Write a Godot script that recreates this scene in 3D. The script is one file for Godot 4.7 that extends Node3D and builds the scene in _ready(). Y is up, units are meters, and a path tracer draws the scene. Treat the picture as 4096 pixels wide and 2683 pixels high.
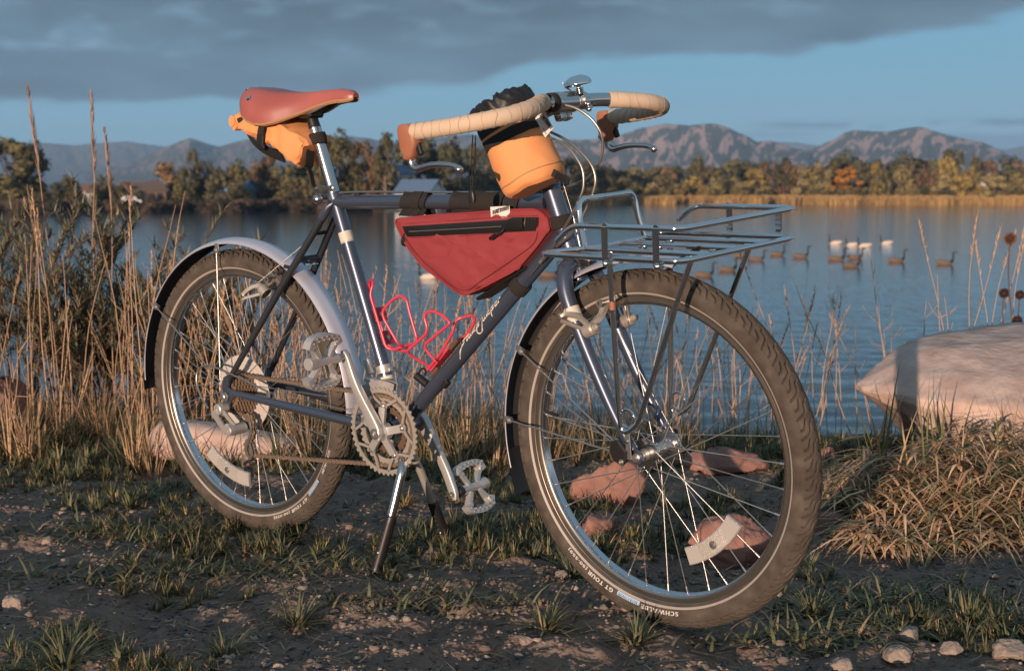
extends Node3D
# A touring bicycle with bags parked on a lake shore at sunrise. Units are metres, y is up.

class MB:
	# collects triangles with normals, uvs and vertex colours; front faces run clockwise
	var v := PackedVector3Array()
	var n := PackedVector3Array()
	var t := PackedVector2Array()
	var c := PackedColorArray()
	var k := PackedInt32Array()
	var col := Color.WHITE
	func vert(p: Vector3, nn: Vector3, uv := Vector2.ZERO) -> int:
		v.append(p); n.append(nn); t.append(uv); c.append(col)
		return v.size() - 1
	func tri(a: Vector3, b: Vector3, d: Vector3) -> void:
		var nn := (d - a).cross(b - a).normalized()
		var i := vert(a, nn, Vector2(0, 0)); vert(b, nn, Vector2(0, 1)); vert(d, nn, Vector2(1, 1))
		k.append_array([i, i + 1, i + 2])
	func quad(a: Vector3, b: Vector3, d: Vector3, e: Vector3) -> void:
		var nn := (e - a).cross(b - a)
		if nn.length_squared() < 1e-16:
			nn = (e - a).cross(d - a)
		nn = nn.normalized()
		var i := vert(a, nn, Vector2(0, 0)); vert(b, nn, Vector2(0, 1)); vert(d, nn, Vector2(1, 1)); vert(e, nn, Vector2(1, 0))
		k.append_array([i, i + 1, i + 2, i, i + 2, i + 3])
	# g: rows of points; normal is (across x along); closed across means the last point joins the first
	func grid(g: Array, across := false, along := false, flip := false, us := 1.0, vs := 1.0) -> void:
		var ni := g.size()
		var nj: int = g[0].size()
		var b := v.size()
		for i in ni:
			var r: PackedVector3Array = g[i]
			var i0 := i - 1
			var i1 := i + 1
			if along:
				i0 = (i + ni - 1) % ni; i1 = (i + 1) % ni
			else:
				i0 = maxi(i0, 0); i1 = mini(i1, ni - 1)
			var r0: PackedVector3Array = g[i0]
			var r1: PackedVector3Array = g[i1]
			for j in nj:
				var j0 := (j + nj - 1) % nj if across else maxi(j - 1, 0)
				var j1 := (j + 1) % nj if across else mini(j + 1, nj - 1)
				var nn := (r[j1] - r[j0]).cross(r1[j] - r0[j])
				if nn.length_squared() < 1e-20:
					nn = Vector3.UP
				nn = nn.normalized()
				vert(r[j], -nn if flip else nn, Vector2(us * i / maxf(1.0, ni - 1), vs * j / maxf(1.0, nj - 1)))
		for i in (ni if along else ni - 1):
			var i2 := (i + 1) % ni
			for j in (nj if across else nj - 1):
				var j2 := (j + 1) % nj
				var A := b + i * nj + j
				var B := b + i * nj + j2
				var C := b + i2 * nj + j2
				var D := b + i2 * nj + j
				if flip:
					k.append_array([A, C, D, A, B, C])
				else:
					k.append_array([A, D, C, A, C, B])
	func fan(r: PackedVector3Array, nn: Vector3) -> void:
		# a flat cap over a convex ring
		var m := Vector3.ZERO
		for p in r: m += p
		m /= r.size()
		var b := vert(m, nn, Vector2(.5, .5))
		for p in r: vert(p, nn)
		var cw := (r[1] - r[0]).cross(m - r[0]).dot(nn) < 0.0
		for i in r.size():
			var i2 := (i + 1) % r.size()
			if cw: k.append_array([b, b + 1 + i, b + 1 + i2])
			else: k.append_array([b, b + 1 + i2, b + 1 + i])
	static func frames(P: Array, closed := false) -> Array:
		var out := []
		var m := P.size()
		var a := Vector3.ZERO
		var last := Vector3.ZERO
		for i in m:
			var p0: Vector3 = P[(i + m - 1) % m] if closed else P[maxi(i - 1, 0)]
			var p1: Vector3 = P[(i + 1) % m] if closed else P[mini(i + 1, m - 1)]
			var d := (p1 - p0).normalized()
			if i == 0:
				a = d.cross(Vector3(0.13, 0.2, 0.97) if absf(d.z) < .9 else Vector3(0, 1, .1)).normalized()
			else:
				var ax := last.cross(d)
				if ax.length() > 1e-6:
					a = a.rotated(ax.normalized(), last.angle_to(d))
				a = (a - d * a.dot(d)).normalized()
			last = d
			out.append([d, a, d.cross(a)])
		return out
	func tube(P: Array, R, sides := 10, closed := false, caps := true) -> void:
		var F := frames(P, closed)
		var g := []
		var len := 0.0
		for i in P.size():
			var r: float = R if R is float else R[i]
			var row := PackedVector3Array()
			for j in sides:
				var a := TAU * j / sides
				row.append(P[i] + (F[i][1] * cos(a) + F[i][2] * sin(a)) * r)
			g.append(row)
			if i: len += P[i].distance_to(P[i - 1])
		grid(g, true, closed, false, len, 1.0)
		if caps and not closed:
			fan(g[0], -F[0][0]); fan(g[-1], F[-1][0])
	# a flat bar: w across (along side), h along up
	func bar(P: Array, w: float, h: float, up: Vector3, closed := false) -> void:
		var F := frames(P, closed)
		var ring := []
		for i in P.size():
			var d: Vector3 = F[i][0]
			var u := (up - d * up.dot(d)).normalized()
			var s := d.cross(u)
			ring.append([P[i] + s * w / 2 + u * h / 2, P[i] + s * w / 2 - u * h / 2, P[i] - s * w / 2 - u * h / 2, P[i] - s * w / 2 + u * h / 2])
		var m := P.size()
		for e in 4:
			var b := v.size()
			for i in m:
				var p0: Vector3 = ring[i][e]
				var p1: Vector3 = ring[i][(e + 1) % 4]
				var nn: Vector3 = F[i][0].cross(p1 - p0).normalized()
				if nn.dot((p0 + p1) / 2 - P[i]) < 0: nn = -nn
				vert(p0, nn); vert(p1, nn)
			for i in (m if closed else m - 1):
				var a0 := b + 2 * i
				var a1 := b + 2 * ((i + 1) % m)
				k.append_array([a0, a1, a1 + 1, a0, a1 + 1, a0 + 1] if _out(a0, a1, a1 + 1) else [a0, a1 + 1, a1, a0, a0 + 1, a1 + 1])
		if not closed:
			fan(PackedVector3Array(ring[0]), -F[0][0]); fan(PackedVector3Array(ring[-1]), F[-1][0])
	func _out(a: int, b: int, d: int) -> bool:
		return (v[d] - v[a]).cross(v[b] - v[a]).dot(n[a]) > 0.0
	# profile: [distance along axis, radius]
	func lathe(at: Vector3, axis: Vector3, prof: Array, seg := 20, sharp := true) -> void:
		axis = axis.normalized()
		var a := axis.cross(Vector3(0.1, .95, .2) if absf(axis.y) < .9 else Vector3(1, 0, .1)).normalized()
		var b2 := axis.cross(a)
		var rows := []
		for q in prof:
			var row := PackedVector3Array()
			for j in seg:
				var an := TAU * j / seg
				row.append(at + axis * q[0] + (a * cos(an) + b2 * sin(an)) * maxf(q[1], 1e-5))
			rows.append(row)
		if sharp:
			for i in rows.size() - 1: grid([rows[i], rows[i + 1]], true)
		else:
			grid(rows, true)
	func box(ctr: Vector3, s: Vector3, bs := Basis(), bev := 0.0) -> void:
		var h := s / 2
		bev = minf(bev, minf(h.x, minf(h.y, h.z)) * .95)
		for ax in 3:
			var a1 := (ax + 1) % 3
			var a2 := (ax + 2) % 3
			for sg in [1.0, -1.0]:
				var q := []
				for w in [[-1, -1], [1, -1], [1, 1], [-1, 1]]:
					var p := Vector3.ZERO
					p[ax] = sg * h[ax]; p[a1] = w[0] * (h[a1] - bev); p[a2] = w[1] * (h[a2] - bev)
					q.append(ctr + bs * p)
				if sg > 0: quad(q[0], q[3], q[2], q[1])
				else: quad(q[0], q[1], q[2], q[3])
			if bev > 0.0:
				for s1 in [1.0, -1.0]:
					for s2 in [1.0, -1.0]:
						var q := []
						for w in [[-1, 0], [1, 0], [1, 1], [-1, 1]]:
							var p := Vector3.ZERO
							p[ax] = w[0] * (h[ax] - bev)
							p[a1] = s1 * (h[a1] if w[1] == 0 else h[a1] - bev)
							p[a2] = s2 * (h[a2] - bev if w[1] == 0 else h[a2])
							q.append(ctr + bs * p)
						if s1 * s2 > 0: quad(q[0], q[3], q[2], q[1])
						else: quad(q[0], q[1], q[2], q[3])
		if bev > 0.0:
			for sx in [1.0, -1.0]:
				for sy in [1.0, -1.0]:
					for sz in [1.0, -1.0]:
						var A := ctr + bs * Vector3(sx * h.x, sy * (h.y - bev), sz * (h.z - bev))
						var B := ctr + bs * Vector3(sx * (h.x - bev), sy * h.y, sz * (h.z - bev))
						var C := ctr + bs * Vector3(sx * (h.x - bev), sy * (h.y - bev), sz * h.z)
						if sx * sy * sz > 0: tri(A, C, B)
						else: tri(A, B, C)
	func ball(at: Vector3, r: float, seg := 10) -> void:
		var pr := []
		for i in seg / 2 + 1:
			var a := PI * i / (seg / 2)
			pr.append([-r * cos(a), r * sin(a)])
		lathe(at, Vector3.UP, pr, seg, false)
	# flat polygon pts (2D) on basis, thick d along bs.z, with front rounded by a bevel
	func prism(pts: PackedVector2Array, o: Vector3, bs: Basis, d: float, bev := 0.0) -> void:
		if Geometry2D.is_polygon_clockwise(pts):
			pts = pts.duplicate(); pts.reverse()
		var inner := pts
		if bev > 0.0:
			var r := Geometry2D.offset_polygon(pts, -bev, Geometry2D.JOIN_MITER)
			if r.size() == 1 and r[0].size() == pts.size():
				# align the ring with the outer one
				var best := 0
				for s in pts.size():
					if r[0][s].distance_to(pts[0]) < r[0][best].distance_to(pts[0]): best = s
				inner = PackedVector2Array()
				for s in pts.size(): inner.append(r[0][(best + s) % pts.size()])
			else:
				bev = 0.0
		var w := func(p: Vector2, z: float) -> Vector3: return o + bs * Vector3(p.x, p.y, z)
		var ix := Geometry2D.triangulate_polygon(inner)
		for sg in [1.0, -1.0]:
			var b := v.size()
			for p in inner: vert(w.call(p, sg * d / 2), (bs.z * sg).normalized(), p)
			for q in range(0, ix.size(), 3):
				var a0 := b + ix[q]; var a1 := b + ix[q + 1]; var a2 := b + ix[q + 2]
				k.append_array([a0, a1, a2] if _out(a0, a1, a2) else [a0, a2, a1])
		for i in pts.size():
			var j := (i + 1) % pts.size()
			quad(w.call(pts[i], d / 2 - bev), w.call(pts[j], d / 2 - bev), w.call(pts[j], -d / 2 + bev), w.call(pts[i], -d / 2 + bev))
			if bev > 0.0:
				quad(w.call(inner[i], d / 2), w.call(inner[j], d / 2), w.call(pts[j], d / 2 - bev), w.call(pts[i], d / 2 - bev))
				quad(w.call(pts[i], -d / 2 + bev), w.call(pts[j], -d / 2 + bev), w.call(inner[j], -d / 2), w.call(inner[i], -d / 2))
	func add_arrays(A: Array, tr: Transform3D) -> void:
		var b := v.size()
		var av: PackedVector3Array = A[Mesh.ARRAY_VERTEX]
		var an: PackedVector3Array = A[Mesh.ARRAY_NORMAL]
		for i in av.size():
			vert(tr * av[i], (tr.basis * an[i]).normalized())
		var flip := tr.basis.determinant() < 0
		var ai = A[Mesh.ARRAY_INDEX]
		var ids: PackedInt32Array = ai if ai else PackedInt32Array(range(av.size()))
		for i in range(0, ids.size(), 3):
			k.append_array([b + ids[i], b + ids[i + 2], b + ids[i + 1]] if flip else [b + ids[i], b + ids[i + 1], b + ids[i + 2]])
	func add_mb(o: MB, tr: Transform3D) -> void:
		var b := v.size()
		for i in o.v.size():
			v.append(tr * o.v[i]); n.append((tr.basis * o.n[i]).normalized()); t.append(o.t[i]); c.append(o.c[i])
		for i in o.k: k.append(b + i)
	func mesh() -> ArrayMesh:
		var a := []
		a.resize(Mesh.ARRAY_MAX)
		a[Mesh.ARRAY_VERTEX] = v; a[Mesh.ARRAY_NORMAL] = n; a[Mesh.ARRAY_TEX_UV] = t; a[Mesh.ARRAY_COLOR] = c; a[Mesh.ARRAY_INDEX] = k
		var m := ArrayMesh.new()
		m.add_surface_from_arrays(Mesh.PRIMITIVE_TRIANGLES, a)
		return m

const V3 := Vector3.ZERO
var M := {}
var rng := RandomNumberGenerator.new()
var CAM := Vector3(2.3349, 0.7876, 2.0482)
const YAW := 0.657
const PITCH := 0.1082
const WATER := -2.35
var noise := FastNoiseLite.new()
var noise2 := FastNoiseLite.new()

func rf(a: float, b: float) -> float: return rng.randf_range(a, b)

func pts(flat: Array) -> Array:
	var o := []
	for i in range(0, flat.size(), 3): o.append(Vector3(flat[i], flat[i + 1], flat[i + 2]))
	return o

func spl(P: Array, m := 6, closed := false) -> Array:
	# Catmull-Rom through the points
	var o := []
	var s := P.size()
	for i in (s if closed else s - 1):
		var a: Vector3 = P[(i + s - 1) % s] if closed else P[maxi(i - 1, 0)]
		var b: Vector3 = P[i]
		var c: Vector3 = P[(i + 1) % s]
		var d: Vector3 = P[(i + 2) % s] if closed else P[mini(i + 2, s - 1)]
		for q in m: o.append(b.cubic_interpolate(c, a, d, float(q) / m))
	if not closed: o.append(P[-1])
	return o

func bend(P: Array, r: float, m := 5, closed := false) -> Array:
	# a polyline whose corners are rounded with radius r
	var o := []
	var s := P.size()
	for i in s:
		if not closed and (i == 0 or i == s - 1):
			o.append(P[i]); continue
		var p: Vector3 = P[i]
		var a: Vector3 = P[(i + s - 1) % s] - p
		var b: Vector3 = P[(i + 1) % s] - p
		var l := minf(r, minf(a.length(), b.length()) * .48)
		var p0 := p + a.normalized() * l
		var p1 := p + b.normalized() * l
		for q in m + 1:
			var f := float(q) / m
			o.append(p0.lerp(p, f).lerp(p.lerp(p1, f), f))
	return o

func obj(called: String, mb, m: Material, parent: Node = self) -> MeshInstance3D:
	var o := MeshInstance3D.new()
	o.name = called
	o.mesh = mb.mesh() if mb is MB else mb
	o.material_override = m
	parent.add_child(o, true)
	return o

func tag(o: Node, label: String, category := "", group := "", kind := "") -> Node:
	if label: o.set_meta("label", label)
	if category: o.set_meta("category", category)
	if group: o.set_meta("group", group)
	if kind: o.set_meta("kind", kind)
	return o

func base(called: String, parent: Node = self, tr := Transform3D()) -> Node3D:
	var o := Node3D.new()
	o.name = called
	o.transform = tr
	parent.add_child(o, true)
	return o

func scatter(called: String, mesh: Mesh, m: Material, T: Array, C: Array = []) -> MultiMeshInstance3D:
	var mm := MultiMesh.new()
	mm.transform_format = MultiMesh.TRANSFORM_3D
	mm.use_colors = C.size() > 0
	mm.mesh = mesh
	mm.instance_count = T.size()
	for i in T.size():
		mm.set_instance_transform(i, T[i])
		if C.size(): mm.set_instance_color(i, C[i])
	var o := MultiMeshInstance3D.new()
	o.name = called
	o.multimesh = mm
	o.material_override = m
	add_child(o, true)
	o.set_meta("kind", "stuff")
	return o

func mat(called: String, lin: Color, rough := .6, metal := 0.0) -> StandardMaterial3D:
	var m := StandardMaterial3D.new()
	m.resource_name = called
	m.albedo_color = lin.linear_to_srgb()
	m.roughness = rough
	m.metallic = metal
	M[called] = m
	return m

func noise_tex(freq: float, ramp: Array, size := 256, octaves := 4, normal := 0.0, sd := 1) -> NoiseTexture2D:
	var f := FastNoiseLite.new()
	f.seed = sd; f.frequency = freq; f.fractal_octaves = octaves
	f.noise_type = FastNoiseLite.TYPE_SIMPLEX_SMOOTH
	var t := NoiseTexture2D.new()
	t.width = size; t.height = size; t.seamless = true; t.noise = f
	if normal > 0.0:
		t.as_normal_map = true; t.bump_strength = normal
	elif ramp.size():
		var g := Gradient.new()
		g.offsets = PackedFloat32Array(); g.colors = PackedColorArray()
		var off := PackedFloat32Array()
		var cl := PackedColorArray()
		for i in range(0, ramp.size(), 2):
			off.append(ramp[i]); cl.append(ramp[i + 1])
		g.offsets = off; g.colors = cl
		t.color_ramp = g
	return t

func tri(m: StandardMaterial3D, scale: float, world := false) -> StandardMaterial3D:
	m.uv1_triplanar = true
	m.uv1_world_triplanar = world
	m.uv1_scale = Vector3.ONE * scale
	return m

func grey(a: float) -> Color: return Color(a, a, a)
func lin(r: float, g: float, b: float) -> Color: return Color(r, g, b)

func weave_tex() -> ImageTexture:
	var im := Image.create(64, 64, false, Image.FORMAT_RGB8)
	for y in 64:
		for x in 64:
			var a := fposmod(x + y * .5, 8.0) / 8.0
			var h := .35 + .65 * absf(sin(a * PI)) * (.75 + .25 * sin(y * TAU / 4.0))
			im.set_pixel(x, y, Color(h, h, h))
	return ImageTexture.create_from_image(im)

func bump(m: StandardMaterial3D, t: Texture2D, cm: float) -> void:
	m.heightmap_enabled = true
	m.heightmap_texture = t
	m.heightmap_scale = cm

# ------------------------------------------------------------------ land form
func fwd_of(x: float, z: float) -> float: # metres ahead of the camera along its horizontal view
	return (x - CAM.x) * -sin(YAW) + (z - CAM.z) * -cos(YAW)
func side_of(x: float, z: float) -> float: # metres to the right of the view
	return (x - CAM.x) * cos(YAW) + (z - CAM.z) * -sin(YAW)
func place(s: float, f: float) -> Vector3: # a ground point, s metres right and f metres ahead of the camera
	var x := CAM.x + s * cos(YAW) - f * sin(YAW)
	var z := CAM.z - s * sin(YAW) - f * cos(YAW)
	return Vector3(x, height(x, z), z)
func far_at(deg: float, d: float) -> Vector3: # a point d metres away on a bearing right of the view
	var a := deg_to_rad(deg)
	return place(sin(a) * d, cos(a) * d)
func shore(deg: float) -> float: # how far the lake reaches on that bearing
	var t := smoothstep(-3.5, 2.0, deg)
	return lerpf(202.0, 330.0, t) + 6.0 * sin(deg * 1.7) + 3.0 * sin(deg * 5.1 + 1.0)
func height(x: float, z: float) -> float:
	var f := fwd_of(x, z)
	var s := side_of(x, z)
	var d := sqrt(f * f + s * s)
	var h := noise.get_noise_2d(x * 1.0, z * 1.0) * .035 + noise2.get_noise_2d(x, z) * .019
	var edge := 4.05 + .35 * noise.get_noise_2d(s * .35, 40.0) - .05 * s
	if f > edge:
		var q := f - edge
		h += -2.9 * smoothstep(0.0, 7.5, q) * (1.0 - .12 * noise.get_noise_2d(x * .8, z * .8)) - .06 * minf(q, 2.0)
		if d > 60.0 and f > 0.0:
			var r := d - shore(rad_to_deg(atan2(s, f)))
			h = lerpf(h, WATER + .15 + .9 * smoothstep(0.0, 25.0, r) + maxf(0.0, r) * .006, smoothstep(-6.0, 4.0, r))
	elif f < -6.0:
		h += .02 * (-6.0 - f)
	return h

func _ready() -> void:
	rng.seed = 7
	noise.seed = 3; noise.frequency = .9; noise.fractal_octaves = 3
	noise2.seed = 9; noise2.frequency = 7.0; noise2.fractal_octaves = 3
	# ---------------- camera, sky, sun, exposure
	var cam := Camera3D.new()
	cam.name = "camera"
	cam.position = CAM
	cam.basis = Basis(Vector3.UP, YAW) * Basis(Vector3.RIGHT, -PITCH)
	var lens := CameraAttributesPhysical.new()
	lens.frustum_focal_length = 47.5
	lens.exposure_aperture = 7.5
	lens.frustum_focus_distance = 2.62
	lens.frustum_near = .05
	lens.frustum_far = 9000.0
	cam.attributes = lens
	cam.fov = 28.36
	cam.near = .05
	cam.far = 9000.0
	add_child(cam)
	var env := Environment.new()
	env.background_mode = Environment.BG_SKY
	env.tonemap_mode = Environment.TONE_MAPPER_LINEAR
	env.tonemap_exposure = 1.6
	env.sdfgi_enabled = true; env.ssao_enabled = true; env.ssil_enabled = true
	env.fog_enabled = true
	env.fog_density = .00016
	env.fog_light_color = Color(.62, .78, .95)
	var sky := Sky.new()
	var pano := PanoramaSkyMaterial.new()
	pano.panorama = sky_picture()
	sky.sky_material = pano
	env.sky = sky
	env.background_energy_multiplier = .74
	var we := WorldEnvironment.new()
	we.name = "world"
	we.environment = env
	add_child(we)
	var sun := DirectionalLight3D.new()
	sun.name = "sun"
	sun.light_energy = 1.6
	sun.light_color = Color(1.0, .87, .77)
	sun.light_angular_distance = .5
	sun.shadow_enabled = true
	var az := deg_to_rad(-15.0)
	var el := deg_to_rad(4.0)
	sun.basis = Basis.looking_at(Vector3(sin(az) * cos(el), -sin(el), -cos(az) * cos(el)))
	add_child(sun)
	materials()
	land()
	lake()
	mountains()
	far_trees()
	houses()
	geese()
	bicycle()
	bags()
	rocks()
	near_plants()

func lut(T: Array, x: float) -> float:
	if x <= T[0]: return T[1]
	for i in range(2, T.size(), 2):
		if x <= T[i]:
			var f: float = (x - T[i - 2]) / (T[i] - T[i - 2])
			return lerpf(T[i - 1], T[i + 1], f)
	return T[-1]

# bearings right of the view axis and elevations, in degrees, as surveyed; trees: bearing, metres, width, height, kind
var TREES := [ -20.75,229,11.1,10.6,0, -19.79,227,5.2,9.1,1, -18.52,216,4.2,4.7,1, -16.99,225,3.8,4.8,0, -18.20,231,4.5,2.9,1, -17.22,230,3.0,2.8,4, -16.17,220,4.3,3.3,1, -15.49,233,3.0,2.8,1, -14.52,228,4.6,6.6,4, -13.83,219,3.5,6.3,0, -13.41,241,2.5,9.3,6, -12.93,237,3.8,7.2,0, -12.43,232,3.0,6.0,1, -12.44,219,4.0,4.9,6, -11.63,220,4.3,6.4,0, -10.75,238,4.6,6.3,1, -13.96,220,1.9,2.4,4, -13.59,218,3.3,2.8,1, -10.33,227,3.2,8.9,4, -10.94,234,3.8,6.8,4, -9.66,223,4.8,6.7,0, -8.96,229,3.7,6.2,0, -8.31,214,4.2,7.3,0, -7.35,219,6.1,11.3,0, -6.43,234,4.5,10.5,4, -5.43,214,3.5,11.1,1, -5.82,217,3.5,9.1,4, -4.55,229,5.2,10.3,1, -3.62,232,5.4,10.6,1, -2.68,228,5.2,10.8,1, -1.84,262,5.1,11.0,1, -1.10,286,5.6,11.0,1, 2.36,359,7.0,10.9,1, 2.98,346,7.9,9.6,1, 3.52,364,7.1,8.8,1, 4.05,356,6.9,9.0,1, 4.60,368,6.0,7.6,1, 0.18,321,7.3,11.7,1, 1.38,338,6.6,12.1,1, 4.93,352,7.5,5.8,0, 5.36,359,3.1,4.8,2, 6.00,349,3.6,4.4,2, 6.48,353,5.9,6.3,0, 7.18,346,5.2,4.3,5, 7.70,361,6.1,5.9,5, 8.20,358,4.2,3.8,5, 8.70,345,5.2,6.5,2, 9.00,359,5.8,5.2,2, 9.47,361,6.1,5.6,2, 9.96,359,4.2,3.6,5, 10.34,352,6.2,7.8,5, 10.69,362,4.7,4.0,6, 4.07,392,7.6,8.4,1, 5.20,419,10.9,9.1,2, 6.10,395,9.0,8.9,0, 6.63,388,5.0,8.6,4, 7.17,415,8.1,9.2,0, 7.87,400,4.7,12.3,0, 8.13,414,4.0,9.7,4, 8.58,393,7.6,9.1,0, 9.10,397,7.7,10.2,0, 9.64,414,8.1,10.7,0, 10.16,411,8.0,10.6,0, 10.85,390,6.3,10.3,4, 11.51,354,5.1,10.3,1, 11.68,354,5.3,9.5,4, 12.34,353,6.9,8.6,2, 12.95,355,7.6,9.2,2, 14.05,353,7.3,8.2,3, 15.31,356,4.6,9.2,5, 15.54,347,4.1,7.9,0, 15.38,347,2.9,5.0,5, 16.00,354,4.6,7.6,6, 16.29,353,5.3,8.1,2, 16.62,360,5.8,5.9,2, 17.12,352,4.6,7.8,4, 17.71,351,6.8,3.9,2, 17.52,349,3.6,7.1,4, 18.17,352,4.6,8.0,5, 18.68,347,5.9,6.6,5, 18.98,356,4.6,8.2,5, 19.87,344,6.5,7.2,2, 20.58,345,3.6,3.8,2, 14.86,363,4.2,5.8,1, 20.80,357,5.8,6.7,2, 17.93,347,5.6,6.0,2, 14.16,409,11.7,12.8,1, 16.36,401,11.7,12.2,1, 15.91,403,4.4,9.3,4, 16.57,393,4.3,9.4,4, 17.99,397,6.4,11.2,5, 18.23,400,6.7,13.5,1, 19.13,403,3.7,11.4,1, 19.66,417,7.0,10.8,4, 20.45,416,8.4,11.6,1, 20.81,415,7.0,10.3,4, 13.47,389,6.3,10.5,0, 15.12,404,7.9,10.7,0, 17.33,406,7.9,10.6,0 ]
var RIDGE_FAR := [ -23.29,1.840, -21.87,2.011, -20.59,1.927, -19.57,1.956, -18.64,1.899, -18.12,1.852, -17.08,1.950, -16.05,2.037, -15.22,1.916, -14.55,1.834, -13.72,1.716, -12.15,1.656 ]
var RIDGE_LEFT := [ -17.68,0.778, -16.66,0.993, -15.63,1.280, -14.55,1.798, -13.98,2.033, -13.52,2.213, -13.11,2.065, -12.76,1.954, -12.34,1.851, -11.79,2.015, -11.38,2.125, -10.99,2.181, -10.01,2.134, -8.94,2.213, -7.86,2.183, -7.04,2.313, -6.23,2.263, -4.96,1.996, -3.49,2.236, -1.95,2.420, -0.74,2.313, 0.55,2.131, 1.84,2.002 ]
var RIDGE_MID := [ 0.37,1.821, 1.29,2.058, 2.21,2.166, 2.94,2.183, 3.86,2.235, 4.59,2.360, 5.31,2.628, 5.95,2.734, 6.49,2.839, 7.04,2.800, 7.49,2.761, 8.12,2.829, 8.57,2.843, 9.02,2.732, 9.29,2.605, 9.65,2.441, 10.01,2.278, 10.37,2.060, 10.90,2.128, 11.35,1.982, 11.97,1.782, 12.50,1.654 ]
var RIDGE_RIGHT := [ 12.15,1.656, 12.59,1.778, 12.97,1.881, 13.26,2.039, 13.56,2.160, 13.97,2.421, 14.34,2.522, 14.89,2.469, 15.34,2.441, 15.73,2.436, 16.10,2.519, 16.36,2.559, 16.89,2.637, 17.20,2.556, 17.39,2.467, 17.79,2.341, 18.21,2.214, 18.63,2.123, 19.03,2.032, 19.37,1.959, 19.64,1.836, 19.95,1.695, 20.25,1.504, 20.78,1.242, 21.59,1.100 ]
var RIDGE_BACK := [ 9.31,1.672, 10.91,2.057, 11.97,2.031, 12.97,1.864, 14.59,1.763, 18.81,1.724, 19.63,1.716, 20.28,1.657, 20.92,1.786, 22.03,1.942, 23.74,2.001 ]
var CLOUD := [ -27.02,2.352, -20.87,3.110, -19.25,3.193, -17.59,3.345, -15.91,3.496, -14.19,3.559, -12.46,3.637, -10.70,3.678, -8.91,3.787, -7.11,3.911, -5.30,4.175, -4.21,4.325, -2.56,4.458, -1.28,4.623, 0.00,4.839, 0.91,5.124, 2.01,5.300, 3.83,5.487, 5.65,5.597, 7.45,5.683, 9.24,5.710, 10.66,5.650, 11.89,5.557, 13.10,5.583, 14.31,5.658, 14.98,5.949, 15.82,6.267, 16.99,6.432, 18.63,6.608, 20.72,6.919, 25.58,7.844 ]
var GEESE := [ 13.68,81.9,-1, 14.35,79.6,-1, 14.87,78.2,-1, 15.75,82.7,-1, 12.25,64.5,1, 13.73,62.5,1, 14.50,63.9,1, 14.37,56.9,1, 16.15,61.6,1, 18.06,60.1,1, 11.29,66.4,1, 10.45,61.4,1, 9.22,53.1,1, 8.23,49.5,1, 9.82,64.4,1, 1.55,49.0,1, -3.62,47.9,-1 ]

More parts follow.
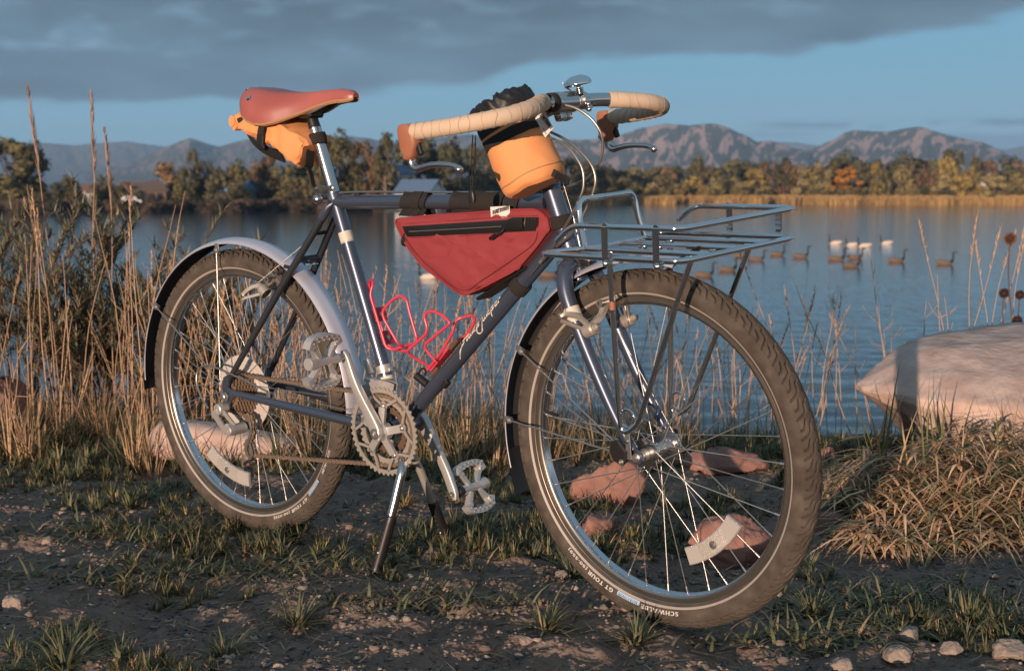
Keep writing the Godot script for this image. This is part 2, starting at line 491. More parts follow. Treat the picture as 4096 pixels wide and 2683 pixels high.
func sky_picture() -> ImageTexture:
	var W := 3072
	var H := 1536
	var data := PackedFloat32Array()
	data.resize(W * H * 3)
	var nz := FastNoiseLite.new()
	nz.seed = 5; nz.frequency = .05; nz.fractal_octaves = 5; nz.fractal_gain = .55
	var nz2 := FastNoiseLite.new()
	nz2.seed = 15; nz2.frequency = .11; nz2.fractal_octaves = 4
	var edge := PackedFloat32Array()
	edge.resize(W)
	var glow := PackedFloat32Array()
	glow.resize(W)
	var bear := PackedFloat32Array()
	bear.resize(W)
	for i in W:
		var a := rad_to_deg((i + .5) / W * TAU)           # clockwise from -z
		var b := wrapf(a + rad_to_deg(YAW), -180.0, 180.0) # from the view axis
		bear[i] = b
		var away := wrapf(b - 157.4, -180.0, 180.0)          # from the sun
		glow[i] = exp(-away * away / 5000.0)
		edge[i] = lut(CLOUD, clampf(b, -28.0, 28.0)) + 8.0 * glow[i] + .9 * nz.get_noise_2d(b * .5, 70.0)
		if absf(b) < 24.0:
			edge[i] = lut(CLOUD, b)
	for j in H / 2 + 1:
		var el := 90.0 - (j + .5) / H * 180.0
		var step := 1 if el < 40.0 else 4
		for i in range(0, W, step):
			var b := bear[i]
			var g := glow[i]
			var e := maxf(el, 0.0)
			var t := 1.0 - exp(-e / 5.5)
			# clear air: pale near the horizon, deeper blue above, warm towards the sun
			var cr := lerpf(.255, .115, t); var cg := lerpf(.430, .330, t); var cb := lerpf(.490, .520, t)
			var w := g * exp(-e / 9.0)
			cr += 1.15 * w; cg += .62 * w; cb += .20 * w
			# cloud deck
			var n1 := nz.get_noise_2d(b * 1.4, e * 5.0)
			var n2 := nz2.get_noise_2d(b * 2.2, e * 9.0 + n1 * 4.0)
			var d := e - edge[i] + n1 * .55 + n2 * .3
			var cov := smoothstep(-.12, .42, d)
			if e > 14.0: cov *= 1.0 - .3 * smoothstep(.1, .5, n1) * smoothstep(14.0, 25.0, e)
			var thin := 1.0 + .9 * maxf(0.0, n2) * smoothstep(1.0, 3.0, d) + .22 * exp(-maxf(d, 0.0) * 1.2)
			var k := (1.0 + .35 * n1) * thin * (1.0 + .35 * smoothstep(12.0, 40.0, e))
			var lr := .102 * k + .25 * g * exp(-e / 20.0); var lg := .168 * k + .13 * g * exp(-e / 20.0); var lb := .225 * k + .05 * g * exp(-e / 20.0)
			# low bars and banks of far cloud
			var low := 0.0
			if e < 4.0:
				var ragged := nz2.get_noise_2d(b * 2.5 + 30.0, e * 14.0)
				low = exp(-pow((e - 2.72 - .10 * ragged) / .13, 2.0)) * smoothstep(9.0, 12.0, b) * smoothstep(.0, .5, .62 + ragged * 1.6 - .03 * absf(b - 15.0)) * .8
				low = maxf(low, exp(-pow((e - 2.35 - .12 * ragged) / .12, 2.0)) * smoothstep(8.0, 10.5, b) * smoothstep(14.0, 11.0, b) * .55)
				low = maxf(low, smoothstep(.12, -.10, e - 2.02 - .10 * ragged) * smoothstep(5.5, 0.0, absf(b - 10.0)) * .62)
				low = maxf(low, smoothstep(.12, -.10, e - 2.30 - .10 * ragged) * smoothstep(14.0, 17.5, b) * .62)
				low = maxf(low, smoothstep(.12, -.10, e - 1.85 - .15 * ragged) * smoothstep(-13.0, -16.0, b) * .5)
			cr = lerpf(cr, .110, low); cg = lerpf(cg, .190, low); cb = lerpf(cb, .275, low)
			cr = lerpf(cr, lr, cov); cg = lerpf(cg, lg, cov); cb = lerpf(cb, lb, cov)
			var o := (j * W + i) * 3
			for q in step:
				data[o] = cr; data[o + 1] = cg; data[o + 2] = cb
				o += 3
	var last := (H / 2) * W * 3
	# below the horizon: the colour of shaded ground (never seen, the land covers it)
	var row := PackedFloat32Array()
	row.resize(W * 3)
	for i in W:
		row[i * 3] = .10; row[i * 3 + 1] = .10; row[i * 3 + 2] = .10
	var top := data.slice(0, last)
	for j in range(H / 2, H): top.append_array(row)
	var im := Image.create_from_data(W, H, false, Image.FORMAT_RGBF, top.to_byte_array())
	return ImageTexture.create_from_image(im)

func materials() -> void:
	var weave := weave_tex()
	var m := mat("soil", Color.WHITE, .95)
	m.albedo_texture = noise_tex(.02, [0.0, lin(.145, .103, .080).linear_to_srgb(), .5, lin(.215, .158, .124).linear_to_srgb(), 1.0, lin(.27, .21, .17).linear_to_srgb()], 512, 6)
	bump(m, noise_tex(.035, [], 512, 6, 0.0, 4), 2.4)
	m.vertex_color_use_as_albedo = true
	m.metallic_specular = .25
	tri(m, 1.3, true)
	m = mat("water", lin(.012, .070, .098), .06)
	m.normal_enabled = true
	m.normal_texture = noise_tex(.022, [], 512, 4, 5.0, 21)
	m.normal_scale = .17
	tri(m, .16, true)
	m = mat("hill", Color.WHITE, 1.0)
	m.vertex_color_use_as_albedo = true
	m.metallic_specular = .1
	mat("leaf_mass", Color.WHITE, .9).vertex_color_use_as_albedo = true
	var kinds := [lin(.135, .120, .055), lin(.100, .094, .048), lin(.27, .22, .10), lin(.48, .225, .050), lin(.22, .145, .080), lin(.32, .235, .080), lin(.180, .165, .095)]
	for i in kinds.size():
		for s in 3:
			m = mat("crown_%d_%d" % [i, s], kinds[i] * [1.0, .8, 1.22][s], .85)
			m.vertex_color_use_as_albedo = true
			m.backlight_enabled = true
			m.backlight = Color(.3, .3, .3)
			m.metallic_specular = .2
	mat("bark", lin(.17, .125, .09), .9)
	mat("frame_paint", lin(.085, .105, .150), .32, .6).clearcoat_enabled = true
	M.frame_paint.clearcoat = .8
	M.frame_paint.clearcoat_roughness = .08
	mat("frame_dark", lin(.040, .043, .054), .38, .4)
	mat("chrome", lin(.78, .77, .76), .07, 1.0)
	mat("alu", lin(.62, .61, .60), .24, 1.0)
	mat("cast", lin(.58, .56, .53), .42, .6)
	mat("alu_satin", lin(.50, .48, .45), .45, .6)
	mat("alu_dirty", lin(.42, .38, .33), .5, .5)
	mat("steel", lin(.50, .48, .45), .36, .9)
	mat("rim_bed", lin(.66, .66, .68), .2, 1.0)
	mat("rim_wall", lin(.50, .44, .37), .34, 1.0)
	mat("fender_silver", lin(.60, .60, .67), .34, .45)
	mat("fender_inside", lin(.03, .028, .027), .7)
	m = mat("rubber", Color.WHITE, .82)
	m.albedo_texture = noise_tex(.012, [0.0, lin(.052, .043, .035).linear_to_srgb(), .55, lin(.085, .070, .056).linear_to_srgb(), 1.0, lin(.13, .108, .086).linear_to_srgb()], 256, 5, 0.0, 8)
	tri(m, 6.0)
	m.metallic_specular = .3
	mat("reflex", lin(.36, .32, .28), .5)
	mat("print", lin(.60, .57, .53), .6)
	mat("print_blue", lin(.36, .50, .68), .6)
	mat("cream", lin(.62, .55, .45), .5)
	mat("black_plastic", lin(.014, .013, .013), .42)
	m = mat("nylon", lin(.016, .014, .013), .8)
	bump(m, weave, .02)
	m.uv1_scale = Vector3(40, 12, 1)
	mat("tarp_cloth", lin(.013, .012, .0125), .5)
	mat("stone_pale", lin(.30, .235, .19), .9)
	bump(M.stone_pale, noise_tex(.06, [], 128, 4, 0.0, 35), .3)
	tri(M.stone_pale, 9.0)
	mat("velcro", lin(.020, .017, .014), .95)
	mat("tarp", lin(.014, .013, .013), .28)
	m = mat("tape", lin(.60, .455, .33), .85)
	bump(m, weave, .05)
	m.uv1_scale = Vector3(60, 6, 1)
	mat("tape_seam", lin(.44, .32, .225), .9)
	m = mat("hood", lin(.34, .135, .075), .5)
	m = mat("leather", Color.WHITE, .38)
	m.albedo_texture = noise_tex(.01, [0.0, lin(.29, .078, .068).linear_to_srgb(), 1.0, lin(.41, .125, .105).linear_to_srgb()], 128, 4, 0.0, 13)
	tri(m, 4.0)
	mat("leather_edge", lin(.38, .21, .10), .6)
	m = mat("orange_cloth", lin(.78, .315, .115), .75)
	bump(m, weave, .03)
	tri(m, 70.0)
	m.rim_enabled = true; m.rim = .2
	m = mat("red_cloth", lin(.26, .034, .040), .8)
	bump(m, weave, .03)
	tri(m, 60.0)
	m = mat("red_seam", lin(.16, .025, .03), .85)
	mat("label_white", lin(.70, .66, .60), .8)
	mat("ink", lin(.02, .018, .018), .8)
	mat("pink_wire", lin(.66, .035, .075), .3).clearcoat_enabled = true
	mat("pink_plate", lin(.40, .03, .045), .4)
	m = mat("smoke_plastic", Color(.62, .56, .50, .72), .35)
	m.transparency = BaseMaterial3D.TRANSPARENCY_ALPHA
	m = mat("reflector", lin(.52, .49, .45), .16, .25)
	bump(m, noise_tex(.2, [], 64, 1, 0.0, 2), .05)
	mat("rusty", lin(.14, .085, .055), .7, .4)
	mat("cassette_metal", lin(.30, .22, .16), .5, .7)
	mat("cable", lin(.42, .38, .33), .35, .9)
	m = mat("rock_pink", Color.WHITE, .9)
	m.albedo_texture = noise_tex(.012, [0.0, lin(.38, .26, .21).linear_to_srgb(), .5, lin(.53, .38, .315).linear_to_srgb(), 1.0, lin(.64, .49, .41).linear_to_srgb()], 256, 6, 0.0, 31)
	bump(m, noise_tex(.03, [], 256, 5, 0.0, 32), .35)
	tri(m, 3.0, true)
	m = mat("rock_red", Color.WHITE, .9)
	m.albedo_texture = noise_tex(.012, [0.0, lin(.20, .095, .075).linear_to_srgb(), 1.0, lin(.36, .19, .145).linear_to_srgb()], 256, 6, 0.0, 33)
	bump(m, noise_tex(.03, [], 256, 5, 0.0, 34), .6)
	tri(m, 4.0, true)
	m = mat("pebble", Color.WHITE, .9)
	m.vertex_color_use_as_albedo = true
	m = mat("blade", Color.WHITE, .7)
	m.vertex_color_use_as_albedo = true
	m.backlight_enabled = true
	m.backlight = Color(.35, .35, .35)
	m.metallic_specular = .3
	mat("white_wall", lin(.62, .62, .62), .8)
	mat("blue_roof", lin(.10, .16, .26), .7)
	mat("brown_wall", lin(.22, .14, .10), .8)
	mat("brown_roof", lin(.20, .13, .10), .8)
	mat("red_roof", lin(.30, .16, .12), .8)
	mat("blue_wall", lin(.10, .26, .46), .7)
	mat("pane", lin(.05, .06, .08), .1)
	mat("car_white", lin(.75, .74, .72), .3)
	mat("goose_brown", lin(.15, .105, .075), .8)
	mat("goose_pale", lin(.62, .52, .44), .8)
	mat("goose_black", lin(.012, .012, .013), .6)
	mat("goose_white", lin(.55, .50, .46), .8)

func land() -> void:
	# one sheet on rings round a point under the camera, out to the horizon
	var angs := []
	var a := -180.0
	while a < 180.0:
		angs.append(a)
		a += 0.3 if absf(a) < 31.0 else (1.0 if absf(a) < 45.0 else 5.0)
	var rs := [0.05]
	var r := .4
	while r < 7600.0:
		rs.append(r)
		if r < 1.6: r += .12
		elif r < 3.4: r += .014
		elif r < 6.0: r += .03
		else: r *= 1.06
	var g := []
	var mb := MB.new()
	for R in rs:
		var row := PackedVector3Array()
		for A in angs:
			var q := deg_to_rad(A)
			var s: float = sin(q) * R
			var f: float = cos(q) * R
			var x := CAM.x + s * cos(YAW) - f * sin(YAW)
			var z := CAM.z - s * sin(YAW) - f * cos(YAW)
			row.append(Vector3(x, height(x, z), z))
		g.append(row)
	mb.grid(g, true, false, false)
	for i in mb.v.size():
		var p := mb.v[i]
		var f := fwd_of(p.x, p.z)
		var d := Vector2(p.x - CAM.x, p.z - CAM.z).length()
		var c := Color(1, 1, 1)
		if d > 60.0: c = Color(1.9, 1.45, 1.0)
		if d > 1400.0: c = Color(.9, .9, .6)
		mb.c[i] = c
	if mb.n[mb.n.size() / 2].y < 0:
		for i in mb.n.size(): mb.n[i] = -mb.n[i]
		for i in range(0, mb.k.size(), 3):
			var q := mb.k[i + 1]; mb.k[i + 1] = mb.k[i + 2]; mb.k[i + 2] = q
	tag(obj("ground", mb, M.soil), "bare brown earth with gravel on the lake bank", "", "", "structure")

func lake() -> void:
	var mb := MB.new()
	var g := []
	var f := 5.0
	var nz := FastNoiseLite.new()
	nz.seed = 44; nz.frequency = .55; nz.fractal_octaves = 3
	while f < 460.0:
		var row := PackedVector3Array()
		for i in 241:
			var q := deg_to_rad(-36.0 + 72.0 * i / 240.0)
			var s := sin(q) * f
			var ff := cos(q) * f
			var x := CAM.x + s * cos(YAW) - ff * sin(YAW)
			var z := CAM.z - s * sin(YAW) - ff * cos(YAW)
			var fade := clampf(20.0 / f, 0.0, 1.0)
			row.append(Vector3(x, WATER + .022 * fade * nz.get_noise_2d(side_of(x, z) * .6, fwd_of(x, z) * 1.6), z))
		g.append(row)
		f += maxf(.12, f * .008)
	mb.grid(g)
	if mb.n[9].y < 0:
		for i in mb.n.size(): mb.n[i] = -mb.n[i]
		for i in range(0, mb.k.size(), 3):
			var q := mb.k[i + 1]; mb.k[i + 1] = mb.k[i + 2]; mb.k[i + 2] = q
	tag(obj("lake", mb, M.water), "calm blue lake with small ripples", "", "", "structure")

func range_of(called: String, T: Array, near: float, far: float, rocky: float, tan_foot: bool, sd: int, label: String) -> void:
	var mb := MB.new()
	var nz := FastNoiseLite.new()
	nz.seed = sd; nz.frequency = 1.0; nz.fractal_octaves = 5
	nz.fractal_type = FastNoiseLite.FRACTAL_RIDGED
	var nf := FastNoiseLite.new()
	nf.seed = sd + 1; nf.frequency = 1.0; nf.fractal_octaves = 4
	var g := []
	var cols := PackedColorArray()
	var b0: float = T[0]
	var b1: float = T[-2]
	var nb := int((b1 - b0) / .07)
	for it in 58:
		var t := it / 50.0
		var row := PackedVector3Array()
		for ib in nb + 1:
			var b := lerpf(b0, b1, float(ib) / nb)
			var e := lut(T, b)
			var fold := nz.get_noise_2d(b * .62 + t * .5, t * 1.1 + b * .1)
			var d := lerpf(near, far, t) + (fold - .3) * (far - near) * .16 * (1.0 - absf(2.0 * t - 1.0)) 
			var hr := CAM.y + tan(deg_to_rad(e)) * far
			var base_y := WATER - 6.0
			var prof := pow(minf(t, 1.0), 1.25)
			if t > 1.0: prof = 1.0 - (t - 1.0) * 2.2
			var y := lerpf(base_y, hr, prof)
			var rough := hr * (.24 * (fold - .35) * (1.0 - prof) * prof * 2.6 + .022 * nf.get_noise_2d(b * 6.0, t * 8.0) * prof)
			if it == 50: rough = hr * .012 * nf.get_noise_2d(b * 7.0, 3.0)
			y += rough
			var q := deg_to_rad(b)
			var s := sin(q) * d
			var ff := cos(q) * d
			row.append(Vector3(CAM.x + s * cos(YAW) - ff * sin(YAW), y, CAM.z - s * sin(YAW) - ff * cos(YAW)))
			# forest with bare pink slabs of rock that run down the slope
			var slab := nf.get_noise_2d(b * 1.5 - t * 2.6, t * 4.2 + 7.0) + .5 * nf.get_noise_2d(b * 4.0 + t * 3.0, t * 7.0)
			var c := Color(.095, .108, .085).lerp(Color(.145, .138, .105), clampf(.5 + nf.get_noise_2d(b * 5.0, t * 9.0), 0, 1))
			c = c.lerp(Color(.50, .335, .265), rocky * smoothstep(.06, .20, slab) * smoothstep(.12, .3, t))
			if tan_foot: c = c.lerp(Color(.40, .27, .19), smoothstep(-11.0, -13.5, b) * smoothstep(.42, .3, t + .1 * fold))
			cols.append(c)
		g.append(row)
	mb.grid(g)
	for i in mb.v.size(): mb.c[i] = cols[i]
	var up := 0.0
	for i in range(0, mb.n.size(), 97): up += mb.n[i].y
	if up < 0:
		for i in mb.n.size(): mb.n[i] = -mb.n[i]
		for i in range(0, mb.k.size(), 3):
			var q := mb.k[i + 1]; mb.k[i + 1] = mb.k[i + 2]; mb.k[i + 2] = q
	tag(obj(called, mb, M.hill), label, "", "", "structure")

func mountains() -> void:
	range_of("mountains", RIDGE_BACK, 5200.0, 6000.0, .0, false, 61, "pale blue far ridge behind the right mountains")
	range_of("mountains", RIDGE_FAR, 4200.0, 5000.0, .1, false, 62, "hazy blue ridge at the far left")
	range_of("mountains", RIDGE_LEFT, 2300.0, 3500.0, .35, true, 63, "wooded mountain with a pointed top on the left")
	range_of("mountains", RIDGE_RIGHT, 1900.0, 2900.0, 1.0, false, 65, "broad rocky mountain with pink slabs on the right")
	range_of("mountains", RIDGE_MID, 1800.0, 2700.0, 1.0, false, 64, "rocky mountain with pink slabs right of the handlebar")

const ORD := ["first", "second", "third", "fourth", "fifth", "sixth", "seventh", "eighth", "ninth", "tenth", "eleventh", "twelfth", "thirteenth", "fourteenth", "fifteenth", "sixteenth", "seventeenth", "eighteenth", "nineteenth", "twentieth", "twenty-first", "twenty-second", "twenty-third", "twenty-fourth", "twenty-fifth", "twenty-sixth", "twenty-seventh", "twenty-eighth", "twenty-ninth", "thirtieth", "thirty-first", "thirty-second", "thirty-third", "thirty-fourth", "thirty-fifth"]

func crown_mesh(sd: int, tall: float, count: int) -> ArrayMesh:
	# leaf clumps in lobes; unit width and height, base at y = 0
	var R := RandomNumberGenerator.new()
	R.seed = sd
	var mb := MB.new()
	var lobes := []
	for i in 24:
		var h := R.randf_range(.08, .91)
		var reach := .36 * pow(sin(PI * pow(h, .75)), .7)
		var a := TAU * (i * .382 + R.randf() * .2)
		lobes.append([Vector3(cos(a) * reach * R.randf_range(.45, 1.0), h, sin(a) * reach * R.randf_range(.45, 1.0)), R.randf_range(.09, .17)])
	for L in lobes:
		var tone := R.randf_range(.75, 1.2)
		for i in count:
			var d := Vector3(R.randfn(), R.randfn(), R.randfn()).normalized()
			var p: Vector3 = L[0] + d * L[1] * pow(R.randf(), .33) * Vector3(1, tall, 1)
			var s := R.randf_range(.018, .036)
			var u := Vector3(R.randfn(), R.randfn(), R.randfn()).normalized()
			var w := u.cross(d).normalized()
			u = (u + d * .2).normalized()
			mb.col = Color.WHITE * tone * R.randf_range(.7, 1.3)
			mb.col.a = 1.0
			var nn := (d + w.cross(u) * .35).normalized()
			var b := mb.vert(p - u * s - w * s * .6, nn)
			mb.vert(p + u * s * .4 - w * s, nn); mb.vert(p + u * s, nn); mb.vert(p + w * s * .9, nn)
			mb.k.append_array([b, b + 1, b + 2, b, b + 2, b + 3])
	return mb.mesh()

func trunk_mesh(sd: int) -> ArrayMesh:
	var R := RandomNumberGenerator.new()
	R.seed = sd
	var mb := MB.new()
	mb.tube(spl(pts([0, -.05, 0, .01, .2, 0, -.01, .45, .01, .02, .75, 0]), 3), [.035, .033, .031, .028, .026, .024, .02, .016, .012, .006], 6)
	for i in 6:
		var h := .2 + .08 * i
		var a := R.randf() * TAU
		mb.tube([Vector3(0, h, 0), Vector3(cos(a) * .12, h + .12, sin(a) * .12), Vector3(cos(a) * .25, h + .3, sin(a) * .25)], [.014, .009, .003], 5)
	return mb.mesh()

func far_trees() -> void:
	var crowns := []
	for i in 6: crowns.append(crown_mesh(100 + i, [1.0, 1.1, .9, 1.3, 1.0, 1.2][i], 95))
	var trunks := [trunk_mesh(1), trunk_mesh(2)]
	var words := ["olive green broad tree", "dark green dense tree", "pale yellow-green willow-like tree", "bright orange autumn tree", "rust-brown autumn tree", "golden yellow tree", "pale grey-green thin tree"]
	var seen := {}
	var order := range(0, TREES.size(), 5)
	order.sort_custom(func(p, q): return TREES[p] < TREES[q])
	for q in order:
		var p := far_at(TREES[q], TREES[q + 1])
		var w: float = TREES[q + 2] * 1.55
		var h: float = TREES[q + 3] * 1.04
		var kd: int = TREES[q + 4]
		var side := "left" if TREES[q] < 1.0 else "right"
		var key := "%d%s" % [kd, side]
		seen[key] = seen.get(key, 0) + 1
		var t := base("shore_tree")
		t.position = Vector3(p.x, p.y - .1, p.z)
		t.rotation.y = rf(0, TAU)
		var c := obj("crown", crowns[rng.randi() % 6], M["crown_%d_%d" % [kd, rng.randi() % 3]], t)
		c.scale = Vector3(w, h * .97, w)
		c.position.y = h * .02
		var b := obj("trunk", trunks[rng.randi() % 2], M.bark, t)
		b.scale = Vector3(h * .8, h, h * .8)
		tag(t, "%s, %s of its kind from the left on the %s far shore" % [words[kd], ORD[seen[key] - 1], side], "tree", "trees along the far shore")
	# reeds and low brush along the water line, too far to count
	var mb := MB.new()
	for i in 7:
		var a := rf(0, TAU)
		mb.bar([Vector3(cos(a) * .4, 0, sin(a) * .4), Vector3(cos(a) * .45, .6, sin(a) * .45), Vector3(cos(a) * .6, 1.0, sin(a) * .6)], .14, .05, Vector3(cos(a), 0, sin(a)))
	var reed := mb.mesh()
	var T := []
	var C := []
	for i in 5200:
		var deg := rf(-2.0, 23.5)
		var d := shore(deg) + rf(.0, 13.0)
		var p := far_at(deg, d)
		T.append(Transform3D(Basis(Vector3.UP, rf(0, TAU)).scaled(Vector3(1, rf(1.0, 1.9), 1)), p - Vector3(0, .2, 0)))
		C.append(Color(.46, .29, .12) * rf(.6, 1.15))
	scatter("shore_reeds", reed, M.blade, T, C)
	T = []; C = []
	var bush: ArrayMesh = crown_mesh(131, 1.0, 40)
	for i in 520:
		var deg := rf(-22.0, 1.5)
		var d := shore(deg) + rf(1.0, 9.0)
		var p := far_at(deg, d)
		if deg > -5.6 and deg < -3.2: continue
		var s := rf(.8, 2.2)
		T.append(Transform3D(Basis(Vector3.UP, rf(0, TAU)).scaled(Vector3(s * 1.8, s, s * 1.8)), p - Vector3(0, .3, 0)))
		C.append([Color(.05, .045, .03), Color(.12, .085, .05), Color(.19, .12, .075)][rng.randi() % 3] * rf(.6, 1.2))
	for i in 420:
		var deg := rf(-12.5, 2.5) if rng.randf() < .75 else rf(-22.0, -12.0)
		var d := shore(deg) + rf(18.0, 46.0)
		var p := far_at(deg, d)
		var s := rf(2.2, 5.2) if deg > -12.5 else rf(1.2, 2.4)
		T.append(Transform3D(Basis(Vector3.UP, rf(0, TAU)).scaled(Vector3(s * 1.3, s, s * 1.3)), p - Vector3(0, .3, 0)))
		C.append([Color(.12, .105, .05), Color(.07, .066, .035), Color(.15, .125, .06)][rng.randi() % 3] * rf(.65, 1.2))
	for i in 420:
		var deg := rf(1.0, 23.5)
		var d := shore(deg) + rf(13.0, 34.0)
		var p := far_at(deg, d)
		var s := rf(1.6, 4.0)
		T.append(Transform3D(Basis(Vector3.UP, rf(0, TAU)).scaled(Vector3(s * 1.5, s, s * 1.5)), p - Vector3(0, .3, 0)))
		C.append([Color(.23, .19, .075), Color(.09, .085, .04), Color(.30, .20, .07)][rng.randi() % 3] * rf(.6, 1.15))
	scatter("shore_brush", bush, M.leaf_mass, T, C)

func gable(t: Node3D, w: float, d: float, h: float, rise: float, wall: Material, roof: Material, wins: Array, at := V3) -> void:
	var mb := MB.new()
	mb.prism(PackedVector2Array([Vector2(-d / 2, -1.5), Vector2(d / 2, -1.5), Vector2(d / 2, h), Vector2(0, h + rise), Vector2(-d / 2, h)]), at, Basis(Vector3(0, 0, 1), Vector3.UP, Vector3(-1, 0, 0)), w)
	obj("wall", mb, wall, t)
	mb = MB.new()
	var sl := sqrt(d * d / 4 + rise * rise)
	for sg in [1.0, -1.0]:
		var bs := Basis(Vector3.RIGHT, sg * atan2(rise, d / 2))
		mb.box(at + Vector3(0, h + rise / 2 + .12, sg * d / 4 + sg * .1), Vector3(w + .7, .18, sl + .5), bs)
	obj("roof", mb, roof, t)
	for q in wins:
		mb = MB.new()
		mb.box(at + Vector3(q[0], q[1], d / 2 + .03), Vector3(q[2], q[3], .08))
		obj("window", mb, M.pane, t)

func house(deg: float, d: float, turn: float, label: String) -> Node3D:
	var t := base("house")
	t.position = far_at(deg, d)
	t.rotation.y = YAW - deg_to_rad(deg) + turn
	tag(t, label, "house", "houses on the far shore")
	return t

func houses() -> void:
	var t := house(-15.49, 222.0, .35, "low brown house with a row of windows on the left shore")
	gable(t, 6.0, 5.0, 2.0, 1.2, M.brown_wall, M.brown_roof, [[-2, 1.2, .8, .9], [-.7, 1.2, .8, .9], [.6, 1.2, .8, .9], [1.9, 1.2, .8, .9]])
	t = house(-11.6, 221.0, -.5, "bright blue house behind the pale tree on the left shore")
	gable(t, 4.2, 4.0, 2.4, 1.3, M.blue_wall, M.blue_roof, [[-1.1, 1.3, .8, .9], [1.1, 1.3, .8, .9]])
	t = house(-17.4, 226.0, .2, "small grey house at the left end of the shore")
	gable(t, 2.8, 3.0, 1.9, 1.1, M.white_wall, M.brown_roof, [[-.6, 1.2, .7, .7], [.6, 1.2, .7, .7]])
	t = house(-4.75, 226.0, .75, "tall narrow white house with a blue roof behind the bar end")
	gable(t, 3.2, 3.6, 4.8, 1.2, M.white_wall, M.blue_roof, [[-.7, 3.9, .6, .8], [.7, 3.9, .6, .8], [-.7, 2.2, .6, .8], [.7, 2.2, .6, .8]])
	t = house(-3.95, 209.0, -.55, "low white house with a wide blue roof above the top tube")
	gable(t, 6.2, 5.0, 2.2, 1.9, M.white_wall, M.blue_roof, [[-1.8, 1.2, .8, .8], [0, 1.2, .8, .8], [1.8, 1.2, .8, .8]])
	t = house(11.48, 372.0, .1, "white house with a reddish hipped roof on the right shore")
	gable(t, 7.0, 6.0, 2.9, 1.5, M.white_wall, M.red_roof, [[-2.2, 1.4, .9, 1], [0, 1.4, .9, 1], [2.2, 1.4, .9, 1]])
	t = house(19.33, 372.0, 1.57, "small white house with a steep gable among trees at right")
	gable(t, 3.4, 2.6, 3.2, 1.4, M.white_wall, M.white_wall, [[0, 2.2, .7, .8]])
	var mb := MB.new()
	var p := far_at(-15.95, 216.0)
	var c := base("parked_car")
	c.position = p + Vector3(0, .1, 0)
	c.rotation.y = YAW + .3
	mb.prism(PackedVector2Array([Vector2(-1.6, .3), Vector2(1.6, .3), Vector2(1.6, .75), Vector2(1.0, .85), Vector2(.6, 1.35), Vector2(-1.1, 1.35), Vector2(-1.6, .85)]), V3, Basis(), 1.5, .08)
	obj("body", mb, M.car_white, c)
	for q in [Vector3(-1, .3, .68), Vector3(1, .3, .68), Vector3(-1, .3, -.68), Vector3(1, .3, -.68)]:
		mb = MB.new()
		mb.lathe(q, Vector3(0, 0, 1), [[-.1, 0.0], [-.1, .3], [.1, .3], [.1, 0.0]], 14)
		obj("wheel", mb, M.black_plastic, c)
	mb = MB.new()
	mb.box(Vector3(-.25, 1.1, 0), Vector3(1.3, .3, 1.53))
	obj("window", mb, M.pane, c)
	tag(c, "small white car parked beside the low brown house", "car")

func goose_mesh(part: String) -> MB:
	var mb := MB.new()
	match part:
		"body": # along +x, floats at y = 0
			var g := []
			for i in 11:
				var f := i / 10.0
				var r := .16 * pow(sin(PI * clampf(f * .93 + .05, 0, 1)), .6)
				var row := PackedVector3Array()
				for j in 10:
					var a := TAU * j / 10
					row.append(Vector3(-.36 + .68 * f, .05 + r * .8 * sin(a) + .07 * pow(1.0 - f, 3.0), r * .85 * cos(a)))
				g.append(row)
			mb.grid(g, true, false, true)
		"rump":
			mb.lathe(Vector3(-.25, .075, 0), Vector3(-1, .12, 0), [[-.04, .02], [0, .070], [.04, .060], [.08, .03], [.11, .001]], 9, false)
		"neck":
			mb.tube(spl(pts([.25, .08, 0, .34, .2, 0, .33, .36, 0, .35, .46, 0, .42, .49, 0]), 4), [.075, .07, .06, .05, .043, .036, .034, .032, .032, .032, .033, .036, .04, .045, .05, .05, .045], 8)
			mb.lathe(Vector3(.43, .485, 0), Vector3(1, -.1, 0), [[0, .04], [.04, .025], [.085, .008]], 7, false)
		"cheek":
			mb.ball(Vector3(.405, .475, 0), .047, 8)
	return mb

func geese() -> void:
	var P := {}
	for k in ["body", "rump", "neck", "cheek"]: P[k] = goose_mesh(k).mesh()
	var order := range(0, GEESE.size(), 3)
	order.sort_custom(func(p, q): return GEESE[p] < GEESE[q])
	var nl := 0
	var nr := 0
	for q in order:
		var right: bool = GEESE[q + 2] > 0
		var t := base("goose")
		var p := far_at(GEESE[q], GEESE[q + 1])
		t.position = Vector3(p.x, WATER + .01, p.z)
		t.rotation.y = YAW + (rf(-.25, .3) if right else PI - .2 + rf(-.15, .15))
		t.scale = Vector3.ONE * rf(.95, 1.1)
		obj("body", P.body, M.goose_brown if right else M.goose_pale, t)
		obj("tail", P.rump, M.goose_pale if right else M.goose_white, t)
		obj("neck", P.neck, M.goose_black, t)
		obj("cheek", P.cheek, M.goose_pale, t)
		if right:
			nr += 1
			tag(t, "brown goose swimming to the right, %s such from the left on the lake" % ORD[nr - 1], "goose", "geese on the lake")
		else:
			nl += 1
			tag(t, "goose turned away with a white rump, %s such from the left on the lake" % ORD[nl - 1], "goose", "geese on the lake")

# ------------------------------------------------------------------ bicycle
const R_TYRE := .3293
const FX := 1.1024 # wheel base
var FT := Transform3D() # steered front end, in bicycle axes
var BK := Transform3D() # bicycle in the world

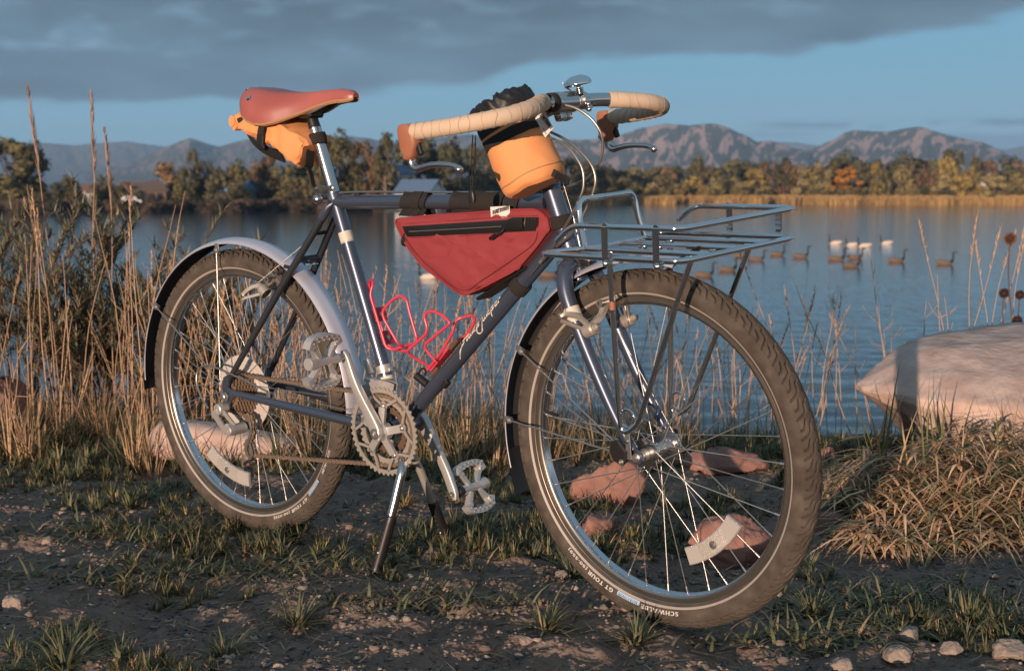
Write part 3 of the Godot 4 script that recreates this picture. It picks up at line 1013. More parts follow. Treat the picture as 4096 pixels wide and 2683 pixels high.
func spoke_wheel(w: Node3D, hub_r: float, hub_z: float, seat: float, right_off := 0.0) -> void:
	# tyre shape is shared by both wheels
	obj("tyre", M_tyre, M.rubber, w)
	var mb := MB.new()
	for z in [1]:
		var g := []
		for i in 181:
			var a := TAU * i / 180
			var row := PackedVector3Array()
			for q in [.2860, .2873, .2886, .2899]:
				row.append(Vector3(cos(a) * q, sin(a) * q, tyre_z(q) + .0005))
			g.append(row)
		mb.grid(g)
	obj("reflective_stripe", mb, M.reflex, w)
	# rim: walls with brake-track lines, and the polished bed
	mb = MB.new()
	for sg in [1.0, -1.0]:
		var prof := [[.2685, .0105], [.2705, .0122], [.2722, .0127], [.2735, .0127], [.2738, .0121], [.2745, .0121], [.2748, .0128], [.2768, .0128], [.2771, .0121], [.2779, .0121], [.2782, .0128], [.2812, .0129], [.2822, .0138], [.2842, .0140], [.2850, .0130]]
		for i in prof.size() - 1:
			var g := []
			for s in 181:
				var a := TAU * s / 180
				g.append(PackedVector3Array([Vector3(cos(a) * prof[i][0], sin(a) * prof[i][0], sg * prof[i][1]), Vector3(cos(a) * prof[i + 1][0], sin(a) * prof[i + 1][0], sg * prof[i + 1][1])]))
			mb.grid(g, false, false, sg < 0)
	obj("rim", mb, M.rim_wall, w)
	mb = MB.new()
	var g := []
	for s in 181:
		var a := TAU * s / 180
		var row := PackedVector3Array()
		for q in [[.2690, -.0112], [.2668, -.0090], [.2655, -.0045], [.2652, 0.0], [.2655, .0045], [.2668, .0090], [.2690, .0112]]:
			row.append(Vector3(cos(a) * q[0], sin(a) * q[0], q[1]))
		g.append(row)
	mb.grid(g)
	obj("rim_bed", mb, M.rim_bed, w)
	# hub
	mb = MB.new()
	mb.lathe(V3, Vector3(0, 0, 1), [[-hub_z - .002, .012], [-hub_z - .002, hub_r], [-hub_z + .002, hub_r], [-hub_z + .004, hub_r * .55], [-hub_z + .012, .0125], [hub_z - .012 + right_off, .0125], [hub_z - .004 + right_off, hub_r * .55], [hub_z - .002 + right_off, hub_r], [hub_z + .002 + right_off, hub_r], [hub_z + .002 + right_off, .012]], 36)
	obj("hub", mb, M.alu, w)
	mb = MB.new()
	mb.lathe(V3, Vector3(0, 0, 1), [[-seat - .018, .0045], [-seat - .018, .0048], [seat + .018, .0048], [seat + .018, .0001]], 14)
	for sg in [1.0, -1.0]:
		mb.lathe(Vector3(0, 0, sg * (seat + .003)), Vector3(0, 0, sg), [[-.02, .0115], [-.006, .0115], [-.006, .009], [0, .009], [0, .0108], [.003, .0108], [.003, .0085], [.0095, .0085], [.011, .0065], [.011, .002]], 6 if sg > 2 else 16)
	obj("axle_nut", mb, M.steel, w)
	# 36 spokes laced three cross
	for i in 36:
		var a := deg_to_rad(10.0 * i + 3.0)
		var sg := 1.0 if i % 2 == 0 else -1.0
		var lead := 1.0 if (i / 2) % 2 == 0 else -1.0
		var ha := a + lead * deg_to_rad(58.0)
		var zz := sg * hub_z + (right_off if sg > 0 else 0.0)
		var p0 := Vector3(cos(ha) * hub_r * .86, sin(ha) * hub_r * .86, zz + lead * .0025)
		var p1 := Vector3(cos(a) * .2660, sin(a) * .2660, sg * .002)
		mb = MB.new()
		var d := (p0 - p1).normalized()
		mb.tube([p0, p1 + d * .013], .00105, 6)
		mb.tube([p1 - d * .001, p1 + d * .010, p1 + d * .0135], [.0021, .0021, .0014], 6)
		obj("spoke", mb, M.steel, w)

var M_tyre: ArrayMesh

func tyre_z(r: float) -> float: # half width of the sidewall at that radius
	return .0242 * sin(acos(clampf((r - .3021) / .026, -1, 1)))

func tyre_mesh() -> ArrayMesh:
	# tread blocks cut by hooked grooves; the pattern repeats 60 times round
	var prof := []
	for i in 13: prof.append(-142.0 + 78.0 * i / 12.0)
	for i in range(1, 61): prof.append(-64.0 + 128.0 * i / 60.0)
	for i in range(1, 13): prof.append(64.0 + 78.0 * i / 12.0)
	var lines := [[Vector2(-.05, -.05), Vector2(.20, .50), Vector2(.34, .66), Vector2(.72, .72), Vector2(.86, .98)], [Vector2(.44, .08), Vector2(.52, .30), Vector2(.62, .36), Vector2(.94, .50)]]
	var N := 28
	var cut := []
	for i in N:
		var row := PackedFloat32Array()
		for ph in prof:
			var q: float = 1.0 - absf(ph) / 62.0
			var dep := 0.0
			if absf(ph) < 64.0:
				var best := 1.0
				for off in [-1.0, 0.0, 1.0]:
					var p := Vector2((float(i) / N + off) * .0345, q * .0275)
					for L in lines:
						for s in L.size() - 1:
							var a := Vector2(L[s].x * .0345, L[s].y * .0275)
							var b := Vector2(L[s + 1].x * .0345, L[s + 1].y * .0275)
							best = minf(best, p.distance_to(Geometry2D.get_closest_point_to_segment(p, a, b)))
				dep = .0060 * (1.0 - smoothstep(.0009, .0019, best)) - .0007 * (1.0 - smoothstep(.0017, .0034, best))
				dep = maxf(dep, .0012 * smoothstep(.09, .02, q))
			row.append(dep - (.0012 if absf(ph) < 60.0 else 0.0))
		cut.append(row)
	var g := []
	for t in 60:
		for i in N:
			var a := TAU * (t + float(i) / N) / 60.0
			var row := PackedVector3Array()
			for j in prof.size():
				var ph := deg_to_rad(prof[j])
				# the two halves of the tread are shifted by half a pitch
				var dep: float = cut[i][j] if prof[j] > 0 else cut[(i + N / 2) % N][j]
				var rr := R_TYRE - .0012 - .026 + (.026 - dep) * cos(ph)
				row.append(Vector3(cos(a) * rr, sin(a) * rr, (.0242 - dep) * sin(ph)))
			g.append(row)
	var mb := MB.new()
	mb.grid(g, false, true, false)
	return mb.mesh()

func text_on(mb: MB, s: String, size: float, to: Callable, spacing := 1.0, font_name := "Droid Sans") -> void:
	# letters set one by one; to(x) gives the Transform3D of the baseline point x
	var f := SystemFont.new()
	f.font_names = PackedStringArray([font_name])
	f.font_weight = 700
	var x := 0.0
	for ch in s:
		if ch == " ":
			x += size * .4 * spacing
			continue
		var tm := TextMesh.new()
		tm.text = ch
		tm.font = f
		tm.font_size = 32
		tm.pixel_size = size / 23.0
		tm.depth = size * .02
		tm.curve_step = 2.0
		tm.horizontal_alignment = HORIZONTAL_ALIGNMENT_LEFT
		tm.vertical_alignment = VERTICAL_ALIGNMENT_BOTTOM
		var A := tm.get_mesh_arrays()
		if A.size() == 0 or A[Mesh.ARRAY_VERTEX] == null: continue
		var av: PackedVector3Array = A[Mesh.ARRAY_VERTEX]
		if av.size() == 0: continue
		var lo := 1e9
		var hi := -1e9
		for p in av:
			lo = minf(lo, p.x); hi = maxf(hi, p.x)
		var adv := (hi - lo) + size * .16
		var tr: Transform3D = to.call(x + adv * .5)
		mb.add_arrays(A, tr * Transform3D(Basis(), Vector3(-(lo + hi) / 2, 0, 0)))
		x += adv * spacing

func text_width(s: String, size: float, spacing := 1.0) -> float:
	var e := [0.0]
	text_on(MB.new(), s, size, func(x: float): e[0] = x; return Transform3D(), spacing)
	return e[0]

func tyre_text(w: Node3D, s: String, from_deg: float, to_deg: float, m: Material, h := .0075) -> void:
	# tops of the letters point away from the hub; read from the right side of the bicycle
	var mb := MB.new()
	var full := text_width(s, h)
	var arc := absf(to_deg - from_deg)
	var rad := .2912
	var squeeze := deg_to_rad(arc) * rad / maxf(full, .001)
	text_on(mb, s, h, func(x: float):
		var a := deg_to_rad(from_deg) - x * squeeze / rad
		var up := Vector3(cos(a), sin(a), .27).normalized()
		var side := Vector3(sin(a), -cos(a), 0)
		return Transform3D(Basis(side * squeeze, up, side.cross(up).normalized()), Vector3(cos(a) * rad, sin(a) * rad, tyre_z(rad) + .0006)))
	obj("lettering", mb, m, w)

func fender(p: Node3D, a0: float, a1: float, flap: float, c: Vector3) -> void:
	# a curved metal strip over the tyre, open below
	var outer := MB.new()
	var inner := MB.new()
	for layer in 2:
		var g := []
		var n := 90
		for i in n + 1:
			var a := deg_to_rad(lerpf(a0, a1, float(i) / n))
			var row := PackedVector3Array()
			for j in 17:
				var t := -1.0 + j / 8.0
				var th := t * 1.25
				var r := .3385 + .0155 * cos(th * .95) + (.0012 if layer == 0 else 0.0) + .0012 * exp(-t * t * 60.0)
				var z := .0290 * sin(th) / sin(1.25)
				row.append(c + Vector3(cos(a) * r, sin(a) * r, z))
			g.append(row)
		if layer == 0: outer.grid(g)
		else: inner.grid(g, false, false, true)
	# rolled lips
	for sg in [1.0, -1.0]:
		var L := []
		for i in 61:
			var a := deg_to_rad(lerpf(a0, a1, i / 60.0))
			var r := .3385 + .0155 * cos(1.25 * .95)
			L.append(c + Vector3(cos(a) * r, sin(a) * r, sg * .0290))
		outer.tube(L, .0014, 6)
	obj("mudguard", outer, M.fender_silver, p)
	obj("mudguard_inside", inner, M.fender_inside, p)
	if flap > 0.0:
		var mb := MB.new()
		var g := []
		for i in 9:
			var a := deg_to_rad(a1 + flap * (i / 8.0) - 6.0)
			var row := PackedVector3Array()
			for j in 9:
				var t := -1.0 + j / 4.0
				var r := .3500 - .006 * t * t + .004 * i / 8.0
				row.append(c + Vector3(cos(a) * r, sin(a) * r, .031 * t * (1.0 + .06 * i / 8.0)))
			g.append(row)
		mb.grid(g)
		obj("mud_flap", mb, M.black_plastic, p)

func stay_pair(p: Node3D, c: Vector3, deg: float, foot: Vector3) -> void:
	for sg in [1.0, -1.0]:
		var mb := MB.new()
		var a := deg_to_rad(deg)
		var r := .3300
		var top := c + Vector3(cos(a) * r, sin(a) * r, sg * .034)
		mb.tube([top, Vector3(foot.x, foot.y, foot.z * sg)], .0017, 8)
		obj("mudguard_stay", mb, M.steel, p)
		mb = MB.new()
		var rad := Vector3(cos(a), sin(a), 0)
		mb.box(c + rad * .3370 + Vector3(0, 0, sg * .0315), Vector3(.013, .018, .002), Basis(rad.cross(Vector3.BACK), rad, Vector3.BACK), .0005)
		mb.lathe(top, Vector3(0, 0, sg), [[-.006, .0062], [.003, .0062], [.005, .0045], [.006, .001]], 12)
		mb.box(top, Vector3(.010, .012, .006), Basis(rad.cross(Vector3.BACK), rad, Vector3.BACK), .001)
		obj("stay_clip", mb, M.steel, p)

func reflector(p: Node3D, rad: float, a0: float, a1: float, wdt: float) -> void:
	var mb := MB.new()
	var n := 14
	var P := PackedVector2Array()
	for i in n + 1:
		var a := deg_to_rad(lerpf(a0, a1, float(i) / n))
		P.append(Vector2(cos(a), sin(a)) * (rad + wdt / 2))
	for i in n + 1:
		var a := deg_to_rad(lerpf(a1, a0, float(i) / n))
		P.append(Vector2(cos(a), sin(a)) * (rad - wdt / 2))
	mb.prism(P, Vector3(0, 0, .011), Basis(), .009, .0018)
	# moulded ribs across the middle
	for i in 22:
		var a := deg_to_rad(lerpf(a0, a1, .26 + .48 * i / 21.0))
		var u := Vector3(cos(a), sin(a), 0)
		mb.box(u * rad + Vector3(0, 0, .0156), Vector3(.0012, wdt * .86, .0012), Basis(u.cross(Vector3.BACK), u, Vector3.BACK))
	obj("reflector", mb, M.reflector, p)
	mb = MB.new()
	var am := deg_to_rad((a0 + a1) / 2)
	mb.lathe(Vector3(cos(am), sin(am), 0) * rad + Vector3(0, 0, .016), Vector3.BACK, [[0, .0075], [.001, .0075], [.001, .005], [.0025, .0045], [.003, .001]], 16)
	obj("reflector_screw", mb, M.steel, p)

func sprocket(mb: MB, c: Vector3, r: float, teeth: int, th: float, hole: float) -> void:
	var n := teeth * 4
	var o := PackedVector3Array()
	var q := PackedVector3Array()
	var h := Vector3(0, 0, th / 2)
	for i in n:
		var a := TAU * i / n
		var rr: float = r + [.0014, .0014, -.0030, -.0030][i % 4]
		o.append(c + Vector3(cos(a) * rr, sin(a) * rr, 0))
		q.append(c + Vector3(cos(a) * hole, sin(a) * hole, 0))
	for i in n:
		var j := (i + 1) % n
		mb.quad(q[i] + h, o[i] + h, o[j] + h, q[j] + h)
		mb.quad(q[j] - h, o[j] - h, o[i] - h, q[i] - h)
		mb.quad(o[i] + h, o[i] - h, o[j] - h, o[j] + h)
		mb.quad(q[j] + h, q[j] - h, q[i] - h, q[i] + h)

func fix(mb: MB) -> MB:
	# turn every flat face so that its winding follows its normal
	return mb

func bolt(mb: MB, at: Vector3, ax: Vector3, r := .005, h := .004) -> void:
	mb.lathe(at, ax, [[-.001, r * 1.25], [.0005, r * 1.25], [.0005, r], [h * .8, r], [h, r * .8], [h, r * .45], [h * .4, r * .42], [h * .4, .0001]], 14)

func bicycle() -> void:
	BK = Transform3D(Basis(Vector3.RIGHT, .0563) * Basis(Vector3.BACK, -.0037), V3)
	var axb := Vector3(1.0545, .3119, 0)
	var sb := Basis(Vector3(-.34202, .93969, 0), -.085)
	FT = Transform3D(sb, axb - sb * axb)
	M_tyre = tyre_mesh()
	var bike := base("bicycle", self, BK)
	tag(bike, "silver-blue touring bicycle with drop-style bar and chrome front rack on a double stand", "bicycle")
	frame(bike)
	wheels(bike)
	front_end(bike)
	rack(bike)
	cockpit(bike)
	drive(bike)
	brakes(bike)
	seat(bike)
	small_parts(bike)

const BB := Vector3(.4728, .2998, 0)
const SC := Vector3(.3160, .7675, 0)

func frame(bike: Node3D) -> void:
	var f := base("frame", bike)
	var mb := MB.new()
	mb.tube([SC, Vector3(.868, .7725, 0)], .0148, 20)
	obj("top_tube", mb, M.frame_paint, f)
	mb = MB.new()
	mb.tube([BB, Vector3(.903, .712, 0)], .0160, 22)
	obj("down_tube", mb, M.frame_paint, f)
	mb = MB.new()
	mb.tube([BB, SC + (SC - BB).normalized() * .012], .0148, 20)
	obj("seat_tube", mb, M.frame_paint, f)
	mb = MB.new()
	var u := Vector3(-.34202, .93969, 0)
	var hb := axis_at(.682)
	var ht := axis_at(.803)
	mb.lathe(hb, u, [[0, .010], [0, .0195], [.004, .0195], [.005, .0178], [(ht - hb).length() - .005, .0178], [(ht - hb).length() - .004, .0192], [(ht - hb).length(), .0192], [(ht - hb).length(), .01]], 26)
	# fine collars where the tubes are brazed together
	obj("head_tube", mb, M.frame_paint, f)
	mb = MB.new()
	mb.lathe(hb, -u, [[-.001, .0185], [.002, .0195], [.004, .0205], [.010, .0190], [.013, .015]], 26)
	mb.lathe(ht, u, [[-.001, .0185], [.003, .0192], [.010, .0180], [.016, .0165], [.020, .0125]], 26)
	obj("headset", mb, M.rusty, f)
	mb = MB.new()
	mb.lathe(BB, Vector3.BACK, [[-.036, .014], [-.036, .0205], [.036, .0205], [.036, .014]], 26)
	obj("bottom_bracket_shell", mb, M.frame_paint, f)
	for sg in [1.0, -1.0]:
		mb = MB.new()
		mb.tube(spl([Vector3(.020, .3380, sg * .0630), Vector3(.20, .3235, sg * .0560), Vector3(.36, .3095, sg * .0450), Vector3(.462, .3005, sg * .0250)], 6), [.0068, .0076, .0082, .0088, .0092, .0096, .0100, .0102, .0104, .0106, .0107, .0108, .0109, .011, .011, .011, .011, .011, .011], 14)
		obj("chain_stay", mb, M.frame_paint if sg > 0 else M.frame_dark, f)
		mb = MB.new()
		mb.tube([Vector3(.012, .3720, sg * .0625), Vector3(.160, .564, sg * .0435), Vector3(.300, .7455, sg * .0185)], [.0066, .0080, .0080], 14)
		# the long slanted cap at the seat lug
		obj("seat_stay", mb, M.frame_dark, f)
		mb = MB.new()
		mb.tube([Vector3(.291, .7335, sg * .0200), Vector3(.300, .745, sg * .0192), Vector3(.311, .759, sg * .0180), Vector3(.322, .7665, sg * .0150)], [.0082, .0090, .0084, .0030], 14)
		obj("stay_cap", mb, M.frame_paint, f)
		mb = MB.new()
		mb.prism(PackedVector2Array([Vector2(.030, .345), Vector2(.024, .330), Vector2(.012, .318), Vector2(.004, .300), Vector2(-.010, .298), Vector2(-.016, .312), Vector2(-.013, .336), Vector2(-.014, .352), Vector2(-.008, .372), Vector2(.008, .380), Vector2(.018, .376), Vector2(.010, .362), Vector2(.006, .350), Vector2(.014, .345)]), Vector3(0, 0, sg * .0635), Basis(), .006, .0012)
		obj("dropout", mb, M.frame_paint, f)
	mb = MB.new()
	mb.tube([Vector3(.2225, .6445, -.031), Vector3(.2225, .6445, .031)], .0072, 14)
	obj("stay_bridge", mb, M.frame_dark, f)
	mb = MB.new()
	mb.tube(spl([Vector3(.268, .703, -.024), Vector3(.256, .700, 0), Vector3(.268, .703, .024)], 5), .0042, 10)
	obj("cable_hanger", mb, M.frame_dark, f)
	mb = MB.new()
	mb.tube([Vector3(.115, .3155, -.05), Vector3(.115, .3155, .05)], .0001, 4)
	# decals: bands and lettering
	mb = MB.new()
	var sd := (SC - BB).normalized()
	mb.lathe(BB + sd * .406, sd, [[0, .01490], [0, .01495], [.021, .01495], [.021, .0149]], 20)
	mb.lathe(BB + sd * .4035, sd, [[0, .01490], [0, .01495], [.0018, .01495], [.0018, .0149]], 20)
	obj("frame_band", mb, M.cream, f)
	mb = MB.new()
	mb.lathe(BB + sd * .062, sd, [[0, .01490], [0, .01495], [.048, .01495], [.048, .0149]], 20)
	obj("frame_band", mb, M.cream, f)
	mb = MB.new()
	for q in [.078, .088]:
		mb.lathe(BB + sd * q, sd, [[0, .01505], [.0055, .01505]], 20)
	obj("frame_band", mb, M.ink, f)
	script_decal(f)
	# seat clamp with its quick release
	mb = MB.new()
	mb.lathe(SC + sd * .010, sd, [[-.006, .0152], [-.006, .0172], [.009, .0172], [.009, .0145]], 22)
	mb.tube([SC + sd * .012 + Vector3(-.017, 0, -.015), SC + sd * .012 + Vector3(-.017, 0, .018)], .0062, 12)
	obj("seat_clamp", mb, M.frame_paint, f)
	mb = MB.new()
	var q0 := SC + sd * .012 + Vector3(-.021, 0, .028)
	mb.ball(q0 + Vector3(-.001, -.004, 0), .0112, 14)
	mb.bar(spl([q0 + Vector3(-.004, .010, .002), q0 + Vector3(.000, .019, .003), q0 + Vector3(.012, .021, .001), q0 + Vector3(.040, .0205, .001)], 5), .0105, .006, Vector3.UP)
	mb.lathe(q0 + Vector3(.044, .0195, .002), Vector3.BACK, [[-.003, .007], [.003, .007], [.004, .005], [.004, .001]], 14)
	obj("quick_release", mb, M.alu, f)
	# brazed-on stops and the rear brake cable along the top tube
	mb = MB.new()
	for x in [.378, .545, .66, .80]:
		mb.box(Vector3(x, .785, .0), Vector3(.014, .009, .009), Basis(), .002)
	for x in [.165, .185]:
		mb.tube([Vector3(x, .585 + (x - .165) * 1.6, .045), Vector3(x - .004, .583 + (x - .165) * 1.6, .056)], .0042, 8)
	mb.tube([Vector3(.205, .628, .040), Vector3(.197, .632, .050)], .004, 8)
	mb.tube([Vector3(.232, .655, -.034), Vector3(.226, .660, -.040)], .004, 8)
	obj("cable_stop", mb, M.frame_dark, f)

func axis_at(y: float) -> Vector3:
	var s := (y - .3119) / .93969
	return Vector3(1.0545 - .34202 * s, y, 0)

func script_decal(f: Node3D) -> void:
	# hand-brushed script along the down tube, wrapped on its surface
	var d := (Vector3(.903, .712, 0) - BB).normalized()
	var up := Vector3(-d.y, d.x, 0)
	var strokes := {
		"S": [[.95, 1.0, .70, 1.15, .40, .85, .75, .55, .60, .2, .20, .0, -.35, -.55, -.9, -1.5]],
		"t": [[.35, 1.25, .15, .1, .35, .0, .55, .2], [-.05, .8, .75, .95]],
		"u": [[.05, .75, .05, .15, .3, .0, .55, .65, .55, .1, .75, .05]],
		"m": [[.05, .0, .12, .72, .15, .4, .32, .72, .36, .05, .42, .5, .6, .72, .66, .05, .8, .1]],
		"p": [[.15, .8, .0, -.9, .1, .55, .45, .85, .65, .5, .35, .1, .1, .2]],
		"j": [[.55, .95, .35, -.6, .05, -1.25, -.5, -1.2, -.75, -.7]],
		"e": [[.1, .4, .5, .55, .45, .8, .2, .75, .12, .3, .35, .02, .7, .2]],
		"r": [[.1, .0, .16, .75, .15, .45, .4, .8, .6, .7]],
	}
	var mb := MB.new()
	var x := .262
	var sz := .0153
	for ch in "Stumpjumper":
		var wd: float = {"S": 1.05, "t": .55, "u": .8, "m": .9, "p": .75, "j": .6, "e": .7, "r": .65}[ch]
		for st in strokes[ch]:
			var P := []
			for i in range(0, st.size(), 2):
				var lx: float = st[i] + st[i + 1] * .28
				var ly: float = st[i + 1]
				var around := 1.28 - ly * sz / .0160 * .62
				P.append(BB + d * (x + lx * sz) + (up * cos(around) + Vector3.BACK * sin(around)) * .0162)
			P = spl(P, 5)
			var W := []
			for i in P.size(): W.append(.0019 * (.75 + .25 * sin(i * .9)))
			mb.tube(P, W, 5)
		x += wd * sz * 1.12
	obj("lettering", mb, M.cream, f)
	mb = MB.new()
	text_on(mb, "SPECIALIZED", .0046, func(t: float):
		var a := .66
		var nn := up * cos(a) + Vector3.BACK * sin(a)
		return Transform3D(Basis(d, nn.cross(d).normalized(), nn), BB + d * (.187 + t) + nn * .0162), 2.0)
	obj("lettering", mb, M.print, f)
	# the gear cables and their groove line on the tube
	mb = MB.new()
	var n2 := up * cos(1.05) + Vector3.BACK * sin(1.05)
	mb.tube([BB + d * .03 + n2 * .0172, BB + d * .47 + n2 * .0172], .0008, 5)
	obj("gear_cable", mb, M.cable, f)

func wheels(bike: Node3D) -> void:
	var w := base("front_wheel", bike, FT * Transform3D(Basis(), Vector3(FX, R_TYRE, 0)))
	spoke_wheel(w, .0285, .034, .052)
	reflector(w, .196, -69.5, -30.5, .033)
	tyre_text(w, "SCHWALBE", -79.5, -95.2, M.print)
	var mb := MB.new()
	label_arc(mb, -96.7, -106.8)
	obj("tyre_label", mb, M.print_blue, w)
	tyre_text(w, "MARATHON", -97.6, -105.8, M.frame_dark, .0050)
	tyre_text(w, "GT TOUR", -108.6, -120.2, M.print)
	tyre_text(w, "[50-559]", -121.9, -132.0, M.print, .0055)
	mb = MB.new()
	var a := deg_to_rad(171.5)
	mb.tube([Vector3(cos(a), sin(a), 0) * .266, Vector3(cos(a), sin(a), 0) * .236], .0030, 8)
	obj("valve", mb, M.black_plastic, w)
	var r := base("rear_wheel", bike, Transform3D(Basis(), Vector3(0, R_TYRE, 0)))
	spoke_wheel(r, .0285, .030, .066, -.010)
	reflector(r, .208, -132.0, -91.0, .034)
	tyre_text(r, "SCHWALBE", -19.5, -31.0, M.print)
	mb = MB.new()
	label_arc(mb, -36.0, -45.5)
	obj("tyre_label", mb, M.print_blue, r)
	tyre_text(r, "MARATHON", -36.8, -44.6, M.frame_dark, .0050)
	tyre_text(r, "GT TOUR", -47.6, -59.4, M.print)
	tyre_text(r, "[50-559]", -61.5, -72.6, M.print, .0055)
	# sprockets and the clear disc behind them
	var rad := [.0535, .0490, .0445, .0405, .0365, .0325, .0290]
	mb = MB.new()
	for i in 7:
		sprocket(mb, Vector3(0, 0, .0225 + i * .0052), rad[i], 28 - i * 2, .0022, .018)
	mb.lathe(V3, Vector3.BACK, [[.022, .0185], [.060, .0185], [.060, .012]], 24)
	obj("cassette", mb, M.cassette_metal, r)
	mb = MB.new()
	mb.lathe(V3, Vector3.BACK, [[.0185, .022], [.0185, .0560], [.0165, .0600], [.0172, .0680], [.0160, .0720], [.0168, .0790], [.0158, .0855], [.0148, .0865], [.0140, .0855], [.0150, .06], [.017, .05], [.017, .022]], 56)
	obj("spoke_protector", mb, M.smoke_plastic, r)

func label_arc(mb: MB, d0: float, d1: float) -> void:
	var g := []
	for i in 13:
		var a := deg_to_rad(lerpf(d0, d1, i / 12.0))
		var row := PackedVector3Array()
		for q in [[.2905, tyre_z(.2905) + .0004], [.2945, tyre_z(.2945) + .0004], [.2985, tyre_z(.2985) + .0004]]:
			row.append(Vector3(cos(a) * q[0], sin(a) * q[0], q[1]))
		g.append(row)
	mb.grid(g, false, false, true)

func front_end(bike: Node3D) -> void:
	var f := base("fork", bike, FT)
	var mb := MB.new()
	mb.tube([axis_at(.628), axis_at(.674)], .0172, 22)
	obj("crown", mb, M.frame_paint, f)
	var dn := Vector3(.34202, -.93969, 0)
	for sg in [1.0, -1.0]:
		mb = MB.new()
		var P := spl([Vector3(.928, .654, sg * .004), Vector3(.931, .658, sg * .022), Vector3(.937, .646, sg * .040), Vector3(.9475, .610, sg * .0505), Vector3(.972, .555, sg * .0530), Vector3(1.004, .490, sg * .0545), Vector3(1.040, .422, sg * .0555), Vector3(1.070, .372, sg * .0565), Vector3(1.0935, .341, sg * .0570)], 5)
		var R := []
		for i in P.size(): R.append(lerpf(.0152, .0082, clampf((i - 14.0) / 27.0, 0, 1)))
		mb.tube(P, R, 16)
		obj("fork_blade", mb, M.frame_paint, f)
		mb = MB.new()
		mb.prism(PackedVector2Array([Vector2(1.086, .352), Vector2(1.097, .345), Vector2(1.112, .336), Vector2(1.115, .325), Vector2(1.106, .317), Vector2(1.094, .320), Vector2(1.085, .330), Vector2(1.079, .338)]), Vector3(0, 0, sg * .0570), Basis(), .006, .001)
		obj("dropout", mb, M.frame_paint, f)
		mb = MB.new()
		var a := Vector3(.9575, .5865, sg * .0521)
		var b := Vector3(.9690, .5615, sg * .0529)
		mb.tube([a, b], .0156, 18, false, false)
		if sg > 0: obj("fork_band", mb, M.cream, f)
	# thread of the steerer below the crown holds the mudguard
	var g := base("front_mudguard", bike, FT)
	var c := Vector3(FX, R_TYRE, 0)
	fender(g, 79.0, 193.0, 15.0, c)
	stay_pair(g, c, 151.0, Vector3(1.083, .336, .066))
	stay_pair(g, c, 176.5, Vector3(1.080, .332, .068))
	mb = MB.new()
	mb.box(Vector3(1.185, .688, 0), Vector3(.060, .003, .030), Basis(Vector3.BACK, .52), .001)
	mb.box(Vector3(1.168, .676, .012), Vector3(.055, .003, .014), Basis(Vector3.BACK, .62), .001)
	mb.box(Vector3(.955, .668, 0), Vector3(.022, .024, .012), Basis(), .002)
	obj("mudguard_bracket", mb, M.black_plastic, g)
	mb = MB.new()
	mb.prism(PackedVector2Array([Vector2(1.058, .357), Vector2(1.075, .361), Vector2(1.092, .342), Vector2(1.090, .322), Vector2(1.078, .314), Vector2(1.062, .322), Vector2(1.053, .340)]), Vector3(0, 0, .0735), Basis(), .012, .003)
	obj("stay_release_clip", mb, M.black_plastic, g)
	mb = MB.new()
	bolt(mb, Vector3(1.0815, .3225, .0795), Vector3.BACK, .0042)
	obj("clip_screw", mb, M.steel, g)
	var rg := base("rear_mudguard", bike)
	c = Vector3(0, R_TYRE, 0)
	fender(rg, -3.0, 180.0, 10.0, c)
	stay_pair(rg, c, 97.0, Vector3(-.018, .366, .066))
	stay_pair(rg, c, 146.0, Vector3(-.020, .362, .066))
	mb = MB.new()
	mb.box(Vector3(.2260, .6360, 0), Vector3(.016, .003, .040), Basis(Vector3.BACK, -.72), .001)
	mb.tube([Vector3(.226, .639, .005), Vector3(.222, .650, .005)], .004, 8)
	obj("mudguard_bracket", mb, M.chrome, rg)

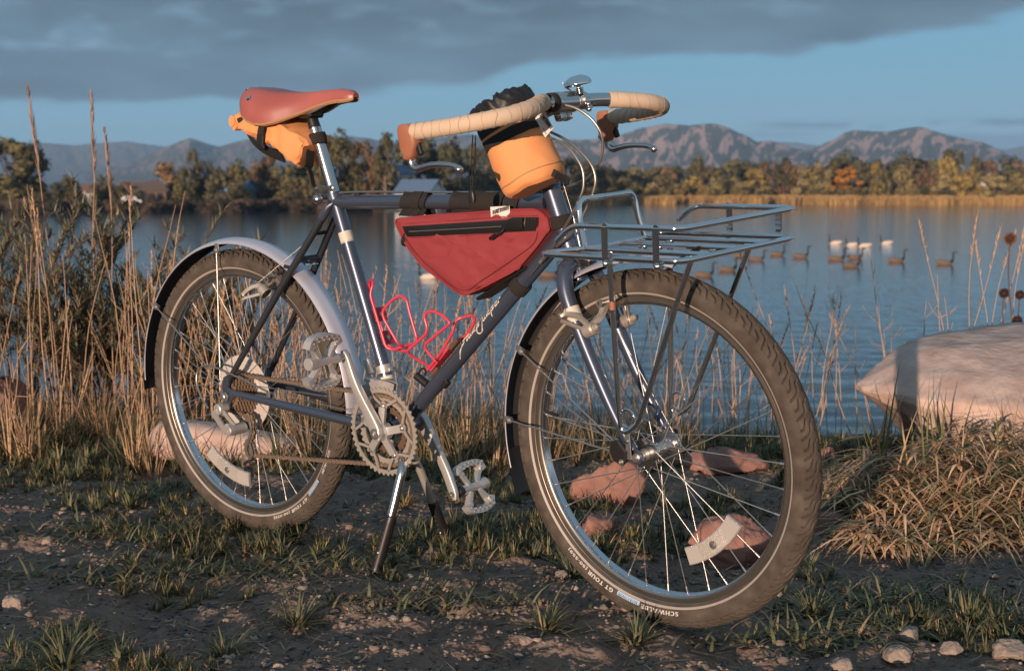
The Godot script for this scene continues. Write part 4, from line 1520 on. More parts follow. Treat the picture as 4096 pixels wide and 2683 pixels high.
func rack(bike: Node3D) -> void:
	var k := base("front_rack", bike, FT)
	var y := .7010
	var mb := MB.new()
	var r := .0052
	mb.tube(bend(pts([1.289, y, .177, .990, y, .177, 1.040, y, -.177, 1.289, y, -.177]) if false else [Vector3(1.290, y, .177), Vector3(.988, y, .172), Vector3(1.036, y, .062), Vector3(1.036, y, -.062), Vector3(.988, y, -.172), Vector3(1.290, y, -.177)], .030, 6, true), r, 12, true)
	obj("lower_rail", mb, M.chrome, k)
	mb = MB.new()
	var uy := .7520
	mb.tube(bend([Vector3(1.038, uy - .027, .177), Vector3(1.072, uy, .177), Vector3(1.290, uy, .177), Vector3(1.290, uy, -.177), Vector3(1.072, uy, -.177), Vector3(1.038, uy - .027, -.177)], .028, 6), r, 12)
	obj("upper_rail", mb, M.chrome, k)
	for z in [.088, 0.0, -.088]:
		mb = MB.new()
		mb.tube([Vector3(1.036 if absf(z) < .05 else 1.026, y, z), Vector3(1.288, y, z)], .0048, 12)
		obj("slat", mb, M.chrome, k)
	mb = MB.new()
	mb.tube(bend([Vector3(1.026, y, .088), Vector3(1.012, .748, .083), Vector3(1.007, .785, .080), Vector3(1.007, .785, -.080), Vector3(1.012, .748, -.083), Vector3(1.026, y, -.088)], .028, 6), .0056, 12)
	obj("back_hoop", mb, M.chrome, k)
	for sg in [1.0, -1.0]:
		for x in [1.146, 1.2485]:
			mb = MB.new()
			mb.box(Vector3(x, .7215, sg * .1845), Vector3(.0125, .064, .0026), Basis(), .0008)
			obj("side_strap", mb, M.chrome, k)
			mb = MB.new()
			mb.lathe(Vector3(x + .002, .6925, sg * .1845), Vector3(0, 0, sg), [[-.010, .0056], [.002, .0058], [.005, .0046], [.0065, .002], [.0066, .0001]], 16)
			mb.tube([Vector3(x, .7535, sg * .1835), Vector3(x, .7535, sg * .179)], .0052, 10)
			obj("strap_bolt", mb, M.chrome, k)
		# each leg is one bent rod: down from the rear, round at the hub and up to the front
		mb = MB.new()
		mb.tube(bend([Vector3(1.080, y - .004, sg * .090), Vector3(1.080, .420, sg * .0785), Vector3(1.0835, .372, sg * .077), Vector3(1.118, .392, sg * .077), Vector3(1.2505, y - .004, sg * .088)], .022, 7), .0051, 12)
		obj("leg", mb, M.chrome, k)
		mb = MB.new()
		var L := []
		for i in 17:
			var a := TAU * i / 17.0
			L.append(Vector3(1.0965 + .0155 * cos(a), .4030 + .0165 * sin(a), sg * .0765))
		mb.tube(L, .0026, 8, true)
		obj("ring", mb, M.chrome, k)
		mb = MB.new()
		mb.box(Vector3(1.0925, .3560, sg * .0725), Vector3(.011, .058, .0026), Basis(Vector3.BACK, .06), .0008)
		obj("tang", mb, M.steel, k)
		mb = MB.new()
		bolt(mb, Vector3(1.0905, .376, sg * .0735), Vector3(0, 0, sg), .0032, .003)
		bolt(mb, Vector3(1.0912, .360, sg * .0735), Vector3(0, 0, sg), .0032, .003)
		obj("tang_bolt", mb, M.chrome, k)
	mb = MB.new()
	for q in [[1.085, 0.0], [1.118, 0.0], [1.232, 0.0], [1.245, .088], [1.245, -.088], [1.080, .088], [1.080, -.088]]:
		mb.box(Vector3(q[0], y - .007, q[1]), Vector3(.014, .010, .012), Basis(), .003)
	obj("weld_tab", mb, M.chrome, k)
	mb = MB.new()
	var p := Vector3(1.080, .604, .0862)
	mb.tube([p + Vector3(0, .007, .0003), p - Vector3(0, .007, .0003)], .0057, 12)
	obj("tape_mark", mb, M.hood, k)

func wrap_seams(P: Array, r: float, every: float) -> MB:
	# thin raised edges where each turn of the cloth tape laps the last
	var mb := MB.new()
	var F := MB.frames(P)
	var acc := 0.0
	for i in range(1, P.size()):
		acc += P[i].distance_to(P[i - 1])
		if acc > every:
			acc = 0.0
			var L := []
			for s in 25:
				var a := TAU * s / 24.0
				L.append(P[i] + (F[i][1] * cos(a) + F[i][2] * sin(a)) * (r + .0001) + F[i][0] * (.007 * sin(a + 1.0) + .002 * sin(a * 3.0 + i)))
			mb.tube(L, .0005, 5)
	return mb

func cockpit(bike: Node3D) -> void:
	# stem
	var s := base("stem", bike, FT)
	var mb := MB.new()
	mb.tube([axis_at(.80), axis_at(.905)], .0111, 18)
	mb.tube(bend([axis_at(.870), axis_at(.925), Vector3(.905, .950, 0)], .02), .0130, 18)
	mb.lathe(Vector3(.918, .9535, -.027), Vector3.BACK, [[0, .0132], [0, .0178], [.004, .0192], [.050, .0192], [.054, .0178], [.054, .0132]], 26)
	obj("stem_body", mb, M.alu, s)
	mb = MB.new()
	mb.box(Vector3(.912, .9305, .004), Vector3(.020, .020, .018), Basis(Vector3.BACK, .3), .003)
	mb.box(Vector3(.912, .9305, -.014), Vector3(.020, .020, .014), Basis(Vector3.BACK, .3), .003)
	bolt(mb, Vector3(.912, .930, .013), Vector3.BACK, .0052, .004)
	obj("clamp", mb, M.alu, s)
	# handlebar
	var h := base("handlebar", bike, FT)
	var right := [Vector3(.922, .9545, 0), Vector3(.923, .9545, .05), Vector3(.936, .9545, .085), Vector3(.965, .951, .128), Vector3(.9835, .9455, .172), Vector3(.979, .938, .215), Vector3(.950, .931, .248), Vector3(.905, .925, .266), Vector3(.850, .920, .274), Vector3(.800, .9165, .276)]
	for sg in [1.0, -1.0]:
		var P := []
		for p in right: P.append(Vector3(p.x, p.y, p.z * sg))
		P = spl(P, 9)
		var cut := 14 if sg > 0 else 21
		mb = MB.new()
		mb.tube(P.slice(0, cut + 3), .0127, 18)
		obj("bar_tube", mb, M.alu, h)
		mb = MB.new()
		var W := P.slice(cut)
		var R := []
		for i in W.size(): R.append(.0148 + .0007 * sin(i * 2.4) * .5 + (.0006 if i < 6 else 0.0))
		mb.tube(W, R, 20)
		obj("bar_tape", mb, M.tape, h)
		obj("tape_seam", wrap_seams(W, .0149, .0165), M.tape_seam, h)
	# levers
	for sg in [1.0, -1.0]:
		var l := base("brake_lever", bike, FT)
		var z: float = .276 * sg
		mb = MB.new()
		# rubber hood: lofted from the bar end down to the pivot
		var g := []
		var sec := [[.9310, .789, .808, .013], [.9285, .7815, .812, .0155], [.9210, .778, .818, .0160], [.9100, .778, .822, .0155], [.8990, .779, .8225, .0145], [.8890, .7805, .818, .0135], [.8780, .783, .812, .0125], [.8715, .786, .807, .0115], [.8690, .791, .802, .007]]
		for q in sec:
			var row := PackedVector3Array()
			for j in 16:
				var a := TAU * j / 16
				var cx: float = (q[1] + q[2]) / 2
				var rx: float = (q[2] - q[1]) / 2
				var sx := signf(cos(a)) * pow(absf(cos(a)), .6)
				var sz := signf(sin(a)) * pow(absf(sin(a)), .6)
				row.append(Vector3(cx + rx * sx, q[0], z + q[3] * sz))
			g.append(row)
		mb.grid(g, true, false, false)
		mb.fan(g[0], Vector3.UP); mb.fan(g[-1], Vector3.DOWN)
		obj("hood", mb, M.hood, l)
		mb = MB.new()
		mb.box(Vector3(.8195, .890, z), Vector3(.011, .028, .009), Basis(Vector3.BACK, .35), .002)
		obj("hood_slot", mb, M.black_plastic, l)
		mb = MB.new()
		var Q := spl(pts([.800, .880, 0, .799, .866, 0, .804, .857, 0, .814, .8535, 0, .826, .8560, 0, .845, .8595, 0, .868, .8605, 0, .890, .8595, 0, .904, .8575, 0, .912, .8540, 0]), 5)
		for i in Q.size(): Q[i].z = z
		var W := []
		for i in Q.size(): W.append(lerpf(.0078, .0052, clampf(i / 30.0, 0, 1)))
		mb.tube(Q, W, 14)
		mb.ball(Vector3(.914, .8525, z), .0072, 14)
		obj("lever_blade", mb, M.alu, l)
		mb = MB.new()
		mb.lathe(Vector3(.7885, .8795, z), Vector3.BACK, [[-.0135, .0001], [-.0135, .0045], [.0135, .0045], [.0138, .0001]], 14)
		obj("pivot_pin", mb, M.steel, l)
	# bell
	var b := base("bell", bike, FT)
	mb = MB.new()
	var bc := Vector3(.9245, .9860, -.034)
	var ax := Vector3(-.16, 1, .10).normalized()
	mb.lathe(bc, ax, [[-.004, .0252], [-.002, .0257], [.002, .0250], [.007, .0220], [.011, .0170], [.0138, .010], [.0146, .0001]], 30, false)
	mb.lathe(bc, ax, [[.0128, .0001], [.0120, .010], [.0092, .0165], [.0055, .0212], [.001, .0240], [-.004, .0248]], 30, false)
	obj("dome", mb, M.chrome, b)
	mb = MB.new()
	mb.lathe(bc, ax, [[-.020, .0055], [-.012, .0045], [.012, .003]], 12)
	mb.lathe(Vector3(.922, .9545, -.045), Vector3.BACK, [[-.008, .0128], [-.008, .0162], [.008, .0162], [.008, .0128]], 22)
	for i in 4: mb.lathe(bc - ax * (.019 - .003 * i), ax, [[-.001, .007], [0, .0088], [.001, .007]], 14)
	mb.tube([Vector3(.938, .9430, -.052), Vector3(.940, .9385, -.040)], .0042, 10)
	mb.ball(Vector3(.939, .9480, -.044), .0050, 10)
	mb.ball(Vector3(.941, .9390, -.044), .0050, 10)
	mb.bar(spl([bc - ax * .014, bc - ax * .012 + Vector3(-.016, -.002, .002), bc + Vector3(-.027, -.004, .004), bc + Vector3(-.030, .003, .005)], 4), .008, .0016, Vector3.UP)
	obj("bell_mount", mb, M.alu, b)
	# brake housings: looped cables in front of the head tube
	var c := base("cables", bike)
	var loops := [
		[.855, .938, .045, .877, .947, .040, .907, .951, .035, .949, .944, .026, .980, .925, .018, .997, .899, .010, .998, .875, .004, .990, .849, .0, .972, .828, -.004, .945, .812, -.012, .905, .800, -.018, .872, .790, -.02],
		[.880, .908, .03, .902, .901, .03, .938, .885, .03, .969, .863, .03, .991, .839, .03, .998, .813, .03, .990, .787, .03, .980, .769, .03, .962, .740, .03, .935, .712, .028, .905, .692, .026],
		[.890, .898, .05, .923, .888, .05, .952, .874, .05, .973, .853, .05, .985, .830, .05, .985, .801, .05, .974, .778, .05, .958, .754, .048, .937, .730, .042, .896, .686, .030, .872, .666, .024]]
	for L in loops:
		mb = MB.new()
		mb.tube(spl(pts(L), 7), .0026, 9)
		obj("brake_housing", mb, M.cable, c)
	mb = MB.new()
	mb.tube(pts([.904, .812, 0, .918, .772, 0, .930, .737, 0, .9455, .672, 0]), .0008, 6)
	mb.tube(pts([.928, .742, 0, .9445, .676, 0]), .0019, 7)
	obj("inner_cable", mb, M.steel, c)
	mb = MB.new()
	mb.tube(spl(pts([.330, .787, .004, .400, .7895, .003, .545, .7895, .002, .70, .7895, .002, .84, .790, .002]), 4), .0022, 8)
	obj("brake_housing", mb, M.cable, c)
	mb = MB.new()
	mb.box(Vector3(.868, .6655, .020), Vector3(.018, .007, .007), Basis(Vector3.BACK, .75), .0015)
	mb.tube([Vector3(.859, .656, .019), Vector3(.835, .634, .016)], .0009, 5)
	obj("barrel_adjuster", mb, M.steel, c)

func drive(bike: Node3D) -> void:
	var c := base("crankset", bike)
	# rings
	var mb := MB.new()
	sprocket(mb, BB + Vector3(0, 0, .0525), .0920, 46, .0032, .0815)
	# inner web: five bolt tabs joined to the ring by curved struts
	for i in 5:
		var a := deg_to_rad(72.0 * i + 14.0)
		var tab := BB + Vector3(cos(a) * .0545, sin(a) * .0545, .0525)
		mb.lathe(tab, Vector3.BACK, [[-.0016, .0095], [.0016, .0095], [.0016, .004]], 18)
		mb.lathe(tab, Vector3.FORWARD, [[.0016, .0095], [.0016, .004]], 18)
		for sg in [1.0, -1.0]:
			var L := []
			for s in 7:
				var f := s / 6.0
				var aa: float = a + sg * (.10 + .36 * f)
				L.append(BB + Vector3(cos(aa), sin(aa), 0) * (.0585 + .0250 * f * f) + Vector3(0, 0, .0525))
			mb.bar(L, .0055, .0032, Vector3.BACK)
	obj("chainring", mb, M.alu_dirty, c)
	mb = MB.new()
	sprocket(mb, BB + Vector3(0, 0, .0445), .0735, 36, .0026, .0590)
	for i in 5:
		var a := deg_to_rad(72.0 * i + 14.0)
		mb.bar([BB + Vector3(cos(a) * .050, sin(a) * .050, .0445), BB + Vector3(cos(a) * .062, sin(a) * .062, .0445)], .016, .0026, Vector3.BACK)
	obj("chainring", mb, M.alu_dirty, c)
	mb = MB.new()
	sprocket(mb, BB + Vector3(0, 0, .0370), .0520, 26, .0026, .0375)
	obj("chainring", mb, M.rusty, c)
	mb = MB.new()
	for i in 5:
		var a := deg_to_rad(72.0 * i + 14.0)
		var u := Vector3(cos(a), sin(a), 0)
		mb.bar([BB + u * .012 + Vector3(0, 0, .060), BB + u * .035 + Vector3(0, 0, .0575), BB + u * .052 + Vector3(0, 0, .0560)], .0165 , .0065, Vector3.BACK)
	mb.lathe(BB + Vector3(0, 0, .046), Vector3.BACK, [[0, .020], [.016, .0195], [.020, .0165]], 26)
	obj("spider", mb, M.cast, c)
	mb = MB.new()
	for i in 5:
		var a := deg_to_rad(72.0 * i + 14.0)
		bolt(mb, BB + Vector3(cos(a) * .0545, sin(a) * .0545, .0560), Vector3.BACK, .0048, .003)
	obj("chainring_bolt", mb, M.steel, c)
	# crank arms and pedals, both on one line through the bottom bracket
	var dir := Vector3(-.372, .928, 0).normalized()
	for sg in [1.0, -1.0]:
		var d: Vector3 = dir * sg
		var side := Vector3(0, 0, sg)
		var p := BB + d * .170
		mb = MB.new()
		var P := []
		var w := d.cross(side)
		var g := []
		for i in 21:
			var f := i / 20.0
			var half := lerpf(.0155, .0105, smoothstep(0, .6, f))
			if i < 3: half *= [.45, .8, .95][i]
			if i > 17: half *= [1.0, .86, .45][i - 18]
			var along := lerpf(-.015, .1835, f)
			var zc := .0690 + .0200 * smoothstep(.0, .75, f)
			var th := lerpf(.0105, .0062, f)
			var row := PackedVector3Array()
			for j in 16:
				var a := TAU * j / 16
				var cx := signf(cos(a)) * pow(absf(cos(a)), .42)
				var cy := signf(sin(a)) * pow(absf(sin(a)), .55)
				row.append(BB + d * along + w * half * cx + side * (zc + th * cy))
			g.append(row)
		mb.grid(g, true, false, false)
		mb.fan(g[0], -d); mb.fan(g[-1], d)
		obj("crank_arm", mb, M.cast, c)
		mb = MB.new()
		if sg > 0:
			mb.lathe(BB + Vector3(0, 0, .0795), Vector3.BACK, [[0, .0125], [.0005, .0125], [.0015, .0110], [.0018, .0060], [.0002, .0055], [.0002, .0001]], 20)
		mb.lathe(p + side * .0960, side, [[-.001, .0065], [.0006, .0065], [.0006, .0040], [-.001, .0038], [-.001, .0001]], 16)
		mb.lathe(p - side * -.0815, -side, [[-.001, .0065], [.0012, .0065], [.0012, .0035], [.0001, .0001]], 16)
		obj("crank_bolt", mb, M.steel, c)
		pedal(bike, p, sg)
	mb = MB.new()
	mb.lathe(BB, Vector3.BACK, [[-.070, .0085], [.050, .0085]], 16)
	mb.lathe(BB, Vector3.FORWARD, [[.036, .0185], [.046, .0175], [.046, .009]], 22)
	obj("spindle", mb, M.rusty, c)
	# chain: outer and inner plates with rollers
	var ch := []
	var zr := .0445
	var top_a := deg_to_rad(94.0)
	var bot_a := deg_to_rad(-94.0)
	ch.append_array([Vector3(.044, .2030, .0440), Vector3(.038, .188, .0440)] if false else [])
	var path := [Vector3(.020, .3765, .0420), Vector3(.20, .3755, .0430), Vector3(BB.x + .0735 * cos(top_a), BB.y + .0735 * sin(top_a), zr)]
	for i in range(1, 17):
		var a := lerpf(top_a, bot_a, i / 16.0)
		path.append(Vector3(BB.x + .0735 * cos(a), BB.y + .0735 * sin(a), zr))
	path.append(Vector3(.20, .2050, .0430))
	path.append(Vector3(.052, .1935, .0420))
	for i in range(0, 9):
		var a := deg_to_rad(-80.0 - 26.0 * i)
		path.append(Vector3(.0445 + .0185 * cos(a), .2095 + .0185 * sin(a), .0420))
	path.append(Vector3(.060, .2480, .0420))
	for i in range(0, 7):
		var a := deg_to_rad(-40.0 + 30.0 * i)
		path.append(Vector3(.044 + .0155 * cos(a), .2720 + .0155 * sin(a), .0420))
	path.append(Vector3(.012, .2890, .0420))
	for i in range(0, 9):
		var a := deg_to_rad(-88.0 - 22.5 * i)
		path.append(Vector3(.0 + .0430 * cos(a), R_TYRE + .0430 * sin(a), .0420))
	var C := Curve3D.new()
	for p in path: C.add_point(p)
	C.bake_interval = .004
	var L := C.get_baked_length()
	var count := int(L / .0127)
	mb = MB.new()
	for i in count:
		var a := C.sample_baked(L * i / count)
		var b := C.sample_baked(L * (i + 1) / count)
		var m := (a + b) / 2
		var d := (b - a).normalized()
		var up := Vector3.BACK.cross(d).normalized()
		var bs := Basis(d, up, d.cross(up))
		var off := .0037 if i % 2 == 0 else .0025
		for sg in [1.0, -1.0]:
			for e in [a, b]:
				mb.box(e + bs.z * off * sg, Vector3(.0082, .0085, .0011), bs, .0004)
			mb.box(m + bs.z * off * sg, Vector3(.010, .0058, .0010), bs)
		mb.tube([a - bs.z * .0048, a + bs.z * .0048], .0020, 6)
	obj("chain", mb, M.cassette_metal, bike)
	# rear derailleur
	var r := base("rear_derailleur", bike)
	mb = MB.new()
	mb.lathe(Vector3(-.006, .3020, .066), Vector3.BACK, [[0, .0135], [.016, .0140], [.024, .0125], [.026, .0100], [.026, .0055], [.0235, .005], [.0235, .0001]], 22)
	mb.box(Vector3(-.004, .2950, .0760), Vector3(.022, .020, .014), Basis(Vector3.BACK, .3), .004)
	obj("upper_body", mb, M.alu_satin, r)
	mb = MB.new()
	mb.bar([Vector3(-.020, .2950, .092), Vector3(.030, .2560, .098)], .0135, .0045, Vector3.BACK)
	mb.bar([Vector3(-.006, .3040, .0800), Vector3(.044, .2690, .0850)], .010, .004, Vector3.BACK)
	obj("link_arm", mb, M.alu_satin, r)
	mb = MB.new()
	mb.lathe(Vector3(.0395, .2600, .055), Vector3.BACK, [[0, .0125], [.036, .0125], [.046, .0110], [.048, .009], [.048, .0048], [.0455, .0045], [.0455, .0001]], 22)
	mb.box(Vector3(.032, .2640, .092), Vector3(.022, .018, .016), Basis(Vector3.BACK, -.6), .004)
	obj("lower_body", mb, M.alu_satin, r)
	mb = MB.new()
	for z in [.0495, .0355]:
		mb.bar(bend([Vector3(.052, .2780, z), Vector3(.0585, .2530, z), Vector3(.0420, .2230, z), Vector3(.0330, .2020, z), Vector3(.0460, .1840, z), Vector3(.0560, .1960, z), Vector3(.0480, .2230, z)], .010, 4), .0060, .0020, Vector3.BACK)
	obj("cage", mb, M.steel, r)
	for q in [Vector3(.0445, .2095, .042), Vector3(.046, .2700, .042)]:
		mb = MB.new()
		sprocket(mb, q, .0165, 11, .0040, .004)
		obj("jockey_wheel", mb, M.cassette_metal, r)
	mb = MB.new()
	mb.tube(spl(pts([.135, .3530, .063, .06, .3740, .068, -.015, .3930, .072, -.060, .3960, .074, -.083, .3800, .077, -.082, .3520, .082, -.062, .3250, .088, -.036, .3020, .092]), 6), .0025, 8)
	obj("gear_housing", mb, M.cable, r)
	mb = MB.new()
	mb.box(Vector3(.137, .3460, .062), Vector3(.010, .012, .006), Basis(), .001)
	mb.tube([Vector3(.14, .3525, .063), Vector3(.44, .3220, .035)], .0008, 5)
	obj("cable_stop", mb, M.steel, r)
	# front derailleur on the seat tube
	var fd := base("front_derailleur", bike)
	var sd := (SC - BB).normalized()
	mb = MB.new()
	mb.lathe(BB + sd * .126, sd, [[-.008, .0150], [-.008, .0175], [.008, .0175], [.008, .0150]], 24)
	mb.box(BB + sd * .126 + Vector3(.021, .002, .008), Vector3(.014, .010, .014), Basis(Vector3.BACK, .2), .002)
	obj("clamp_band", mb, M.alu_satin, fd)
	mb = MB.new()
	mb.box(BB + sd * .128 + Vector3(-.026, .004, .020), Vector3(.015, .036, .014), Basis(Vector3.BACK, .25), .003)
	mb.box(BB + sd * .104 + Vector3(-.016, 0, .032), Vector3(.030, .013, .018), Basis(Vector3.BACK, -.2), .003)
	obj("link_body", mb, M.cast, fd)
	mb = MB.new()
	for z in [.0385, .0495]:
		var A := []
		for i in 9:
			var a := deg_to_rad(lerpf(72.0, 128.0, i / 8.0))
			A.append(BB + Vector3(cos(a), sin(a), 0) * .0985 + Vector3(0, 0, z))
		mb.bar(A, .0160, .0012, Vector3.BACK)
	obj("cage", mb, M.alu_satin, fd)

func pedal(bike: Node3D, p: Vector3, sg: float) -> void:
	var o := base("pedal", bike)
	var side := Vector3(0, 0, sg)
	var mb := MB.new()
	mb.lathe(p + side * .0960, side, [[0, .0062], [.012, .0062], [.012, .0095], [.018, .0105]], 18)
	obj("axle", mb, M.steel if sg > 0 else M.black_plastic, o)
	mb = MB.new()
	var c := p + side * .150
	mb.lathe(p + side * .112, side, [[0, .0085], [.002, .0108], [.018, .0100], [.036, .0092], [.056, .0100], [.070, .0125], [.082, .0130], [.084, .0115], [.084, .0001]], 22)
	# two arches of cast alloy, above and below the barrel
	var tl := Basis(Vector3.BACK, -.10 if sg > 0 else .34)
	for e in [1.0, -1.0]:
		var u: Vector3 = tl * Vector3(0, e, 0)
		var A := [c - side * .012 + u * .008, c - side * .020 + u * .022, c - side * .030 + u * .036]
		mb.bar(A, .0085, .0150, tl * Vector3.RIGHT)
		A = [c + side * .016 + u * .008, c + side * .026 + u * .022, c + side * .040 + u * .036]
		mb.bar(A, .0085, .0150, tl * Vector3.RIGHT)
		A = bend([c - side * .036 + u * .033, c - side * .030 + u * .047, c + side * .006 + u * .0535, c + side * .040 + u * .047, c + side * .046 + u * .030], .014, 5)
		mb.bar(A, .0120, .0200, tl * Vector3.RIGHT)
		for z in [-.026, .036]:
			mb.box(c + side * z + u * .034, Vector3(.020, .012, .012), tl, .003)
	obj("pedal_body", mb, M.cast, o)
	mb = MB.new()
	for e in [1.0, -1.0]:
		var u: Vector3 = tl * Vector3(0, e, 0)
		for row in 2:
			for i in 6:
				var z := -.032 + .0140 * i + (.006 if row else 0.0)
				var h := .0440 + .0055 * (1.0 - pow((z - .006) / .04, 2.0)) + (.0035 if row else -.0035)
				for f in [1.0, -1.0]:
					mb.lathe(c + side * z + u * h + tl * Vector3.RIGHT * (f * .0100), tl * Vector3.RIGHT * f, [[0, .0024], [.0016, .0024], [.0026, .0016], [.0028, .0001]], 8)
	obj("grip_pin", mb, M.steel, o)
	if sg < 0:
		mb = MB.new()
		mb.ball(p + side * .1090, .0125, 14)
		obj("dust_seal", mb, M.black_plastic, o)

func cantilever(b: Node3D, piv: Vector3, sg: float, reach: Vector3, pad: Vector3, front: bool) -> void:
	var nx := Vector3(.92, .38, 0).normalized() if front else Vector3(-.78, .62, 0).normalized()
	var mb := MB.new()
	mb.lathe(piv - nx * .004, nx, [[0, .0130], [.018, .0125], [.022, .0105], [.022, .0075], [.030, .0070], [.032, .0050], [.032, .0001]], 20)
	var z := Vector3(0, 0, sg)
	mb.bar(spl([piv + nx * .006 + Vector3(0, .004, 0), piv.lerp(reach, .35) + Vector3(0, .012, 0) + nx * .006, piv.lerp(reach, .75) + Vector3(0, .010, 0), reach], 4), .0065, .008, nx)
	mb.bar([piv + nx * .004 - Vector3(0, .003, 0), reach - Vector3(0, .008, 0)], .004, .006, nx)
	mb.bar(spl([piv + nx * .006 + Vector3(0, .006, 0), piv.lerp(pad, .5) + nx * .006, pad + z * .012], 4), .010, .010, nx)
	obj("brake_arm", mb, M.alu_dirty, b)
	mb = MB.new()
	var al := Vector3(nx.y, -nx.x, 0) if false else nx.cross(Vector3.BACK)
	var dir := Vector3(.80, .42, 0).normalized() if front else Vector3(.60, -.52, 0).normalized()
	mb.box(pad, Vector3(.054, .011, .010), Basis(dir, Vector3.BACK.cross(dir), Vector3.BACK), .002)
	obj("brake_pad", mb, M.black_plastic, b)
	mb = MB.new()
	mb.box(pad + z * .006, Vector3(.050, .009, .005), Basis(dir, Vector3.BACK.cross(dir), Vector3.BACK), .001)
	mb.lathe(pad + z * .004, z, [[0, .0052], [.020, .0052], [.022, .007], [.028, .007], [.028, .003]], 12)
	bolt(mb, piv + nx * .027, nx, .0050, .003)
	mb.lathe(reach - z * .003, z, [[-.004, .0065], [.004, .0065], [.006, .004]], 12)
	obj("pad_holder", mb, M.steel, b)

func brakes(bike: Node3D) -> void:
	var b := base("front_brake", bike, FT)
	for sg in [1.0, -1.0]:
		cantilever(b, Vector3(.998, .548, sg * .0560), sg, Vector3(.962, .577, sg * .088), Vector3(1.022, .598, sg * .0190), true)
	var mb := MB.new()
	var top := Vector3(.9455, .645, 0)
	for sg in [1.0, -1.0]:
		mb.tube([top, Vector3(.963, .577, sg * .088)], .0008, 5)
	mb.tube([top, top + Vector3(.0, .03, 0)], .001, 5)
	obj("straddle_wire", mb, M.cable, b)
	mb = MB.new()
	mb.prism(PackedVector2Array([Vector2(-.012, .010), Vector2(.012, .010), Vector2(.004, -.014), Vector2(-.004, -.014)]), top, Basis(Vector3.UP, PI / 2), .005, .001)
	mb.box(Vector3(.954, .672, 0), Vector3(.030, .006, .016), Basis(Vector3.BACK, -.3), .0015)
	obj("cable_yoke", mb, M.steel, b)
	var r := base("rear_brake", bike)
	for sg in [1.0, -1.0]:
		cantilever(r, Vector3(.142, .572, sg * .0560), sg, Vector3(.086, .566, sg * .074), Vector3(.140, .600, sg * .0190), false)
	mb = MB.new()
	top = Vector3(.205, .672, 0)
	for sg in [1.0, -1.0]:
		mb.tube([top, Vector3(.088, .566, sg * .074)], .0008, 5)
	mb.tube([top, Vector3(.262, .706, 0)], .0009, 5)
	mb.tube(spl(pts([.262, .708, 0, .280, .735, .002, .291, .758, .004]), 4), .0022, 7)
	obj("straddle_wire", mb, M.cable, r)

